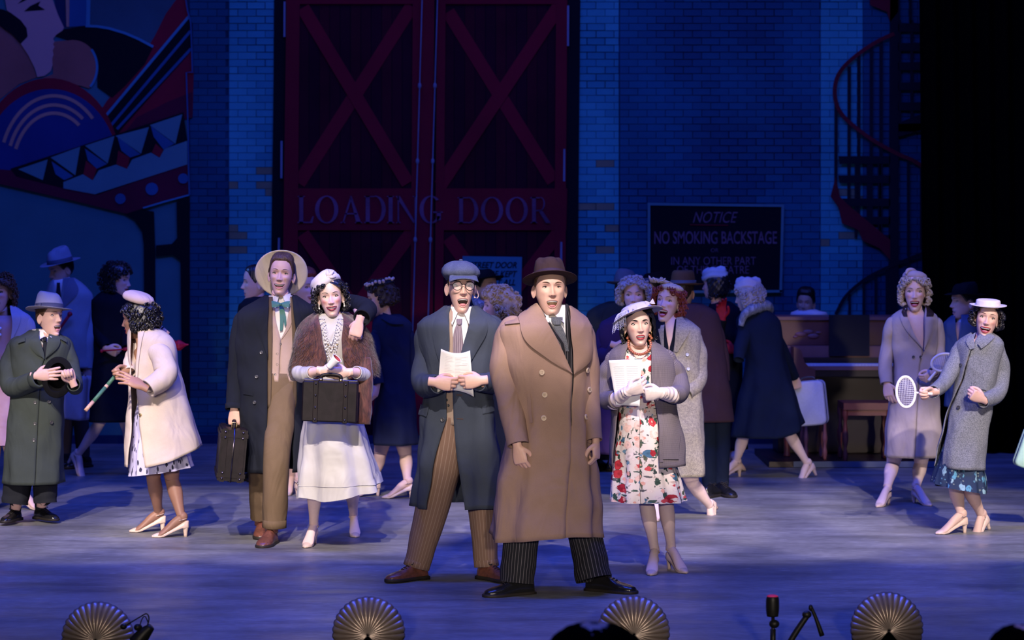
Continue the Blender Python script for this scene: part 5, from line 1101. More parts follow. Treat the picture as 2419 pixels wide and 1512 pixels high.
o = coat(p, L, CHAR, [(690, 632, 690), (720, 634, 692), (780, 632, 697), (841, 632, 700), (950, 632, 702), (1062, 632, 690), (1112, 632, 690)], 'overcoat', [([(574, 760, .01), (562, 845, .02), (557, 910, .01), (553, 966, -.03)], [25, 23, 21, 19], dict(cuff=.03)), ([(722, 738, .06), (775, 722, .14), (830, 716, .06), (868, 730, -.30), (855, 751, -.50)], [24, 22, 21, 21, 20])])
mb = MB(); L.strip(mb, [(634, 698), (612, 730), (603, 765), (618, 810), (632, 845)], [(636, 698), (634, 730), (632, 765), (632, 810), (633, 846)], CHAR, .010, n=22, m=7, bulge=.006); mb.build('lapel', o)
mb = MB(); L.strip(mb, [(692, 700), (696, 765), (700, 845)], [(700, 700), (712, 765), (702, 846)], CHAR, .010, n=22, m=6, bulge=.006); mb.build('lapel', o)
buttons(L, o, [(617, 833), (606, 890), (600, 951)], .011, BTN_DARK, None); mb = MB(); L.strip(mb, [(575, 924), (598, 928)], [(575, 931), (598, 935)], CHAR, .007, n=6, m=3); mb.build('pocket_welt', o)
B_ = Layer(p.Y, [(700, 662, 36, .08, .035), (730, 661, 64, .10, .01), (780, 658, 70, .12), (900, 660, 66, .125), (960, 660, 62, .125)], wr=.002)
mb = MB(); B_.mesh(mb, JB, [(690, 646, 684), (720, 644, 688), (800, 644, 691), (960, 640, 695)], n=24); mb.build('jacket', p.root, solid=.004)
V = Layer(p.Y, [(716, 664, 34, .07, .02), (745, 663, 52, .098, .005), (800, 662, 54, .108), (900, 665, 56, .112)], wr=.002)
mb = MB(); V.mesh(mb, VT, [(700, 650, 682), (730, 648, 684), (782, 656, 674), (800, 663, 664), (896, 658, 658.6)], n=30); vo = mb.build('waistcoat', p.root, solid=.005); buttons(V, vo, [(662, 812), (655, 836), (655, 861), (650, 885)], .008, BTN_DARK, None, .005)
for A, B in (([(648, 724), (642, 750), (650, 775), (662, 800)], [(650, 724), (650, 750), (656, 775), (663, 801)]), ([(684, 724), (683, 750), (676, 775), (664, 800)], [(686, 724), (692, 750), (684, 775), (665, 802)])): mb = MB(); V.strip(mb, A, B, VT, .006, n=14, m=5); mb.build('lapel', vo)
S = Layer(p.Y, [(698, 662, 28, .06, .03), (720, 663, 38, .07, .02), (745, 663, 44, .088, .005), (820, 663, 46, .095)], wr=.003)
mb = MB(); S.mesh(mb, SHC, None, n=20); sh = mb.build('shirt', p.root); collar_band(p, h, SHC, .056, -.165, -.128, wings=((650, 728), (680, 729)), parent=sh)
RB = M('ribbon_green', (.035, .13, .11), .6, var=.05)
def bowt(m):
    for sx in (-1, 1): S.strip(m, [(663, 716), (663+sx*12, 712), (663+sx*22, 711)], [(663, 722), (663+sx*12, 726), (663+sx*21, 726)], RB, .062, n=8, m=5, bulge=.006)
    S.strip(m, [(659, 720), (661, 750), (661, 782)], [(666, 720), (670, 750), (667, 780)], RB, .018, n=12, m=4); S.strip(m, [(663, 720), (668, 745), (672, 770)], [(668, 720), (675, 745), (676, 768)], RB, .021, n=12, m=4); m.ball(S.at(663, 719, .068), (.009, .008, .009), RB, 8, 6)
part('ribbon_tie', sh, bowt)
hand(p.mb, p.w(553, 968, -.03), (0, -.02, -1), (1, -.3, 0), 'R', 'grip', 1.0, SK['fair']); hand(p.mb, p.w(849, 759, -.54), (-.30, -.10, -1), (-1, .1, .2), 'L', 'curl', 1.0, SK['fair'])
mfoot(p, 616, 1266, 6, LEATHER_TAN, boot=True, s=1.0); mfoot(p, 641, 1284, -10, LEATHER_TAN, boot=True, s=1.06)
mb = MB(); trouser(p, mb, [(640, 900, .02), (624, 1000, .03), (614, 1110, .09), (615, 1222, .19)], [40, 34, 27, 25], TB, seed=5); trouser(p, mb, [(676, 890, .0), (664, 980, -.08), (652, 1090, -.18), (647, 1246, -.17)], [36, 34, 31, 28], TB, cuff=.045, seed=6, wr=.05)
mb.tube(Wa([(664, 880, .0), (662, 930, 0), (658, 960, 0)], p.Y), [(.155, .115), (.17, .12), (.12, .11)], TB, 24, ref=(1, 0, 0)); tr = mb.build('trousers', p.root)
p.finish(torso=[(662, 725, .03, .05, .05), (660, 765, 0, .14, .08), (660, 880, 0, .12, .085)], arms=[[(574, 765), (557, 905), (553, 968, -.03)], [(722, 738, .06), (775, 722, .16), (830, 720, .08), (851, 752, -.50)]], legs=[[(640, 900, .02), (618, 1080, .09), (616, 1225, .17)], [(676, 890), (654, 1080, -.16), (645, 1245, -.17)]])

# ---- woman in the fur stole
p = Person('smiling woman with black curls in a brown fur stole and white dress', 14.75, 790, 'pale', seed=51)
h = p.head(781, 700, -.02, yaw=4, pitch=0, roll=-6, s=1.0, opn=.36, smile=.95, fem=1, lips=LIPD, blush=.75, brow=LASH, eye=.95, iris=M('iris_dark', (.03, .02, .015), .2, var=0)); h.bob(p.root, H_BLACK, w=.104, bot=-.085, gap=(34, 54, 60), ncurl=300, cr_=(.0115, .0032), seed=3, top=.120, zlim=(-.2, .078)); h.earrings(p.root, TEETH)
CREAM = M('felt_ivory', (.66, .60, .58), .85, 'wool', bump=.05); tf = hatframe(h, .078, .02, -16, -26, x=-.022)
def turban(m):
    t = np.linspace(-pi, pi, 70, endpoint=False); rows = []
    for k, z in ((.90, -.030), (1.0, -.026), (1.06, -.012), (1.06, .004), (.99, .014), (1.0, .022), (.92, .044), (.70, .062), (.4, .070), (.06, .072)): rows.append(np.stack([.094*k*np.sin(t), -.108*k*np.cos(t), z+.004*np.sin(2*t)+0*t], -1))
    m.grid(tf(np.array(rows)), CREAM, cu=True, cap1=True)
hat = part('beret', p.root, turban)
def knot(m):
    for a, l in ((-.5, .04), (.3, .045), (1.0, .04)): m.tube(tf(np.array([(.02, -.098, .005), (.02+l*.6*cos(a), -.105, .005+l*.6*sin(a)), (.02+l*1.3*cos(a), -.085, .01+l*1.1*sin(a))])), [.006, .012, .007], CREAM, 8)
    m.ball((.022, -.106, .004), (.010, .008, .010), CREAM, 10, 6, tf)
part('hat_knot', hat, knot)
IV = M('dress_ivory_satin', (.50, .485, .45), .5, 'satin', c2=(.41, .39, .36), spec=.4); FUR = M('mink_fur', (.085, .030, .020), .62, 'fur', c2=(.028, .010, .008), bump=.9, sheen=.35)
D = p.layer([(740, 782, 34, .065, .03), (758, 782, 52, .085, .01), (800, 782, 58, .11), (880, 781, 46, .10), (940, 783, 58, .12), (1040, 790, 80, .17), (1172, 806, 105, .235)], folds=(7, .10), fpow=1.3)
mb = MB(); D.mesh(mb, IV, None, n=70, m=120, hem=lambda t: .09*np.clip(np.sin(t), 0, 1)**2+.012*np.sin(5*t)); dr_ = mb.build('dress', p.root)
mb = MB(); D.mesh(mb, IV, None, n=10, m=120, off=.005, zr=(D.zb+.085, D.zb+.078), hem=lambda t: .07*np.clip(np.sin(t), 0, 1)**2); mb.build('flounce_seam', dr_)
St = p.layer([(738, 782, 38, .085, .035), (752, 783, 60, .11, .02), (772, 786, 78, .13, 0), (810, 789, 94, .145), (860, 790, 102, .16), (888, 790, 104, .165)], folds=(0, 0), wr=.010, sq=2.0)
def stole(m):
    St.mesh(m, FUR, [(730, 756, 808), (746, 754, 810), (801, 760, 806), (841, 772, 808), (888, 752, 826)], n=50, m=110, hem=lambda t: -.02*np.cos(t)+.02*np.sin(t))
so = part('fur_stole', p.root, stole, solid=.012)
part('stole_end', so, lambda m: m.tube(Wa([(858, 845, -.10), (860, 885, -.12), (856, 930, -.14), (851, 975, -.15), (849, 1001, -.15)], p.Y), [(.045, .02), (.055, .026), (.062, .03), (.070, .03), (.066, .02)], FUR, 20, n=30, ref=(1, 0, 0), mod=lambda v, t: 1+.05*np.sin(7*t+20*v)))
def tufts(m):
    r_ = random.Random(9); V_ = []; F_ = []
    for k in range(9000):
        t_ = r_.uniform(-pi, pi); z_ = r_.uniform(St.zb, St.zt-.005); px_ = 0
        if abs(t_) < .42*1.0: 
            if r_.random() < .4: continue
        a = St.pt(t_, z_, .0)
        px_ = a[0]*FPX/a[1]+HX; py_ = HY+(CAMH-a[2])*FPX/a[1]
        if a[1] < p.Y and np.interp(py_, [740, 801, 841, 888], [752, 758, 770, 750]) < px_ < np.interp(py_, [740, 801, 841, 888], [814, 810, 812, 830]): continue
        n_ = nrm([sin(t_), -cos(t_), -.55+r_.uniform(-.2, .2)]); b_ = a+n_*r_.uniform(.012, .022)+np.array([r_.uniform(-.004, .004), 0, -.006]); s_ = np.cross(n_, [0, 0, 1]); s_ = nrm(s_)*.0022
        i = len(V_); V_ += [a-s_, a+s_, b_]; F_.append([i, i+1, i+2, -1])
    m.raw(np.array(V_), F_, FUR)
part('fur_pile', so, tufts)['kind'] = 'stuff'
PEARL = M('pearl', (.78, .76, .74), .25, var=0, spec=.7)
for j, (w_, d_) in enumerate(((20, 78), (24, 96), (27, 112), (16, 60))):
    def strand(m):
        for k in range(30):
            a = -1+2*k/29; m.ball(D.at(782+w_*a*(1-.25*(1-a*a)), 752+d_*(1-abs(a)**1.7), .010+.003*j), .0042, PEARL, 6, 4)
    part('pearl_strand', p.root, strand)['kind'] = 'stuff'
part('brooch', p.root, lambda m: [m.ball(D.at(768+dx, 810+dy, .016), .006, BRASS if k % 2 else PEARL, 8, 5) for k, (dx, dy) in enumerate(((0, 0), (7, 4), (-5, 8), (12, 12), (24, -4), (28, 4), (2, 16), (20, 10)))])
for i, (pts, rd) in enumerate((([(716, 810, .0), (708, 862, -.03), (712, 884, -.10), (738, 880, -.20)], [20, 20, 19, 15]), ([(852, 810, .0), (860, 862, -.03), (862, 884, -.10), (842, 880, -.20)], [20, 20, 18, 15]))): mb = MB(); sleeve(mb, p.Y, pts, rd, IV, seed=i+60, wr=.07); mb.build('sleeve', dr_)
for a, b_, c, sd in (((736, 880, -.19), (760, 876, -.27), (1, -.1, -.15), 'R'), ((844, 880, -.19), (822, 880, -.27), (-1, -.1, -.12), 'L')):
    A, B = p.w(*a), p.w(*b_); p.mb.tube(np.array([A, A*.5+B*.5, B+(B-A)*.1]), [.031, .028, .026], SK['pale'], 14); hand(p.mb, B, c, (0, -.2, 1), sd, 'curl', .92, SK['pale'])
aL = wfoot(p, 741, 1286, -12); aR = wfoot(p, 835, 1262, 8)
wleg(p, (758, 990), (743, 1140, -.05), aL, 1.0); wleg(p, (806, 990), (830, 1140, .12), aR, .98)
p.finish(torso=[(782, 752, .02, .05, .05), (782, 790, 0, .12, .08), (782, 880, 0, .10, .08), (786, 990, 0, .14, .11)], arms=[[(706, 800), (704, 880, -.05), (740, 880, -.2)], [(868, 800), (872, 880, -.05), (840, 880, -.2)]])
rt = empty('rolled_program', p.w(786, 858, -.36), 'rolled white and red leaflet in the hands of the woman in fur', 'paper')
mb = MB(); A, B = p.w(776, 868, -.34), p.w(797, 846, -.36); mb.tube(np.array([A, A*.5+B*.5, B]), [.018, .024, .032], PAPER, 20, cap=(0, 0)); mb.build('leaflet', rt, solid=.001); mb = MB(); mb.tube(np.array([A, A*.5+B*.5, B-(B-A)*.02]), [.014, .020, .028], M('leaflet_red', (.35, .05, .07), .6, var=0), 16, cap=(0, 0)); mb.build('leaflet_inside', rt)
# ================================================================= THE CAST, the others
H_ASH = H_GREY
def hat_by(p, h, kind, mat, band=None, z=.05, tx=0, ty=0, **k):
    return felt_hat(hatframe(h, z, .006, tx, ty), p.root, mat, band, **k)
NAVY = M('wool_navy', (.014, .018, .040), .92, 'wool', bump=.1); NIGHT = M('wool_black_blue', (.006, .008, .016), .92, 'wool', bump=.1); BLUEGREY = M('coat_blue_grey', (.30, .36, .44), .85, 'wool', bump=.1)
TRENCH = M('trench_green_grey', (.055, .068, .060), .88, 'wool', bump=.1); CREAMC = M('coat_cream', (.60, .50, .42), .9, 'wool', bump=.08); TANC = M('coat_tan', (.42, .35, .33), .88, 'wool', bump=.08)
GTWEED = M('tweed_grey', (.25, .26, .29), .92, 'tweed', scale=170, c2=(.07, .075, .09)); OTWEED = M('tweed_olive', (.30, .27, .21), .92, 'tweed', scale=60, c2=(.18, .16, .14)); MAROON = M('wool_maroon_brown', (.055, .028, .036), .92, 'wool', bump=.1)
PURPLE = M('coat_purple', (.035, .018, .07), .9, 'wool'); OLIVE = M('coat_dark_olive', (.035, .038, .032), .92, 'wool'); TROUSD = M('trouser_dark', (.018, .020, .026), .88, 'wool'); TROUSN = M('trouser_navy', (.010, .016, .034), .88, 'wool')
REDG = M('glove_red', (.42, .012, .03), .7, var=.1); CASEW = M('case_lavender_white', (.50, .52, .66), .5, var=.04)

# ---- boy in the trench coat
p = Person('boy in a pale grey fedora and green-grey double-breasted trench coat clutching a hat', 15.95, 90, seed=61)
h = p.head(117, 748, 0, yaw=52, pitch=-6, roll=4, s=1.0, opn=1.0, smile=.2, brow=H_BROWN, eye=1.1); h.cap_hair(p.root, H_BROWN, th=.005, top=-.004, nape=-.085)
FG = M('felt_grey', (.40, .39, .40), .85, 'wool', bump=.06); hat_by(p, h, 'fedora', FG, M('ribbon_dark', (.09, .09, .10), .6, var=0), z=.046, tx=2, ty=3, a=.086, b=.104, hgt=.118, brim=.060, front=.0, back=-.004, side=.010, bandh=.036, pinch=.2, dent=.03)
L = p.layer([(779, 100, 28, .08, .03), (790, 99, 44, .095, .02), (800, 97, 62, .115, 0), (815, 95, 74, .125), (870, 92, 66, .13), (930, 90, 62, .13), (1000, 85, 66, .15), (1080, 80, 68, .165), (1140, 79, 71, .18)], folds=(5, .04))
o = coat(p, L, TRENCH, [(770, 88, 124), (790, 90, 122), (820, 100, 112), (846, 105, 107), (870, 96, 97), (1140, 82, 83)], 'trench_coat', [([(38, 818, .02), (24, 868, .0), (32, 915, -.06), (93, 894, -.26)], [24, 25, 25, 20], dict(cuff=.05)), ([(154, 815, .02), (168, 868, .0), (177, 912, -.12), (174, 908, -.30)], [21, 20, 19, 16])], lap=.010)
for A, B in (([(86, 776), (76, 795), (70, 815), (84, 836), (104, 848)], [(92, 778), (92, 795), (98, 815), (104, 835), (106, 849)]), ([(120, 778), (114, 800), (110, 822), (107, 846)], [(126, 778), (142, 800), (136, 822), (108, 848)])):
    mb = MB(); L.strip(mb, A, B, TRENCH, .014, n=20, m=7, bulge=.006); mb.build('lapel', o)
buttons(L, o, [(83, 951), (116, 949), (83, 1001), (121, 998), (80, 1040)], .012, BTN_DARK); 
for a in ([(44, 802), (60, 797)], [(142, 792), (158, 800)]): mb = MB(); L.strip(mb, a, [(q[0], q[1]+9) for q in a], TRENCH, .016, n=6, m=3, thick=.008); mb.build('epaulette', o)
S = Layer(p.Y, [(778, 103, 26, .065, .03), (795, 103, 36, .08, .02), (850, 102, 50, .10)], wr=0); mb = MB(); S.mesh(mb, WHITE, None, n=14); sh = mb.build('shirt', p.root); collar_band(p, h, WHITE, .058, -.155, -.120, wings=((96, 800), (118, 796)), parent=sh)
tie(p, S, sh, TROUSD, (106, 801, 9, 10), [(106, 803, 4), (107, 820, 6), (107, 845, 6)], off=.014)
hand(p.mb, p.w(84, 888, -.27), (1, -.1, .10), (-.2, 0, 1), 'R', 'flat', .95, SK['fair']); hand(p.mb, p.w(172, 903, -.32), (-.35, -.15, .9), (-.9, 0, -.2), 'L', 'grip', .92, SK['fair'])
a1 = mfoot(p, 37, 1235, -14, LEATHER_BLACK, s=.86); a2 = mfoot(p, 96, 1232, 46, LEATHER_BLACK, s=.86)
for a_, k_ in ((a1, (38, 1180, -.02)), (a2, (106, 1178, -.02))): part('sock', p.root, lambda m: m.tube(np.array([a_-[0, 0, .035], a_+[0, 0, .03], p.w(*k_)]), [.036, .040, .048], TROUSD, 14))
mb = MB(); trouser(p, mb, [(58, 1050), (46, 1120), (36, 1190, -.02)], [34, 34, 31], TROUSD, seed=7); trouser(p, mb, [(102, 1050), (106, 1120), (108, 1188, -.02)], [34, 30, 27], TROUSD, seed=8); mb.build('trousers', p.root)
p.finish(torso=[(103, 800, .03, .05, .05), (95, 830, 0, .13, .09), (90, 930, 0, .12, .09), (86, 1050, 0, .13, .1)], arms=[[(42, 822), (32, 905, -.05), (92, 888, -.22)], [(152, 822), (164, 900, -.05), (166, 892, -.2)]], legs=[[(60, 1050), (44, 1150), (37, 1205)], [(102, 1050), (104, 1150), (98, 1200)]])
hd = empty('felt_hat', p.w(134, 892, -.26), 'black felt hat held brim-out by the boy in the trench coat', 'hat')
hm = Matrix.Translation(W(135, 892, p.Y-.275)) @ Matrix.Rotation(radians(8), 4, 'Y') @ Matrix.Rotation(radians(-86), 4, 'X'); BF = M('felt_black', (.006, .006, .008), .9, 'wool')
felt_hat(tfm(hm @ Matrix.Scale(.98, 4)), hd, BF, None, a=.066, b=.10, hgt=.10, brim=.040, front=.01, back=.01, side=.012, name='crown_and_brim')

# ---- woman in the cream swing coat
p = Person('woman bending in a cream swing coat, cream beret and short black wavy hair', 15.4, 390, 'brown', seed=71)
h = p.head(325, 752, -.02, yaw=-100, pitch=6, roll=0, s=1.0, opn=.5, smile=.8, fem=1, lips=LIPR, skin='brown'); h.bob(p.root, H_BLACK, w=.100, bot=-.078, gap=(40, 62, 76), ncurl=330, kind='wave', cr_=(.0125, .0052), back=.150, seed=5, top=.122, zlim=(-.2, .085))
tf = hatframe(h, .108, .006, 0, 0, s=1); tfb = tfm(Matrix.Translation(W(327, 705, p.Y-.02)) @ Matrix.Rotation(radians(16), 4, 'Y') @ Matrix.Rotation(radians(8), 4, 'X'))
PB = M('felt_pale_pink', (.66, .50, .44), .8, 'wool', bump=.05)
def beret(m, tf=tfb, mat=PB, R=.104, H=.045):
    t = np.linspace(0, 2*pi, 60, endpoint=False); rows = [np.stack([R*k*np.cos(t), R*.94*k*np.sin(t), z+0*t], -1) for k, z in ((.80, -.018), (.96, -.016), (1.0, -.004), (.99, .008), (.90, H*.5), (.65, H*.8), (.3, H*.95), (.05, H))]; m.grid(tf(np.array(rows)), mat, cu=True, cap1=True)
part('beret', p.root, beret)
L = p.layer([(770, 338, 26, .08, 0), (782, 346, 42, .12, 0), (800, 356, 53, .155), (830, 362, 56, .17), (880, 364, 60, .18), (960, 376, 72, .21), (1030, 386, 86, .245), (1098, 393, 93, .27)], folds=(5, .035))
o = coat(p, L, CREAMC, [(760, 312, 330), (800, 310, 326), (900, 310, 322), (1000, 310, 328), (1098, 303, 342)], 'swing_coat', [([(356, 806, -.07), (384, 850, -.17), (390, 888, -.23), (350, 918, -.30)], [23, 26, 27, 24], dict(wr=.08))], hem=lambda t: .125*np.clip((np.sin(t)+.45)/1.45, 0, 1)**1.3)
mb = MB(); L.strip(mb, [(325, 782), (324, 820), (320, 900)], [(342, 778), (332, 820), (325, 900)], CREAMC, .010, n=12, m=5, bulge=.004); mb.build('lapel', o)
mb = MB(); L.strip(mb, [(372, 928), (392, 922)], [(374, 940), (393, 934)], CREAMC, .010, n=6, m=4); mb.build('pocket_flap', o); buttons(L, o, [(330, 980)], .010, BRASS)
BW = M('skirt_lavender_marks', (.48, .46, .66), .75, 'marks'); Sk = p.layer([(940, 366, 40, .11), (1000, 370, 52, .14), (1060, 378, 66, .17), (1112, 383, 74, .19)], folds=(11, .07), fpow=.8); mb = MB(); Sk.mesh(mb, BW, None, n=30, m=120, hem=lambda t: .03*np.sin(t)); mb.build('skirt', p.root)
hand(p.mb, p.w(338, 914, -.34), (-1, -.12, .50), (-.3, .6, .9), 'L', 'flat', 1.0, SK['brown']); mb = MB(); sleeve(mb, p.Y, [(330, 810, .05), (312, 850, .0), (306, 880, -.10)], [20, 19, 16], CREAMC, seed=72); mb.build('sleeve', o); hand(p.mb, p.w(303, 872, -.10), (-.75, -.2, -.3), (-.5, -.2, .8), 'R', 'grip', .95, SK['brown'])
aL = wfoot(p, 374, 1256, -78); aR = wfoot(p, 428, 1268, -76); wleg(p, (368, 1010), (362, 1128, -.02), aL); wleg(p, (398, 1010), (406, 1133, .02), aR)
p.finish(torso=[(335, 790, 0, .05, .05), (356, 820, 0, .12, .09), (366, 900, 0, .11, .09), (376, 1000, 0, .13, .11)])
BR = empty('striped_cane', p.w(255, 907, -.16), 'green and pale wood banded cane gripped by the woman in the cream coat', 'cane')
a, b_ = p.w(202, 970, -.30), p.w(312, 842, -.02); WD = M('cane_pale', (.62, .38, .27), .5, var=.1); GR = M('cane_green', (.05, .14, .09), .5, var=0)
for i, (u0, u1, m_) in enumerate(((0, .16, WD), (.16, .42, GR), (.42, .46, WD), (.46, .72, GR), (.72, 1, WD))): mb = MB(); mb.tube(np.array([a+(b_-a)*u0, a+(b_-a)*u1]), [.0125, .0125], m_, 12, n=3); mb.build('band', BR)
b2 = empty('wooden_rod', p.w(384, 780, .1), 'short pale rod end with a dark band behind the cream coat shoulder', 'rod'); a, b_ = p.w(362, 762, .12), p.w(397, 791, .12)
for u0, u1, m_ in ((0, .52, M('rod_grey', (.42, .36, .44), .5, var=0)), (.52, .60, TROUSD), (.60, 1, WD)): mb = MB(); mb.tube(np.array([a+(b_-a)*u0, a+(b_-a)*u1]), [.020, .020], m_, 12, n=3); mb.build('band', b2)

# ---- woman at the left edge
p = Person('woman with brown curls in a pink dress and open lavender coat at the left edge', 16.9, 12, seed=81)
h = p.head(0, 690, 0, yaw=-10, s=1.02, opn=.9, smile=.5, fem=1, lips=LIPR, blush=.5, hi=False); h.bob(p.root, H_BROWN, w=.108, bot=-.10, ncurl=240, cr_=(.011, .0034), seed=8)
LAVC = M('coat_lavender', (.40, .40, .50), .85, 'wool'); PKD = M('dress_pink', (.62, .38, .40), .6, 'satin', c2=(.5, .28, .3))
D = p.layer([(745, 2, 24, .07, .02), (765, 2, 44, .10), (850, 2, 38, .10), (930, 2, 46, .14), (1047, 2, 60, .2)], folds=(9, .05)); mb = MB(); D.mesh(mb, PKD, None, n=40); mb.build('dress', p.root)
L = p.layer([(722, 4, 30, .08, .03), (738, 5, 50, .10, .01), (755, 6, 66, .12), (850, 6, 58, .13), (1000, 4, 56, .14)], folds=(4, .03)); o = coat(p, L, LAVC, [(715, -20, 26), (760, -24, 30), (850, -18, 20), (1000, -26, 16)], 'open_coat', [([(62, 765, 0), (66, 830, .02), (60, 880, -.02), (30, 900, -.16)], [20, 20, 18, 15])]); mb = MB(); L.strip(mb, [(24, 722), (30, 760), (26, 800)], [(36, 722), (50, 752), (30, 802)], LAVC, .012, n=12, m=5); mb.build('lapel', o)
part('flower_trim', p.root, lambda m: [m.ball(D.at(-6+6*cos(k*2.1), 776+5*k, .01), .012, WHITE, 8, 5) for k in range(6)])
aR = wfoot(p, 52, 1202, 58); aL = wfoot(p, -20, 1205, -10); wleg(p, (20, 1000), (36, 1100), aR); wleg(p, (-20, 1000), (-18, 1100), aL); p.finish(torso=[(2, 750, 0, .05, .05), (2, 790, 0, .12, .08), (2, 880, 0, .1, .08), (2, 980, 0, .13, .1)])

# ---- man in the blue-grey coat with the white case
p = Person('man in a pale blue jacket and blue-grey fedora carrying a white case, back left', 19.7, 165, 'fair', seed=91)
h = p.head(144, 636, 0, yaw=-52, pitch=14, s=1.05, opn=.3, smile=.5, hi=False); h.cap_hair(p.root, H_BLACK, th=.006, top=-.004); hat_by(p, h, 'f', M('felt_blue', (.26, .32, .42), .85, 'wool'), M('ribbon_blue', (.06, .07, .11), .6, var=0), z=.052, tx=-2, a=.086, b=.104, hgt=.115, brim=.062, front=-.004, back=.004, side=.008)
L = p.layer([(656, 152, 24, .08, .02), (668, 155, 38, .10), (684, 160, 50, .12), (705, 163, 56, .13), (780, 166, 48, .13), (868, 172, 46, .13)], folds=(3, .03)); o = coat(p, L, BLUEGREY, [(650, 128, 150), (700, 132, 144), (730, 138, 140), (868, 140, 142)], 'jacket', [([(204, 706, 0), (210, 760, .02), (205, 820, -.02), (205, 870, -.04)], [17, 17, 15, 14]), ([(124, 700, 0), (118, 760, 0), (130, 800, -.06)], [15, 15, 13])])
mb = MB(); L.strip(mb, [(150, 658), (150, 690), (142, 730)], [(172, 655), (184, 690), (146, 732)], M('lapel_dark_blue', (.16, .18, .24), .9, 'wool'), .012, n=12, m=5); mb.build('lapel', o)  # lapel in a darker blue than the jacket
S = Layer(p.Y, [(654, 144, 20, .06, .02), (672, 144, 28, .08, 0), (740, 146, 36, .10)], wr=0); mb = MB(); S.mesh(mb, WHITE, None, n=10); sh = mb.build('shirt', p.root); collar_band(p, h, WHITE, .056, -.155, -.12, parent=sh); tie(p, S, sh, TROUSD, (138, 672, 8, 9), [(138, 674, 4), (138, 700, 6), (139, 725, 5)])
hand(p.mb, p.w(130, 800, -.09), (-.2, -.3, -.6), (1, 0, .3), 'R', 'grip', 1, SK['fair']); hand(p.mb, p.w(206, 872, -.05), (0, 0, -1), (-1, -.2, 0), 'L', 'grip', 1, SK['fair']); mfoot(p, 200, 1104, -40); mfoot(p, 150, 1094, -45)
mb = MB(); trouser(p, mb, [(186, 850), (190, 960), (197, 1078)], [22, 20, 15], M('trouser_brown_dark', (.06, .045, .05), .88, 'wool'), seed=9); trouser(p, mb, [(160, 850), (158, 960), (152, 1070)], [22, 19, 15], M('trouser_brown_dark'), seed=10); mb.build('trousers', p.root); p.finish(torso=[(150, 680, 0, .05, .05), (163, 720, 0, .13, .08), (168, 860, 0, .13, .09)])
def rounded_case(name, label, Y, quad, depth, mat, yaw=0, handle=True, rad=.03, group=None, parts=None):
    """quad: centre px, width m, height m, roll deg"""
    cx, cy, w, hh, roll = quad; c = W(cx, cy, Y); root = empty(name, c, label, 'case', group); Mx = Matrix.Translation(Vector(c)) @ Matrix.Rotation(radians(yaw), 4, 'Z') @ Matrix.Rotation(radians(roll), 4, 'Y'); tf = tfm(Mx)
    th = []
    for sx, sz, a0 in ((1, 1, 0), (-1, 1, 90), (-1, -1, 180), (1, -1, 270)):
        for a in np.linspace(a0, a0+90, 6): th.append((sx*(w/2-rad)+rad*cos(radians(a)), sz*(hh/2-rad)+rad*sin(radians(a))))
    th = np.array(th); rows = []
    for k, y in ((.02, -depth/2), (.90, -depth/2), (.97, -depth/2+.006), (1, -depth/2+.016), (1, -.003), (.985, -.002), (.985, .002), (1, .003), (1, depth/2-.016), (.97, depth/2-.006), (.9, depth/2), (.02, depth/2)): rows.append(np.stack([th[:, 0]*k, y+0*th[:, 0], th[:, 1]*k], -1))
    mb = MB(); mb.grid(tf(np.array(rows)), mat, cu=True, cap0=True, cap1=True); mb.build('shell', root)
    if handle:
        mb = MB(); mb.tube(tf(np.array([(-.055, 0, hh/2-.004), (-.05, 0, hh/2+.022), (0, 0, hh/2+.030), (.05, 0, hh/2+.022), (.055, 0, hh/2-.004)])), .007, parts or BTN_DARK, 8); mb.build('handle', root)
        for sx in (-1, 1): part('latch', root, lambda m: m.box((sx*w*.3, -depth*.0, hh/2), (.03, .03, .012), BRASS, tf))
    return root, tf
rounded_case('white_suitcase', 'pale white-lavender suitcase beside the boy in the trench coat, back left', 19.45, (178, 938, .25, .36, 4), .15, CASEW, yaw=-28)

# ---- dark-coated woman with the red umbrella
p = Person('woman striding in a long black-blue coat with dark wavy hair, back left', 19.0, 265, 'pale', seed=101)
h = p.head(277, 661, 0, yaw=78, pitch=4, s=1.05, opn=.12, smile=.7, fem=1, lips=LIPR, blush=.3, hi=False); h.bob(p.root, H_BLACK, w=.098, bot=-.085, gap=(30, 50, 62), ncurl=170, kind='wave', cr_=(.012, .005), back=.14, seed=2)
L = p.layer([(688, 262, 20, .08, .02), (700, 261, 34, .10), (716, 260, 44, .12), (790, 264, 42, .12), (880, 264, 46, .15), (994, 263, 52, .20)], folds=(5, .03)); o = coat(p, L, NIGHT, None, 'long_coat', [([(238, 728, .0), (236, 790, -.06), (252, 822, -.16)], [16, 16, 13]), ([(288, 728, .0), (298, 790, -.06), (300, 822, -.14)], [15, 15, 13])])
aL = np.array(p.w(186, 1070, .1)); pump(p, p.mb, aL, 62, skin=TIGHTS['pale'], pitch=40); aR = wfoot(p, 312, 1122, 70); wleg(p, (250, 940), (233, 1003, .0), aL); wleg(p, (285, 930), (302, 1015), aR); hand(p.mb, p.w(252, 824, -.17), (.8, -.2, -.3), (0, -.3, 1), 'R', 'grip', .95, SK['pale'])
p.finish(torso=[(262, 715, 0, .05, .05), (262, 750, 0, .1, .08), (264, 850, 0, .1, .09)])
U = empty('red_umbrella', p.w(345, 820, -.2), 'folded bright red umbrella held level, back left', 'umbrella'); RU = M('umbrella_red', (.50, .015, .045), .5, var=.1)
a, b_ = p.w(240, 829, -.22), p.w(445, 814, -.18); ax = b_-a
part('shaft', U, lambda m: (m.tube(np.array([a, a+ax*.5]), [.006, .006], RU, 8, n=3), m.ball(a, .014, RU, 10, 6)))
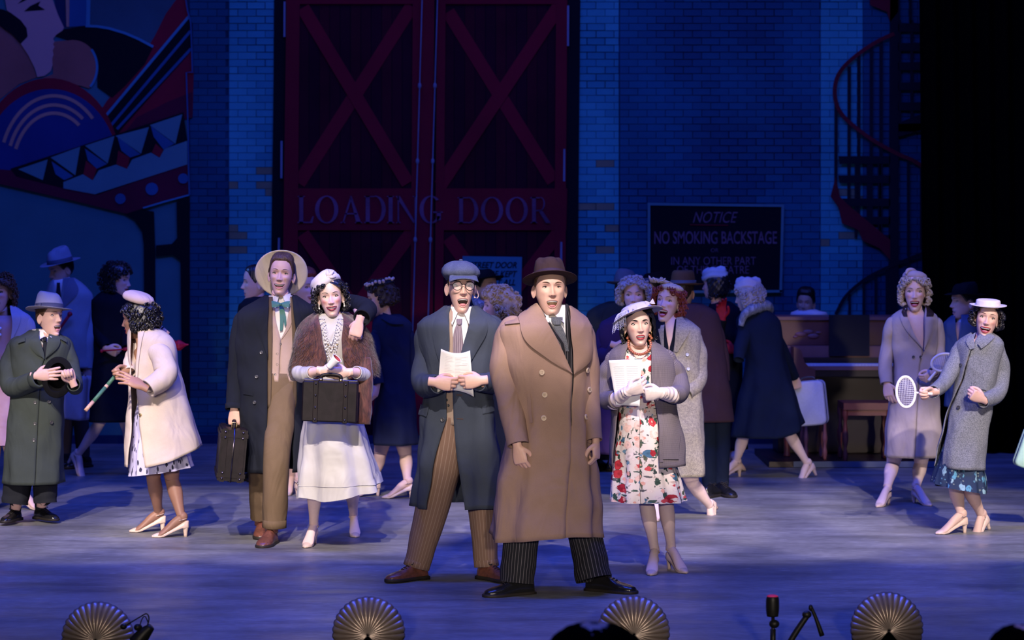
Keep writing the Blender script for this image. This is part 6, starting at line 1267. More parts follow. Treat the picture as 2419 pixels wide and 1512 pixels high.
part('canopy', U, lambda m: m.tube(np.array([a+ax*.25, a+ax*.45, a+ax*.7, a+ax*.84, a+ax*.86, a+ax*.90, a+ax*.97, b_]), [.012, .022, .034, .040, .033, .040, .010, .006], RU, 28, n=50, mod=lambda v, t: 1+.10*np.sin(8*t+5*v)))
U2 = empty('red_cane', W(150, 765, 19.5), 'short red stick with a ball end beside the trench coat boy', 'cane'); mb = MB(); a, b_ = W(165, 742, 19.5), W(127, 798, 19.56); mb.tube(np.array([a, b_]), [.013, .010], RU, 10, n=3); mb.ball(a, .021, RU, 12, 8); mb.build('stick', U2)

# ---- man in profile and woman behind the couple
p = Person('man in profile with slicked dark hair and white collar behind the cowboy', 18.6, 604, 'fair', seed=111)
h = p.head(606, 668, 0, yaw=-82, s=1.08, opn=.5, smile=.3, hi=False, eye=.9); h.cap_hair(p.root, H_BLACK, th=.004, hl=.085, top=.006); L = p.layer([(700, 612, 24, .08, .02), (712, 614, 40, .11), (735, 615, 52, .13), (850, 615, 46, .13), (900, 615, 46, .13)]); coat(p, L, NIGHT, None, 'dark_jacket', [([(585, 745), (580, 800, .02), (586, 850)], [15, 14, 12])]); collar_band(p, h, WHITE, .056, -.165, -.12, y=.012)
mb = MB(); trouser(p, mb, [(600, 890), (598, 1000), (596, 1110)], [24, 20, 16], TROUSD); trouser(p, mb, [(630, 890), (632, 1000), (634, 1110)], [24, 20, 16], TROUSD); mb.build('trousers', p.root); mfoot(p, 596, 1134, -50); mfoot(p, 634, 1134, -40); p.finish(torso=[(612, 715, 0, .05, .05), (614, 760, 0, .14, .09), (615, 880, 0, .13, .09)])
p = Person('auburn-haired woman half hidden behind the cowboy hat and the ivory beret', 17.7, 712, 'fair', seed=112)
h = p.head(717, 679, 0, yaw=48, s=1.08, opn=.2, smile=.8, fem=1, lips=LIPR, hi=False); h.cap_hair(p.root, H_AUB, th=.012, hl=.075, nape=-.1); L = p.layer([(712, 706, 22, .08, .02), (725, 703, 38, .11), (745, 701, 48, .13), (850, 700, 38, .12), (930, 700, 42, .15), (1042, 699, 40, .18)], folds=(6, .05)); coat(p, L, M('dress_dusty_pink', (.34, .20, .19), .8, 'wool'), None, 'dress')
a1 = wfoot(p, 690, 1166, -10); a2 = wfoot(p, 706, 1172, 30); wleg(p, (690, 960), (690, 1060), a1); wleg(p, (708, 960), (706, 1060), a2); p.finish(torso=[(706, 730, 0, .05, .05), (702, 765, 0, .11, .08), (700, 860, 0, .1, .08)])
part('red_hair_flower', p.root, lambda m: [m.ball(W(822+5*cos(k*1.3), 722+5*sin(k*1.3), p.Y-.35), (.016, .012, .014), RU, 8, 6) for k in range(5)]) if 0 else None

# ---- woman in navy with flowers in her hat
p = Person('woman in a navy coat and dark hat trimmed with cream flowers, back turned', 17.6, 925, 'fair', seed=121)
h = p.head(899, 704, 0, yaw=-86, pitch=8, s=1.0, opn=.5, smile=.4, fem=1, lips=LIPR, hi=False); h.bob(p.root, H_DKBR, w=.092, bot=-.055, gap=(44, 68, 84), ncurl=200, cr_=(.011, .004), back=.130, seed=4)
tf = hatframe(h, .100, .01, 6, 0); ht = part('small_hat', p.root, lambda m: m.grid(tf(np.array([[(.088*k*cos(t), .098*k*sin(t), z) for t in np.linspace(0, 2*pi, 40, endpoint=False)] for k, z in ((.8, -.01), (1.05, -.006), (1.08, .01), (.95, .024), (.5, .032), (.05, .034))])), NAVY, cu=True, cap1=True))
FL = M('flower_cream', (.70, .52, .40), .7, var=.2, scale=80); rr = random.Random(3)
for k in range(11): a = -1.3+k*.26; part('flower', ht, lambda m: [m.ball((.100*cos(a)+rr.uniform(-.004, .004), .108*sin(a), .020+rr.uniform(-.006, .012)), (.013, .012, .011), FL, 8, 5, tf) for _ in range(2)])
L = p.layer([(742, 918, 26, .08, .02), (754, 922, 40, .11), (772, 926, 47, .13), (850, 928, 44, .13), (930, 932, 48, .16), (1048, 936, 54, .20)], folds=(6, .05)); o = coat(p, L, NAVY, None, 'coat', [([(892, 790, -.05), (880, 845, -.12), (886, 880, -.14), (893, 908, -.16)], [18, 18, 17, 15]), ([(962, 790, .0), (970, 850, .02), (966, 910, .0)], [17, 16, 15])]); mb = MB(); L.strip(mb, [(905, 738), (925, 745), (948, 750)], [(900, 752), (925, 765), (955, 766)], NAVY, .014, n=10, m=5); mb.build('collar', o)
hand(p.mb, p.w(892, 908, -.16), (-.25, -.1, -1), (-.6, -1, 0), 'L', 'relaxed', .95, SK['fair']); a1 = wfoot(p, 962, 1177, -85); a2 = wfoot(p, 884, 1172, -70); wleg(p, (940, 980), (958, 1075), a1); wleg(p, (915, 980), (898, 1075), a2); p.finish(torso=[(920, 765, 0, .05, .05), (926, 800, 0, .11, .08), (930, 900, 0, .1, .08)])

# ---- black hat man and the blonde behind the two leads
p = Person('man in a black hat looking up behind the flat cap, back row', 18.6, 1145, 'tan', seed=131)
h = p.head(1147, 679, 0, yaw=48, pitch=-10, s=1.05, opn=.2, hi=False); h.cap_hair(p.root, H_BLACK, th=.004, top=-.004); hat_by(p, h, 'f', BF, None, z=.050, tx=-4, a=.084, b=.1, hgt=.09, brim=.055, front=.004, back=.0, side=0)
L = p.layer([(712, 1138, 22, .08, .02), (724, 1137, 40, .11), (745, 1136, 50, .13), (850, 1136, 44, .13), (960, 1136, 46, .14), (1060, 1136, 46, .16)]); coat(p, L, NIGHT, None, 'long_coat'); part('patterned_scarf', p.root, lambda m: m.tube(Wa([(1120, 700, .02), (1128, 716, -.10), (1146, 722, -.13), (1160, 712, -.05)], p.Y), [.02, .035, .035, .02], M('scarf', (.30, .30, .36), .8, 'tweed', scale=30, c2=(.05, .05, .07)), 12))
mb = MB(); trouser(p, mb, [(1126, 1040), (1124, 1090), (1124, 1115)], [18, 17, 16], TROUSD); trouser(p, mb, [(1148, 1040), (1148, 1090), (1148, 1115)], [18, 17, 16], TROUSD); mb.build('trousers', p.root); mfoot(p, 1124, 1136, -10); mfoot(p, 1148, 1136, 20); p.finish(torso=[(1138, 730, 0, .05, .05), (1136, 770, 0, .14, .09), (1136, 900, 0, .13, .09)])
p = Person('woman with blonde ringlets in profile between the flat cap and the fedora', 16.6, 1185, 'pale', seed=141)
h = p.head(1176, 722, 0, yaw=-88, pitch=2, s=1.02, opn=.75, smile=.3, fem=1, lips=LIPR, blush=.4); h.bob(p.root, H_BLOND, w=.102, bot=-.072, gap=(38, 54, 66), ncurl=260, kind='bob', cr_=(.013, .0046), back=.150, seed=6)
L = p.layer([(764, 1190, 24, .08, .02), (778, 1192, 40, .11), (796, 1192, 48, .13), (880, 1192, 42, .13), (960, 1192, 46, .15), (1080, 1192, 52, .18)]); coat(p, L, NIGHT, None, 'black_coat', [([(1158, 805), (1156, 860, .02), (1162, 900, -.05)], [15, 15, 13])]); a1 = wfoot(p, 1180, 1212, -50); a2 = wfoot(p, 1205, 1212, -40); wleg(p, (1180, 1000), (1180, 1110), a1); wleg(p, (1205, 1000), (1205, 1110), a2); p.finish(torso=[(1188, 780, 0, .05, .05), (1192, 815, 0, .11, .08), (1192, 920, 0, .1, .08)])

# ---- the knot of people to the right of the leads
def dark_man(label, Y, hx, hy, cx, keys, coatm, hatm, seed, yaw=0, skin='tan', legs=None, pitch=0, hatk=None, sl=(), tro=TROUSD, back=False, hair=H_DKBR, feet=None):
    p = Person(label, Y, cx, skin, seed=seed); h = p.head(hx, hy, 0, yaw=yaw, pitch=pitch, s=1.05, opn=.1, hi=False); h.cap_hair(p.root, hair, th=.005, top=-.004)
    if hatm: hat_by(p, h, 'f', hatm, M('ribbon_dark'), **(hatk or {}))
    L = p.layer(keys, folds=(4, .03)); coat(p, L, coatm, None, 'overcoat', sl)
    if legs:
        mb = MB(); [trouser(p, mb, l, [23, 21, 17][:len(l)], tro, seed=seed+i) for i, l in enumerate(legs)]; mb.build('trousers', p.root)
    for f in feet or (): mfoot(p, *f)
    p.finish(torso=[(keys[0][1], keys[0][0]+10, 0, .05, .05), (keys[2][1], keys[2][0]+20, 0, .13, .09), (keys[-1][1], keys[-1][0]-60, 0, .12, .09)]); return p
dark_man('man in a grey fedora and dark olive coat leaning away behind the brown overcoat', 19.4, 1478, 688, 1430, [(712, 1462, 24, .09), (725, 1450, 44, .12), (748, 1440, 56, .14), (820, 1428, 50, .14), (940, 1426, 50, .15), (1060, 1424, 52, .17)], OLIVE, M('felt_dark_grey', (.12, .14, .18), .9, 'wool'), 151, yaw=150, hatk=dict(z=.05, tx=6, a=.086, b=.104, hgt=.11, brim=.058), sl=[([(1396, 760), (1388, 820, .02), (1396, 880, 0)], [17, 17, 15])], legs=[[(1415, 1040), (1412, 1085)], [(1440, 1040), (1442, 1085)]], feet=[(1412, 1112, 160), (1442, 1112, 170)])
p = Person('woman with ash-blonde curls and a purple coat smiling behind the brimmed hat', 17.4, 1475, 'fair', seed=161)
h = p.head(1497, 697, 0, yaw=-4, s=1.06, opn=.1, smile=.5, fem=1, lips=LIPM, hi=True); h.bob(p.root, H_ASH, w=.112, bot=-.06, gap=(30, 46, 56), ncurl=260, cr_=(.011, .0042), top=.124, seed=7)
L = p.layer([(738, 1488, 24, .08, .02), (752, 1480, 44, .11), (772, 1470, 54, .13), (860, 1462, 46, .13), (960, 1462, 48, .15), (1070, 1462, 50, .17)]); coat(p, L, PURPLE, None, 'purple_coat', [([(1428, 785), (1424, 830, -.02), (1440, 842, -.12), (1452, 818, -.2)], [19, 19, 18, 14])]); hand(p.mb, p.w(1452, 816, -.21), (.6, -.1, -.2), (0, -.3, 1), 'R', 'curl', .95, SK['fair'])
a1 = wfoot(p, 1462, 1180, 10); a2 = wfoot(p, 1488, 1180, 20); wleg(p, (1462, 1000), (1462, 1090), a1); wleg(p, (1488, 1000), (1488, 1090), a2); p.finish(torso=[(1488, 755, 0, .05, .05), (1472, 790, 0, .12, .08), (1464, 900, 0, .1, .08)])
dark_man('man in a black hat at the back between the two curly-haired women', 20.2, 1543, 684, 1545, [(712, 1545, 22, .09), (722, 1546, 38, .12), (738, 1546, 48, .13), (850, 1546, 42, .13), (1000, 1546, 44, .15)], NIGHT, BF, 171, yaw=-62, skin='fair', hatk=dict(z=.05, tx=-4, ty=-6, a=.084, b=.1, hgt=.09, brim=.055), legs=[[(1536, 980), (1534, 1060)], [(1556, 980), (1556, 1060)]], feet=[(1534, 1086, -30), (1556, 1086, 10)])
# redhead
p = Person('laughing redhead in an olive tweed coat behind the floral dress', 16.3, 1605, 'pale', seed=181)
h = p.head(1579, 713, 0, yaw=-24, pitch=-8, roll=6, s=1.04, opn=1.0, smile=.8, fem=1, lips=LIPR, blush=.4, brow=H_AUB); h.bob(p.root, H_AUB, w=.102, bot=-.08, gap=(30, 54, 64), ncurl=250, kind='wave', cr_=(.012, .0050), seed=9, back=.135, top=.122, zlim=(-.2, .085))
FE = M('feather_cream', (.68, .54, .34), .8, var=.2, scale=60)
def feath(m):
    r_ = random.Random(2)
    for k in range(90):
        t_ = r_.uniform(-.55, 1); a = np.array([(-.06+.125*t_), -.075+.06*abs(t_), .112-.05*t_**2*(t_ > 0)]); d = np.array([r_.uniform(.0, .05), r_.uniform(-.01, .03), r_.uniform(.0, .02)-.02*t_])+(np.array([-.03, 0, .025]) if k < 14 else 0); q = h.tf(np.array([a, a+d*.5+[0, -.01, .008], a+d])); m.tube(q, [.006, .008, .001], FE, 5, n=6)
part('feather_hat', p.root, feath); part('feather_base', p.root, lambda m: m.ball((0.01, -.01, .088), (.082, .088, .034), FE, 24, 10, h.tf)); part('earring', p.root, lambda m: m.ball((.079, .0, -.046), .008, PEARL, 10, 6, h.tf))
L = p.layer([(752, 1592, 30, .09, .03), (766, 1596, 46, .11, .01), (785, 1602, 56, .125), (860, 1608, 48, .13), (930, 1612, 46, .14), (1020, 1618, 46, .16), (1122, 1618, 48, .18)], folds=(5, .04)); o = coat(p, L, OTWEED, [(745, 1566, 1602), (770, 1566, 1600), (830, 1568, 1590), (1120, 1575, 1580)], 'tweed_coat', [([(1640, 800, .0), (1648, 860, .0), (1644, 905, -.05), (1622, 930, -.12)], [22, 23, 22, 17], dict(wr=.08))]); mb = MB(); L.strip(mb, [(1598, 750), (1596, 785), (1592, 830)], [(1612, 748), (1630, 778), (1600, 832)], OTWEED, .014, n=12, m=6); mb.build('lapel', o); mb = MB(); L.strip(mb, [(1562, 760), (1556, 790), (1564, 830)], [(1570, 760), (1568, 790), (1568, 830)], OTWEED, .014, n=12, m=4); mb.build('lapel', o)
S = Layer(p.Y, [(752, 1584, 26, .07, .02), (772, 1584, 38, .10, 0), (860, 1590, 40, .11)], wr=0); mb = MB(); S.mesh(mb, NIGHT, [(745, 1570, 1596), (800, 1576, 1588), (820, 1580, 1582), (860, 1581, 1582)], n=14); mb.build('dark_blouse', p.root); buttons(L, o, [(1624, 838), (1626, 872)], .011, M('button_pale', (.5, .52, .6), .3, var=0))
p.core.tube(Wa([(1583, 745, .02), (1585, 780, .0), (1592, 850, 0), (1600, 930, 0)], p.Y), [(.06, .055), (.11, .085), (.11, .09), (.11, .09)], SK['pale'], 16, ref=(1, 0, 0)); aR = np.array(p.w(1676, 1192, .15)); pump(p, p.mb, aR, -28, skin=TIGHTS['pale'], pitch=62); aL = wfoot(p, 1552, 1226, -10); wleg(p, (1612, 1060), (1636, 1142), aR); wleg(p, (1585, 1040), (1566, 1130), aL); p.finish(torso=[(1590, 800, 0, .09, .07), (1596, 860, 0, .09, .07), (1600, 1020, 0, .11, .09)])
# brown hat, back to us
dark_man('man in a brown hat and long maroon-brown coat seen from behind', 18.0, 1614, 690, 1655, [(716, 1630, 26, .09), (728, 1636, 44, .12), (750, 1642, 58, .14), (830, 1654, 58, .15), (910, 1666, 60, .17), (994, 1676, 56, .19)], MAROON, M('felt_brown_dull', (.13, .07, .035), .9, 'wool'), 191, yaw=165, hatk=dict(z=.052, tx=0, a=.088, b=.106, hgt=.105, brim=.062, flat=True, topw=.84), sl=[([(1684, 765), (1702, 840, .02), (1708, 900, 0)], [20, 20, 17])], legs=[[(1672, 980), (1674, 1070), (1676, 1148)], [(1702, 980), (1704, 1070), (1704, 1148)]], tro=TROUSN, feet=[(1676, 1176, 150), (1704, 1170, 20)])
# white hat with red gloves
p = Person('woman in a navy coat, red gloves and white hat embracing someone, back right', 19.55, 1710, 'fair', seed=201)
h = p.head(1688, 672, 0, yaw=-120, pitch=0, s=1.0, hi=False, fem=1); h.bob(p.root, H_BLACK, w=.098, bot=-.10, ncurl=40, kind='wave', cr_=(.011, .005), seed=3, top=.118, zlim=(-.2, .05)); WB = M('felt_white_blue', (.52, .58, .66), .8, 'wool')
tf = hatframe(h, .078, .0, 8, 4)
def whitehat(m, tf=tf, mat=WB):
    t = np.linspace(0, 2*pi, 60, endpoint=False); m.grid(tf(np.array([np.stack([.096*k*np.cos(t), .106*k*np.sin(t), z+.010*np.sin(3*t+1)+0*t], -1) for k, z in ((.92, -.03), (1.03, -.02), (1.05, .0), (.94, .012), (.97, .026), (.9, .046), (.6, .058), (.3, .05), (.05, .046))])), mat, cu=True, cap1=True)
part('white_hat', p.root, whitehat)
L = p.layer([(712, 1704, 22, .08, .02), (724, 1708, 34, .11), (745, 1714, 42, .13), (850, 1718, 36, .13), (960, 1722, 38, .15), (1060, 1724, 42, .17)]); coat(p, L, NIGHT, None, 'coat', [([(1700, 755, -.08), (1694, 790, -.2), (1700, 770, -.3), (1706, 752, -.34)], [15, 15, 14, 12]), ([(1742, 770, -.05), (1748, 810, -.15), (1734, 828, -.24)], [15, 15, 12])])
for (x, y, dy), d, th_, sd in (((1706, 752, -.34), (-.1, -.1, 1), (1, 0, .2), 'R'), ((1734, 828, -.25), (-1, -.1, .25), (0, -.2, 1), 'L')): gm = MB(); hand(gm, p.w(x, y, dy), d, th_, sd, 'relaxed', 1.05, REDG); gm.build('red_glove', p.root)
a1 = wfoot(p, 1716, 1116, 150); a2 = wfoot(p, 1736, 1116, 150); wleg(p, (1716, 960), (1716, 1040), a1); wleg(p, (1736, 960), (1736, 1040), a2); p.finish(torso=[(1704, 735, 0, .05, .05), (1714, 770, 0, .11, .08), (1718, 860, 0, .1, .08)])
# blonde with the fur collar
p = Person('woman with pale ringlets striding in a midnight blue coat with grey fur collar', 18.95, 1800, 'pale', seed=211)
h = p.head(1766, 698, -.03, yaw=-112, pitch=10, s=1.0, hi=False, fem=1, opn=.1); h.bob(p.root, H_ASH, w=.104, bot=-.085, gap=(36, 54, 60), ncurl=210, kind='ringlet', seed=5, back=.140, top=.118, zlim=(-.2, .06)); tf = hatframe(h, .080, .02, -10, 0); WP = M('felt_white_pink', (.58, .52, .58), .8, 'wool')
part('white_turban', p.root, lambda m: whitehat(m, tf, WP)); MID = M('wool_midnight', (.008, .014, .036), .92, 'wool', bump=.1)
L = p.layer([(730, 1786, 26, .08, .0), (744, 1788, 42, .12), (768, 1792, 52, .15), (850, 1808, 48, .16), (930, 1814, 66, .20), (1030, 1816, 92, .26)], folds=(6, .07)); o = coat(p, L, MID, None, 'long_coat', [([(1762, 775, -.08), (1750, 820, -.14), (1745, 850, -.2)], [17, 16, 13]), ([(1830, 790, .0), (1856, 850, .14), (1876, 890, .26)], [17, 16, 13])], hem=lambda t: .11*np.clip(np.sin(t), 0, 1)**2)
GF = M('fur_grey', (.22, .24, .30), .7, 'fur', c2=(.10, .11, .15), bump=.8); part('fur_collar', o, lambda m: m.tube(Wa([(1750, 770, -.14), (1758, 745, -.14), (1782, 728, -.12), (1808, 722, -.04), (1814, 734, .06), (1790, 742, .12)], p.Y), [.020, .032, .045, .045, .04, .03], GF, 16, n=40, mod=lambda v, t: 1+.08*np.sin(9*t+60*v)))
hand(p.mb, p.w(1880, 892, .28), (.2, .2, -1), (-1, -.3, 0), 'L', 'grip', .95, SK['pale']); aL = wfoot(p, 1740, 1126, -62); aR = np.array(p.w(1906, 1092, .02)); pump(p, p.mb, aR, -70, skin=TIGHTS['pale'], pitch=26); wleg(p, (1790, 950), (1757, 1030), aL); wleg(p, (1838, 950), (1862, 1020), aR)
p.finish(torso=[(1788, 750, 0, .05, .05), (1796, 790, 0, .12, .09), (1808, 900, 0, .11, .09)])
rounded_case('white_suitcase', 'large pale suitcase swinging behind the midnight blue coat', 19.32, (1914, 952, .26, .36, -6), .15, CASEW, yaw=-18, rad=.045)

# ---- the two at the right
p = Person('tall blonde in a tan princess coat and beige beret, right side', 17.25, 2155, 'pale', seed=221)
h = p.head(2161, 689, 0, yaw=-10, roll=0, s=1.05, opn=.8, smile=.6, fem=1, lips=LIPR, blush=.4); h.bob(p.root, M('hair_pale_blond', (.56, .47, .36), .45, c2=(.36, .29, .22), scale=70, bump=.5), w=.100, bot=-.085, gap=(32, 50, 60), ncurl=240, cr_=(.0125, .0050), seed=10, top=.120, zlim=(-.2, .09))
tf = hatframe(h, .098, .015, -14, 6); TB_ = M('felt_beige', (.50, .40, .38), .8, 'wool', bump=.06); part('beret', p.root, lambda m: beret(m, tf, TB_, .086, .045)); part('hat_twist', p.root, lambda m: m.tube(tf(np.array([(-.06, -.07, .0), (-.05, -.06, .030), (-.02, -.04, .042), (.01, -.01, .040)])), [.008, .014, .014, .005], TB_, 10))
L = p.layer([(728, 2162, 28, .085, .03), (740, 2162, 46, .10, .01), (752, 2160, 56, .12), (775, 2160, 58, .125), (855, 2160, 50, .11), (920, 2160, 56, .13), (1000, 2159, 64, .16), (1078, 2159, 69, .18)], folds=(6, .04)); o = coat(p, L, TANC, [(720, 2140, 2186), (745, 2143, 2184), (800, 2164, 2184), (825, 2180, 2184), (860, 2172, 2173), (1078, 2160, 2161)], 'princess_coat', [([(2106, 766, .0), (2096, 820, .02), (2091, 868, -.03), (2094, 906, -.08)], [17, 16, 16, 14]), ([(2213, 766, .0), (2218, 820, .02), (2216, 860, -.06), (2205, 880, -.16)], [16, 15, 15, 13])])
for A, B in (([(2138, 724), (2126, 745), (2140, 780), (2181, 826)], [(2142, 724), (2142, 745), (2158, 785), (2182, 827)]), ([(2186, 724), (2186, 760), (2184, 800), (2183, 826)], [(2190, 724), (2206, 750), (2200, 790), (2185, 828)])): mb = MB(); L.strip(mb, A, B, TANC, .014, n=18, m=6, bulge=.005); mb.build('lapel', o)
mb = MB(); L.strip(mb, [(2132, 722), (2128, 735), (2134, 748)], [(2142, 720), (2142, 735), (2144, 748)], H_DKBR, .020, n=8, m=4); mb.build('velvet_collar', o); mb = MB(); L.strip(mb, [(2186, 720), (2188, 735), (2188, 748)], [(2198, 724), (2206, 738), (2204, 748)], H_DKBR, .020, n=8, m=4); mb.build('velvet_collar', o); buttons(L, o, [(2175, 843), (2158, 843)], .010, BTN_DARK)
p.core.tube(Wa([(2162, 730, .02), (2162, 770, .0), (2162, 850, 0), (2160, 940, 0)], p.Y), [(.05, .05), (.12, .085), (.10, .08), (.12, .1)], SK['pale'], 16, ref=(1, 0, 0)); hand(p.mb, p.w(2095, 906, -.09), (.15, -.1, -1), (.9, -.5, 0), 'R', 'relaxed', .95, SK['pale']); hand(p.mb, p.w(2204, 882, -.17), (-.5, -.3, -.3), (0, -.2, 1), 'L', 'grip', .9, SK['pale'])
aL = wfoot(p, 2096, 1193, -32); aR = wfoot(p, 2165, 1190, 24); wleg(p, (2128, 1000), (2110, 1095), aL, 1.05); wleg(p, (2178, 1000), (2176, 1095), aR, 1.05); p.finish(torso=[(2162, 800, 0, .09, .07), (2162, 860, 0, .09, .07), (2156, 1000, 0, .11, .09)])
p2Y = p.Y
def racket(label, Y, cx, cy, hw, hh, tilt, hx, hy, dy=0):
    """hoop centre and half sizes in px, handle end at (hx, hy)"""
    c = W(cx, cy, Y); R = empty('racket', c, label, 'racket', 'wooden rackets'); a, b_ = hw*Y/FPX, hh*Y/FPX; t = np.linspace(0, 2*pi, 37); ca, sa = cos(radians(tilt)), sin(radians(tilt)); P = lambda x, z, y=0: c+np.stack([x*ca-z*sa, y+0*x+0*z, x*sa+z*ca], -1)
    FR = M('racket_white', (.72, .68, .72), .4, var=.05); ST = M('racket_string', (.62, .60, .66), .5, var=0)
    part('hoop', R, lambda m: m.tube(P(a*np.cos(t), b_*np.sin(t)), [(.006, .009)]*37, FR, 8, n=60)); 
    def strings(m):
        for x in np.linspace(-.86, .86, 11): z = b_*sqrt(1-x*x); m.tube(P(np.array([x*a, x*a]), np.array([-z, z])), [.0012, .0012], ST, 4, n=2)
        for z in np.linspace(-.9, .9, 15): x = a*sqrt(1-z*z); m.tube(P(np.array([-x, x]), np.array([z*b_, z*b_])), [.0012, .0012], ST, 4, n=2)
    part('strings', R, strings); H = W(hx, hy, Y+dy); d = nrm(H-c); q = radians(0); e = c+d*min(a, b_)*1.02 if abs(hx-cx) > abs(hy-cy) and hw < hh else c+d*max(a, b_)
    part('handle', R, lambda m: m.tube(np.array([e, H, H+d*.06]), [.006, .009, .011], FR, 10, n=12)); return R
racket('white strung racket held out level by the woman in grey tweed', 15.2, 2140, 926, 22, 36, 3, 2180, 929)
racket('dimmer racket in front of the tan coat, held higher than the other', 16.95, 2229, 856, 29, 20, 14, 2206, 884)
p = Person('laughing woman in a grey tweed coat and cream boater leaning at the right', 15.5, 2300, 'fair', seed=231)
h = p.head(2332, 752, 0, yaw=-10, pitch=-4, roll=11, s=1.0, opn=.75, smile=1, fem=1, lips=LIPR, blush=.4, brow=LASH, eye=.9); h.bob(p.root, H_BLACK, w=.100, bot=-.050, gap=(30, 52, 62), ncurl=220, cr_=(.0125, .0045), seed=11, top=.100, zlim=(-.2, .045)); felt_hat(tfm(Matrix.Translation(W(2334, 722, p.Y)) @ Matrix.Rotation(radians(2), 4, 'Y') @ Matrix.Rotation(radians(4), 4, 'X')), p.root, M('felt_cream_white', (.66, .60, .56), .8, 'wool', bump=.05), None, a=.080, b=.092, hgt=.040, brim=.040, front=0, back=0, side=.004, flat=True, topw=.93, name='boater', dent=0)
L = p.layer([(786, 2318, 26, .08, .02), (798, 2316, 46, .105), (814, 2313, 57, .125), (850, 2310, 55, .13), (900, 2304, 50, .13), (960, 2294, 48, .135), (1030, 2278, 54, .155), (1104, 2268, 58, .18)], folds=(5, .04), seed=12); o = coat(p, L, GTWEED, [(780, 2300, 2322), (800, 2302, 2306), (822, 2296, 2297), (900, 2272, 2273), (960, 2252, 2253), (1040, 2228, 2231), (1104, 2214, 2222)], 'tweed_coat', [([(2268, 822, .0), (2250, 868, -.04), (2230, 905, -.12), (2204, 926, -.26)], [20, 19, 18, 16]), ([(2356, 826, .0), (2366, 880, .02), (2354, 930, -.06), (2322, 948, -.20)], [20, 20, 20, 16])], hem=lambda t: -.01*np.sin(t), lap=.012)
mb = MB(); L.strip(mb, [(2288, 795), (2282, 808), (2292, 826)], [(2306, 785), (2302, 800), (2303, 822)], GTWEED, .018, n=8, m=5); L.strip(mb, [(2310, 812), (2322, 798), (2340, 782)], [(2318, 824), (2334, 812), (2352, 796)], GTWEED, .018, n=8, m=5); mb.build('collar', o); mb = MB(); L.strip(mb, [(2296, 902), (2332, 908)], [(2293, 914), (2330, 922)], GTWEED, .012, n=8, m=4, thick=.008); mb.build('pocket_flap', o); buttons(L, o, [(2303, 906), (2268, 862), (2262, 962)], .012, BTN_DARK)
Sk = p.layer([(1010, 2282, 38, .10), (1060, 2272, 46, .13), (1100, 2266, 55, .16), (1152, 2264, 66, .20)], folds=(9, .07), fpow=.7); mb = MB(); Sk.mesh(mb, M('skirt_floral_navy', (.1, .1, .1), .8, 'floral_dark'), None, n=24, m=110, hem=lambda t: -.035*np.sin(t)); mb.build('skirt', p.root)
hand(p.mb, p.w(2206, 926, -.27), (-1, -.1, -.05), (0, -.4, 1), 'R', 'grip', .95, SK['fair']); hand(p.mb, p.w(2322, 944, -.21), (-.75, -.3, .35), (0, -.3, 1), 'L', 'grip', .95, SK['fair'])
aL = wfoot(p, 2270, 1260, -70); aR = np.array(p.w(2318, 1214, .08)); pump(p, p.mb, aR, -50, skin=TIGHTS['fair'], pitch=26); wleg(p, (2256, 1050), (2257, 1150), aL); wleg(p, (2286, 1050), (2288, 1148), aR); p.finish(torso=[(2318, 802, 0, .05, .05), (2312, 840, 0, .12, .085), (2302, 920, 0, .1, .08), (2280, 1030, 0, .12, .1)])
p = Person('man in profile with a dark hat and blue jacket behind the grey tweed coat', 18.4, 2275, 'fair', seed=241)
h = p.head(2278, 712, 0, yaw=-78, s=1.05, opn=.5, hi=False); h.cap_hair(p.root, H_BLACK, th=.004, top=-.004); hat_by(p, h, 'f', BF, None, z=.048, tx=-4, a=.084, b=.1, hgt=.09, brim=.052)
L = p.layer([(742, 2276, 22, .08, .02), (756, 2275, 36, .11), (775, 2274, 44, .13), (860, 2274, 40, .13), (960, 2274, 42, .14)]); coat(p, L, M('jacket_blue', (.06, .09, .18), .88, 'wool'), [(735, 2256, 2272), (780, 2258, 2268), (810, 2262, 2264), (960, 2262, 2263)], 'blue_jacket', [([(2250, 790), (2246, 840, .02), (2252, 880, -.05)], [14, 14, 12])]); collar_band(p, h, WHITE, .055, -.16, -.12, y=.015)
mb = MB(); trouser(p, mb, [(2262, 940), (2260, 1040), (2258, 1120)], [22, 18, 15], TROUSD); trouser(p, mb, [(2288, 940), (2292, 1040), (2296, 1120)], [22, 18, 15], TROUSD); mb.build('trousers', p.root); mfoot(p, 2258, 1144, -50); mfoot(p, 2296, 1144, -50); p.finish(torso=[(2276, 760, 0, .05, .05), (2274, 800, 0, .13, .09), (2274, 940, 0, .12, .09)])

# ---- pianist
p = Person('dark-haired pianist in a white shirt smiling over the top of the piano', 21.3, 1900, 'tan', seed=251)
h = p.head(1903, 716, 0, yaw=-18, roll=4, s=1.0, opn=.3, smile=1, hi=False); h.cap_hair(p.root, H_BLACK, th=.012, top=.014); L = p.layer([(730, 1906, 18, .08, .02), (738, 1909, 34, .11), (748, 1911, 44, .12), (850, 1908, 42, .12), (900, 1908, 42, .13)]); coat(p, L, WHITE, None, 'shirt', [([(1872, 775), (1868, 820, .02), (1880, 850, -.2)], [13, 13, 11]), ([(1944, 775), (1948, 820, .02), (1936, 850, -.2)], [13, 13, 11])]); 
mb = MB(); trouser(p, mb, [(1895, 890), (1890, 960, .02), (1890, 1050)], [20, 18, 15], TROUSD); trouser(p, mb, [(1922, 890), (1926, 960, .02), (1926, 1050)], [20, 18, 15], TROUSD); mb.build('trousers', p.root); p.finish(torso=[(1905, 755, 0, .05, .05), (1908, 785, 0, .13, .08), (1908, 890, 0, .12, .09)], legs=[[(1895, 890), (1890, 1040)], [(1922, 890), (1926, 1040)]])
mfoot(p, 1890, 1062, -5); mfoot(p, 1926, 1062, 5)
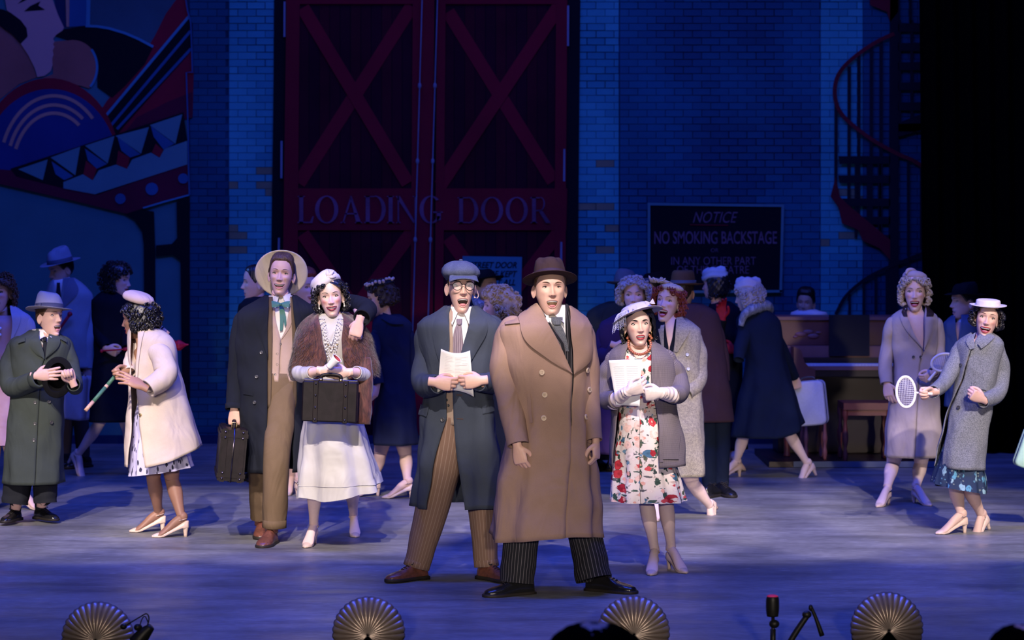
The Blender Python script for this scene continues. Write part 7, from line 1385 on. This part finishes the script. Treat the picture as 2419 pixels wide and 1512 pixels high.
# ================================================================= PROPS
LE = M('leather_dark_brown', (.005, .003, .0035), .5, 'leather', c2=(.012, .008, .009), bump=.06, spec=.22); LE2 = M('leather_trim', (.006, .004, .004), .5, 'leather', c2=(.012, .007, .008), spec=.22); STUD = M('stud', (.10, .09, .10), .25, metal=1, var=0)
def trunk_case(label, Mx, w, d, hh, straps, guards=False, handle=True):
    """box case in its own frame: w along x, d along y, hh along z"""
    tf = tfm(Mx); root = empty('leather_suitcase', Mx.translation, label, 'suitcase'); e = .012
    mb = MB(); rows = []
    for k, z in ((0, -hh/2), (1, -hh/2), (1, hh/2), (0, hh/2)):
        pass
    def rbox(m, c, s_, mat, b=.008):
        x, y, z = [q/2 for q in s_]; P = []
        for zz, ins in ((-z, b), (-z+b, 0), (z-b, 0), (z, b)):
            P.append([(c[0]+sx*(x-ins-(b if corner else 0)), c[1]+sy*(y-ins-(0 if corner else b)), c[2]+zz) for sx, sy, corner in ((-1, -1, 0), (-1, -1, 1), (1, -1, 1), (1, -1, 0), (1, 1, 0), (1, 1, 1), (-1, 1, 1), (-1, 1, 0))])
        m.grid(tf(np.array(P)), mat, cu=True, cap0=True, cap1=True)
    rbox(mb, (0, 0, 0), (w, d, hh), LE); mb.build('body', root, smooth=False)
    for x in straps:
        m = MB(); rbox(m, (x, 0, 0), (.030, d+.010, hh+.010), LE2, .003); s_ = m.build('strap', root, smooth=False)
        for z in np.linspace(hh*.44, -hh*.44, 4): m = MB(); m.ball((x, -d/2-.007, z), (.0065, .005, .0065), STUD, 10, 6, tf); m.build('rivet', s_)
    m = MB()
    for sx in (-1, 1):
        for sz in (-1, 1): rbox(m, (sx*(w/2-.018), 0, sz*(hh/2-.018)), (.040, d+.006, .040), LE2, .004)
    m.build('corner_guards', root, smooth=False) if guards else None
    m = MB(); rbox(m, (0, 0, hh/2+.004), (w*.98, .010, .010), STUD, .002); m.build('closing_rim', root, smooth=False)
    if handle: m = MB(); m.tube(tf(np.array([(-.06, 0, hh/2), (-.055, 0, hh/2+.030), (0, 0, hh/2+.040), (.055, 0, hh/2+.030), (.06, 0, hh/2)])), [(.008, .012)]*5, LE2, 10); h_ = m.build('handle', root); [part('handle_ring', h_, lambda q: q.box((sx*.06, 0, hh/2+.006), (.022, .026, .016), BRASS, tf)) for sx in (-1, 1)]
    return root
trunk_case('dark leather briefcase with two riveted straps held by the woman in the fur stole', Matrix.Translation(W(780, 948, 14.75-.30)) @ Matrix.Rotation(radians(2), 4, 'Y'), .335, .10, .245, (-.085, .095))
# tall case at the cowboy's side: its narrow end faces us
Mx = Matrix.Translation(W(546, 1069, 15.08)) @ Matrix.Rotation(radians(9), 4, 'Z') @ Matrix.Rotation(radians(5), 4, 'Y')
tf = tfm(Mx); root = empty('leather_suitcase', Mx.translation, 'studded dark leather suitcase hanging from the hand of the cowboy', 'suitcase')
def cbox(m, c, s_, mat): m.box(c, s_, mat, tf)
part('body', root, lambda m: cbox(m, (0, 0, 0), (.165, .44, .32), LE)).data.polygons.foreach_set('use_smooth', [False]*6)
for z in (-.13, .13): pass
for x in (-.055, .055):
    o = part('edge_band', root, lambda m: cbox(m, (x, 0, 0), (.030, .452, .332), LE2)); o.data.polygons.foreach_set('use_smooth', [False]*6)
    for z in (-.145, -.11, .11, .145): part('rivet', o, lambda m: m.ball((x, -.228, z), (.008, .006, .008), STUD, 10, 6, tf))
for z in (-.125, .125):
    o = part('strap', root, lambda m: cbox(m, (0, 0, z), (.176, .448, .026), LE2)); o.data.polygons.foreach_set('use_smooth', [False]*6)
part('seam_rim', root, lambda m: cbox(m, (0, 0, 0), (.008, .456, .336), STUD)); hd_ = part('handle', root, lambda m: m.tube(tf(np.array([(0, -.10, .16), (0, -.09, .195), (0, -.03, .205), (0, .03, .195), (0, .04, .16)])), [(.008, .012)]*5, LE2, 10)); part('handle_ring', hd_, lambda m: m.tube(tf(np.array([(-.014, -.10, .165), (-.014, -.10, .195), (.014, -.10, .195), (.014, -.10, .165)])), .003, BRASS, 6))

# ---- upright piano on its wheeled platform
YP = 20.5
PW = M('piano_wood', (.26, .065, .045), .4, 'weave', c2=(.16, .035, .025), spec=.5); PD = M('piano_dark', (.03, .012, .012), .4, var=.1, scale=4); PT = M('piano_top', (.34, .13, .11), .35, var=.1, scale=5)
def pz(py, Y=YP): return CAMH-(py-HY)*Y/FPX
def pxx(px, Y=YP): return (px-HX)*Y/FPX
def bx(m, x0, x1, y0, y1, z0, z1, mat): m.box(((x0+x1)/2, (y0+y1)/2, (z0+z1)/2), (abs(x1-x0), abs(y1-y0), abs(z1-z0)), mat)
P_ = empty('piano', (pxx(2010), YP+.2, 0), 'old upright piano of red-brown wood standing at the back right', 'piano'); X0, X1 = pxx(1838), pxx(2192)
def fpart(name, fn, parent=P_): o = part(name, parent, fn); o.data.polygons.foreach_set('use_smooth', [False]*len(o.data.polygons)); return o
fpart('lid', lambda m: bx(m, X0-.02, X1+.02, YP-.02, YP+.45, pz(756), pz(748), PT)); fpart('case_back', lambda m: bx(m, X0, X1, YP+.02, YP+.42, pz(1070), pz(756), PD))
up = fpart('upper_panel', lambda m: bx(m, X0+.01, X1-.01, YP, YP+.03, pz(815), pz(757), PW))
for c in (1905, 2120): part('carving', up, lambda m: [m.ball((pxx(c+dx), YP-.004, pz(790+dy)), (rx, .010, rz), PT, 14, 8) for dx, dy, rx, rz in ((-14, 0, .05, .022), (4, -6, .045, .02), (16, 4, .05, .022), (28, -4, .025, .012), (-26, 6, .022, .012))])
fpart('shelf', lambda m: bx(m, X0, X1, YP-.16, YP+.02, pz(842), pz(816), PT)); fb = fpart('fallboard', lambda m: bx(m, X0+.08, X1-.08, YP-.20, YP-.10, pz(858), pz(842), PD)); fpart('key_slip', lambda m: bx(m, pxx(1900), X1-.05, YP-.34, YP-.18, pz(869), pz(860), PT)); kb = fpart('key_bed', lambda m: bx(m, X0+.06, X1-.04, YP-.33, YP, pz(884), pz(869), PD))
def keys(m):
    n = 36; w = (X1-X0-.24)/n
    for i in range(n): bx(m, X0+.12+i*w+.001, X0+.12+(i+1)*w-.001, YP-.30, YP-.20, pz(860), pz(855), WHITE)
fpart('keyboard', keys)['kind'] = 'stuff'
for x in (pxx(1872), pxx(2180)): fpart('cheek', lambda m: m.prism([(y, z) for y, z in ()] or [(x-.03, pz(815)), (x+.03, pz(822)), (x+.06, pz(850)), (x+.10, pz(862)), (x+.15, pz(866)), (x+.15, pz(892)), (x+.02, pz(900)), (x-.03, pz(900))], YP-.36, YP-.02, PW))
fpart('lower_panel', lambda m: bx(m, X0+.04, X1-.04, YP-.02, YP+.02, pz(1066), pz(886), PD)); fpart('music_desk', lambda m: bx(m, pxx(1952), pxx(2046), YP-.20, YP-.16, pz(838), pz(742), M('desk_black', (.010, .010, .014), .6, var=.1)))
for x in (pxx(1850), pxx(2180)):
    part('leg', P_, lambda m: m.tube(np.array([(x, YP-.28, pz(1070.5)), (x, YP-.28, pz(1050)), (x, YP-.28, pz(1000)), (x, YP-.28, pz(930)), (x, YP-.28, pz(890))]), [.03, .022, .032, .026, .036], PW, 14, n=24))
pl = empty('wheeled_platform', (pxx(2000), YP, 0), 'low dark wheeled platform under the piano and bench', 'platform'); fpart('deck', lambda m: bx(m, pxx(1795), pxx(2215), YP-.75, YP+.46, pz(1083), pz(1071), PD), pl); fpart('edge_strip', lambda m: bx(m, pxx(1850), pxx(2215), YP-.765, YP-.75, pz(1083), pz(1070), M('strip_blue', (.12, .15, .2), .5, var=0)), pl)
for x in (1800, 1950, 2100, 2205):
    for y in (-.66, .36): part('caster', pl, lambda m: m.tube(np.array([(pxx(x)-.02, YP+y, .022), (pxx(x)+.02, YP+y, .022)]), [.022, .022], STUD, 16, n=3, ref=(0, 0, 1)))
YN = YP-.55; bn = empty('piano_bench', (pxx(2040, YN), YN, pz(1071)), 'red-brown wooden bench with turned legs in front of the piano', 'bench'); fpart('seat', lambda m: bx(m, pxx(1985, YN), pxx(2100, YN), YN-.2, YN+.16, pz(964, YN), pz(948, YN), PW), bn); fpart('apron', lambda m: bx(m, pxx(1990, YN), pxx(2096, YN), YN-.18, YN-.16, pz(978, YN), pz(964, YN), PW), bn)
zb = pz(1071)
for x in (1990, 2092):
    for y in (-.17, .13): part('leg', bn, lambda m: m.tube(np.array([(pxx(x, YN), YN+y, z) for z in np.linspace(zb, pz(962, YN), 9)]), [.016, .022, .014, .024, .026, .018, .014, .024, .022], PW, 12, n=36))
YQ = YP-.45; s_ = empty('piano_stool', (pxx(1922, YQ), YQ, zb), 'plain wooden stool with turned legs behind the pale suitcase', 'stool'); fpart('seat', lambda m: bx(m, pxx(1893, YQ), pxx(1952, YQ), YQ-.14, YQ+.14, pz(985, YQ), pz(974, YQ), PW), s_)
for x in (1900, 1944):
    for y in (-.12, .12): part('leg', s_, lambda m: m.tube(np.array([(pxx(x, YQ), YQ+y, z) for z in np.linspace(zb, pz(985, YQ), 7)]), [.013, .02, .013, .022, .015, .013, .02], PT, 10, n=28))

# ---- shell footlights along the stage edge
SHELL = M('shell_bronze', (.42, .34, .30), .36, 'metalpaint', metal=.6, c2=(.30, .23, .20), scale=9)
def shell(px, top, label, first=[None]):
    Y = 11.25; x = pxx(px, Y); R = .170; zc = CAMH-(top-HY)*Y/FPX-R
    if first[0] is None:
        root = empty('shell_footlight', (x, Y, zc)); mb = MB(); n = 25; per = 280/n; a = np.linspace(-140, 140, n*10+1); r_ = np.linspace(.03, 1, 26)[:, None]; A = np.radians(a)[None]; fl = (np.abs(np.cos(np.radians((a/per+.5)*180)))**.9)[None]
        rr_ = R*r_*(.965+.035*fl*r_**4); P = np.stack([rr_*np.sin(A), -.085*np.clip(1-(r_*.99)**2.4, 0, 1)**.6-.013*fl*r_**.7+0*A, rr_*np.cos(A)], -1)+np.array([x, Y+.05, zc]); mb.grid(P, SHELL); mb.build('fluted_hood', root, solid=.004)
        part('lamp_box', root, lambda m: m.box((x, Y+.09, zc-.04), (.16, .07, .10), BLK)); part('bracket', root, lambda m: m.box((x, Y+.13, zc-.15), (.10, .10, .16), BLK)); first[0] = root
    else:
        s0 = first[0]; root = s0.copy(); COL.objects.link(root); root.location = (x, Y, zc)
        for c in s0.children: d = c.copy(); COL.objects.link(d); d.parent = root
    tag(root, label, 'footlight', 'scallop shell footlights along the stage edge')
shell(229, 1424, 'bronze scallop shell footlight nearest the left, beside a tangle of cable'); shell(870, 1412, 'bronze scallop shell footlight in front of the couple, second from the left'); shell(1497, 1410, "bronze scallop shell footlight partly hidden by a dark head, below the lead man's shoe"); shell(2097, 1401, 'bronze scallop shell footlight at the right, past the microphone')
# the orchestra pit edge
mb = MB(); mb.box((0, 11.405, -.35), (18, .03, .66), BLK); tag(mb.build('trim_1', smooth=False), 'black lip of the stage in front of the footlights', kind='structure')
# microphone, clip arm, cable
YM = 10.9; MK = M('mic_black', (.010, .010, .012), .45, var=.1); mc = empty('microphone', W(1825, 1512, YM), 'black stage microphone with a red tip standing at the front edge', 'microphone')
part('head', mc, lambda m: m.tube(Wa([(1825, 1456), (1825, 1440), (1825, 1418), (1825, 1409)], YM), [.026, .030, .030, .026], MK, 20)); part('red_tip', mc, lambda m: m.ball(W(1825, 1409, YM), (.027, .027, .008), M('mic_red', (.35, .02, .05), .5, var=0, emit=(.5, .02, .08, .35)), 16, 6)); part('stand', mc, lambda m: (m.tube(Wa([(1826, 1456), (1826, 1545)], YM), [.008, .008], MK, 10, n=3), m.ball(W(1829, 1474, YM), (.024, .02, .02), MK, 12, 8), m.tube(Wa([(1826, 1486), (1826, 1545)], YM), [.013, .013], MK, 10, n=3)))  # the red tip's material is given a faint glow of its own
ar = empty('boom_arm', W(1890, 1512, YM), 'thin black folding boom arm beside the microphone', 'stand'); part('lower_arm', ar, lambda m: m.tube(Wa([(1850, 1545), (1880, 1494), (1910, 1450)], YM), [.014, .014, .013], MK, 10)); part('joint', ar, lambda m: (m.ball(W(1906, 1452, YM), (.022, .018, .018), MK, 12, 8), m.ball(W(1915, 1436, YM), (.010, .012, .016), MK, 10, 6))); part('upper_arm', ar, lambda m: m.tube(Wa([(1915, 1432), (1928, 1462), (1942, 1502)], YM), [.008, .009, .012], MK, 8))
cb = empty('clamp_light', W(340, 1500, YM), 'small black clamp lamp with looped cable beside the leftmost shell', 'lamp'); part('lamp_head', cb, lambda m: m.tube(Wa([(322, 1520), (340, 1498), (358, 1480)], YM), [.040, .032, .018], MK, 14)); part('bracket', cb, lambda m: (m.ball(W(326, 1482, YM), (.020, .02, .016), MK, 12, 8), m.ball(W(292, 1480, YM), (.016, .016, .014), MK, 12, 8))); part('cable', cb, lambda m: (m.tube(Wa([(300, 1476), (330, 1458), (346, 1450), (352, 1462), (346, 1484)], YM), .0035, MK, 6), m.tube(Wa([(328, 1490), (334, 1466), (342, 1456), (350, 1470)], YM), .003, MK, 6)))
# people in the pit, seen as dark heads
for (x, top, w_, lab) in ((1405, 1472, 138, 'dark curly head of a musician in the pit below the third shell'), (2418, 1476, 95, 'dark head of a musician at the lower right corner')):
    Y = 7.2; q = Person(lab, Y, x, 'tan', seed=int(x)); q.root.location.z = -1.0; s_ = w_*Y/FPX/.105; hh_ = q.head(x, top+ (.122*s_)*FPX/Y, 0, yaw=175, s=s_, hi=False); hh_.bob(q.root, BLK, w=.100, bot=-.09, ncurl=0, seed=4, top=.122)
    c = Layer(Y, [(top+175, x, 60, .09), (top+215, x, 150, .14), (top+260, x, 190, .15), (top+600, x, 180, .15)], wr=.003); mb = MB(); c.mesh(mb, BLK, None, n=20); mb.build('dark_shirt', q.root); q.finish(torso=[(x, top+190, 0, .05, .05), (x, top+300, 0, .13, .09), (x, top+560, 0, .13, .09)])
mb = MB(); mb.box((0, 7.2, -1.1), (18, 6, .2), BLK); tag(mb.build('trim_2', smooth=False), 'dark floor of the orchestra pit', kind='structure')
rounded_case('mint_case', 'edge of a pale mint case showing at the right edge of the stage', 15.6, (2452, 1068, .26, .26, 20), .12, M('case_mint', (.42, .66, .58), .5, var=.03), yaw=0)
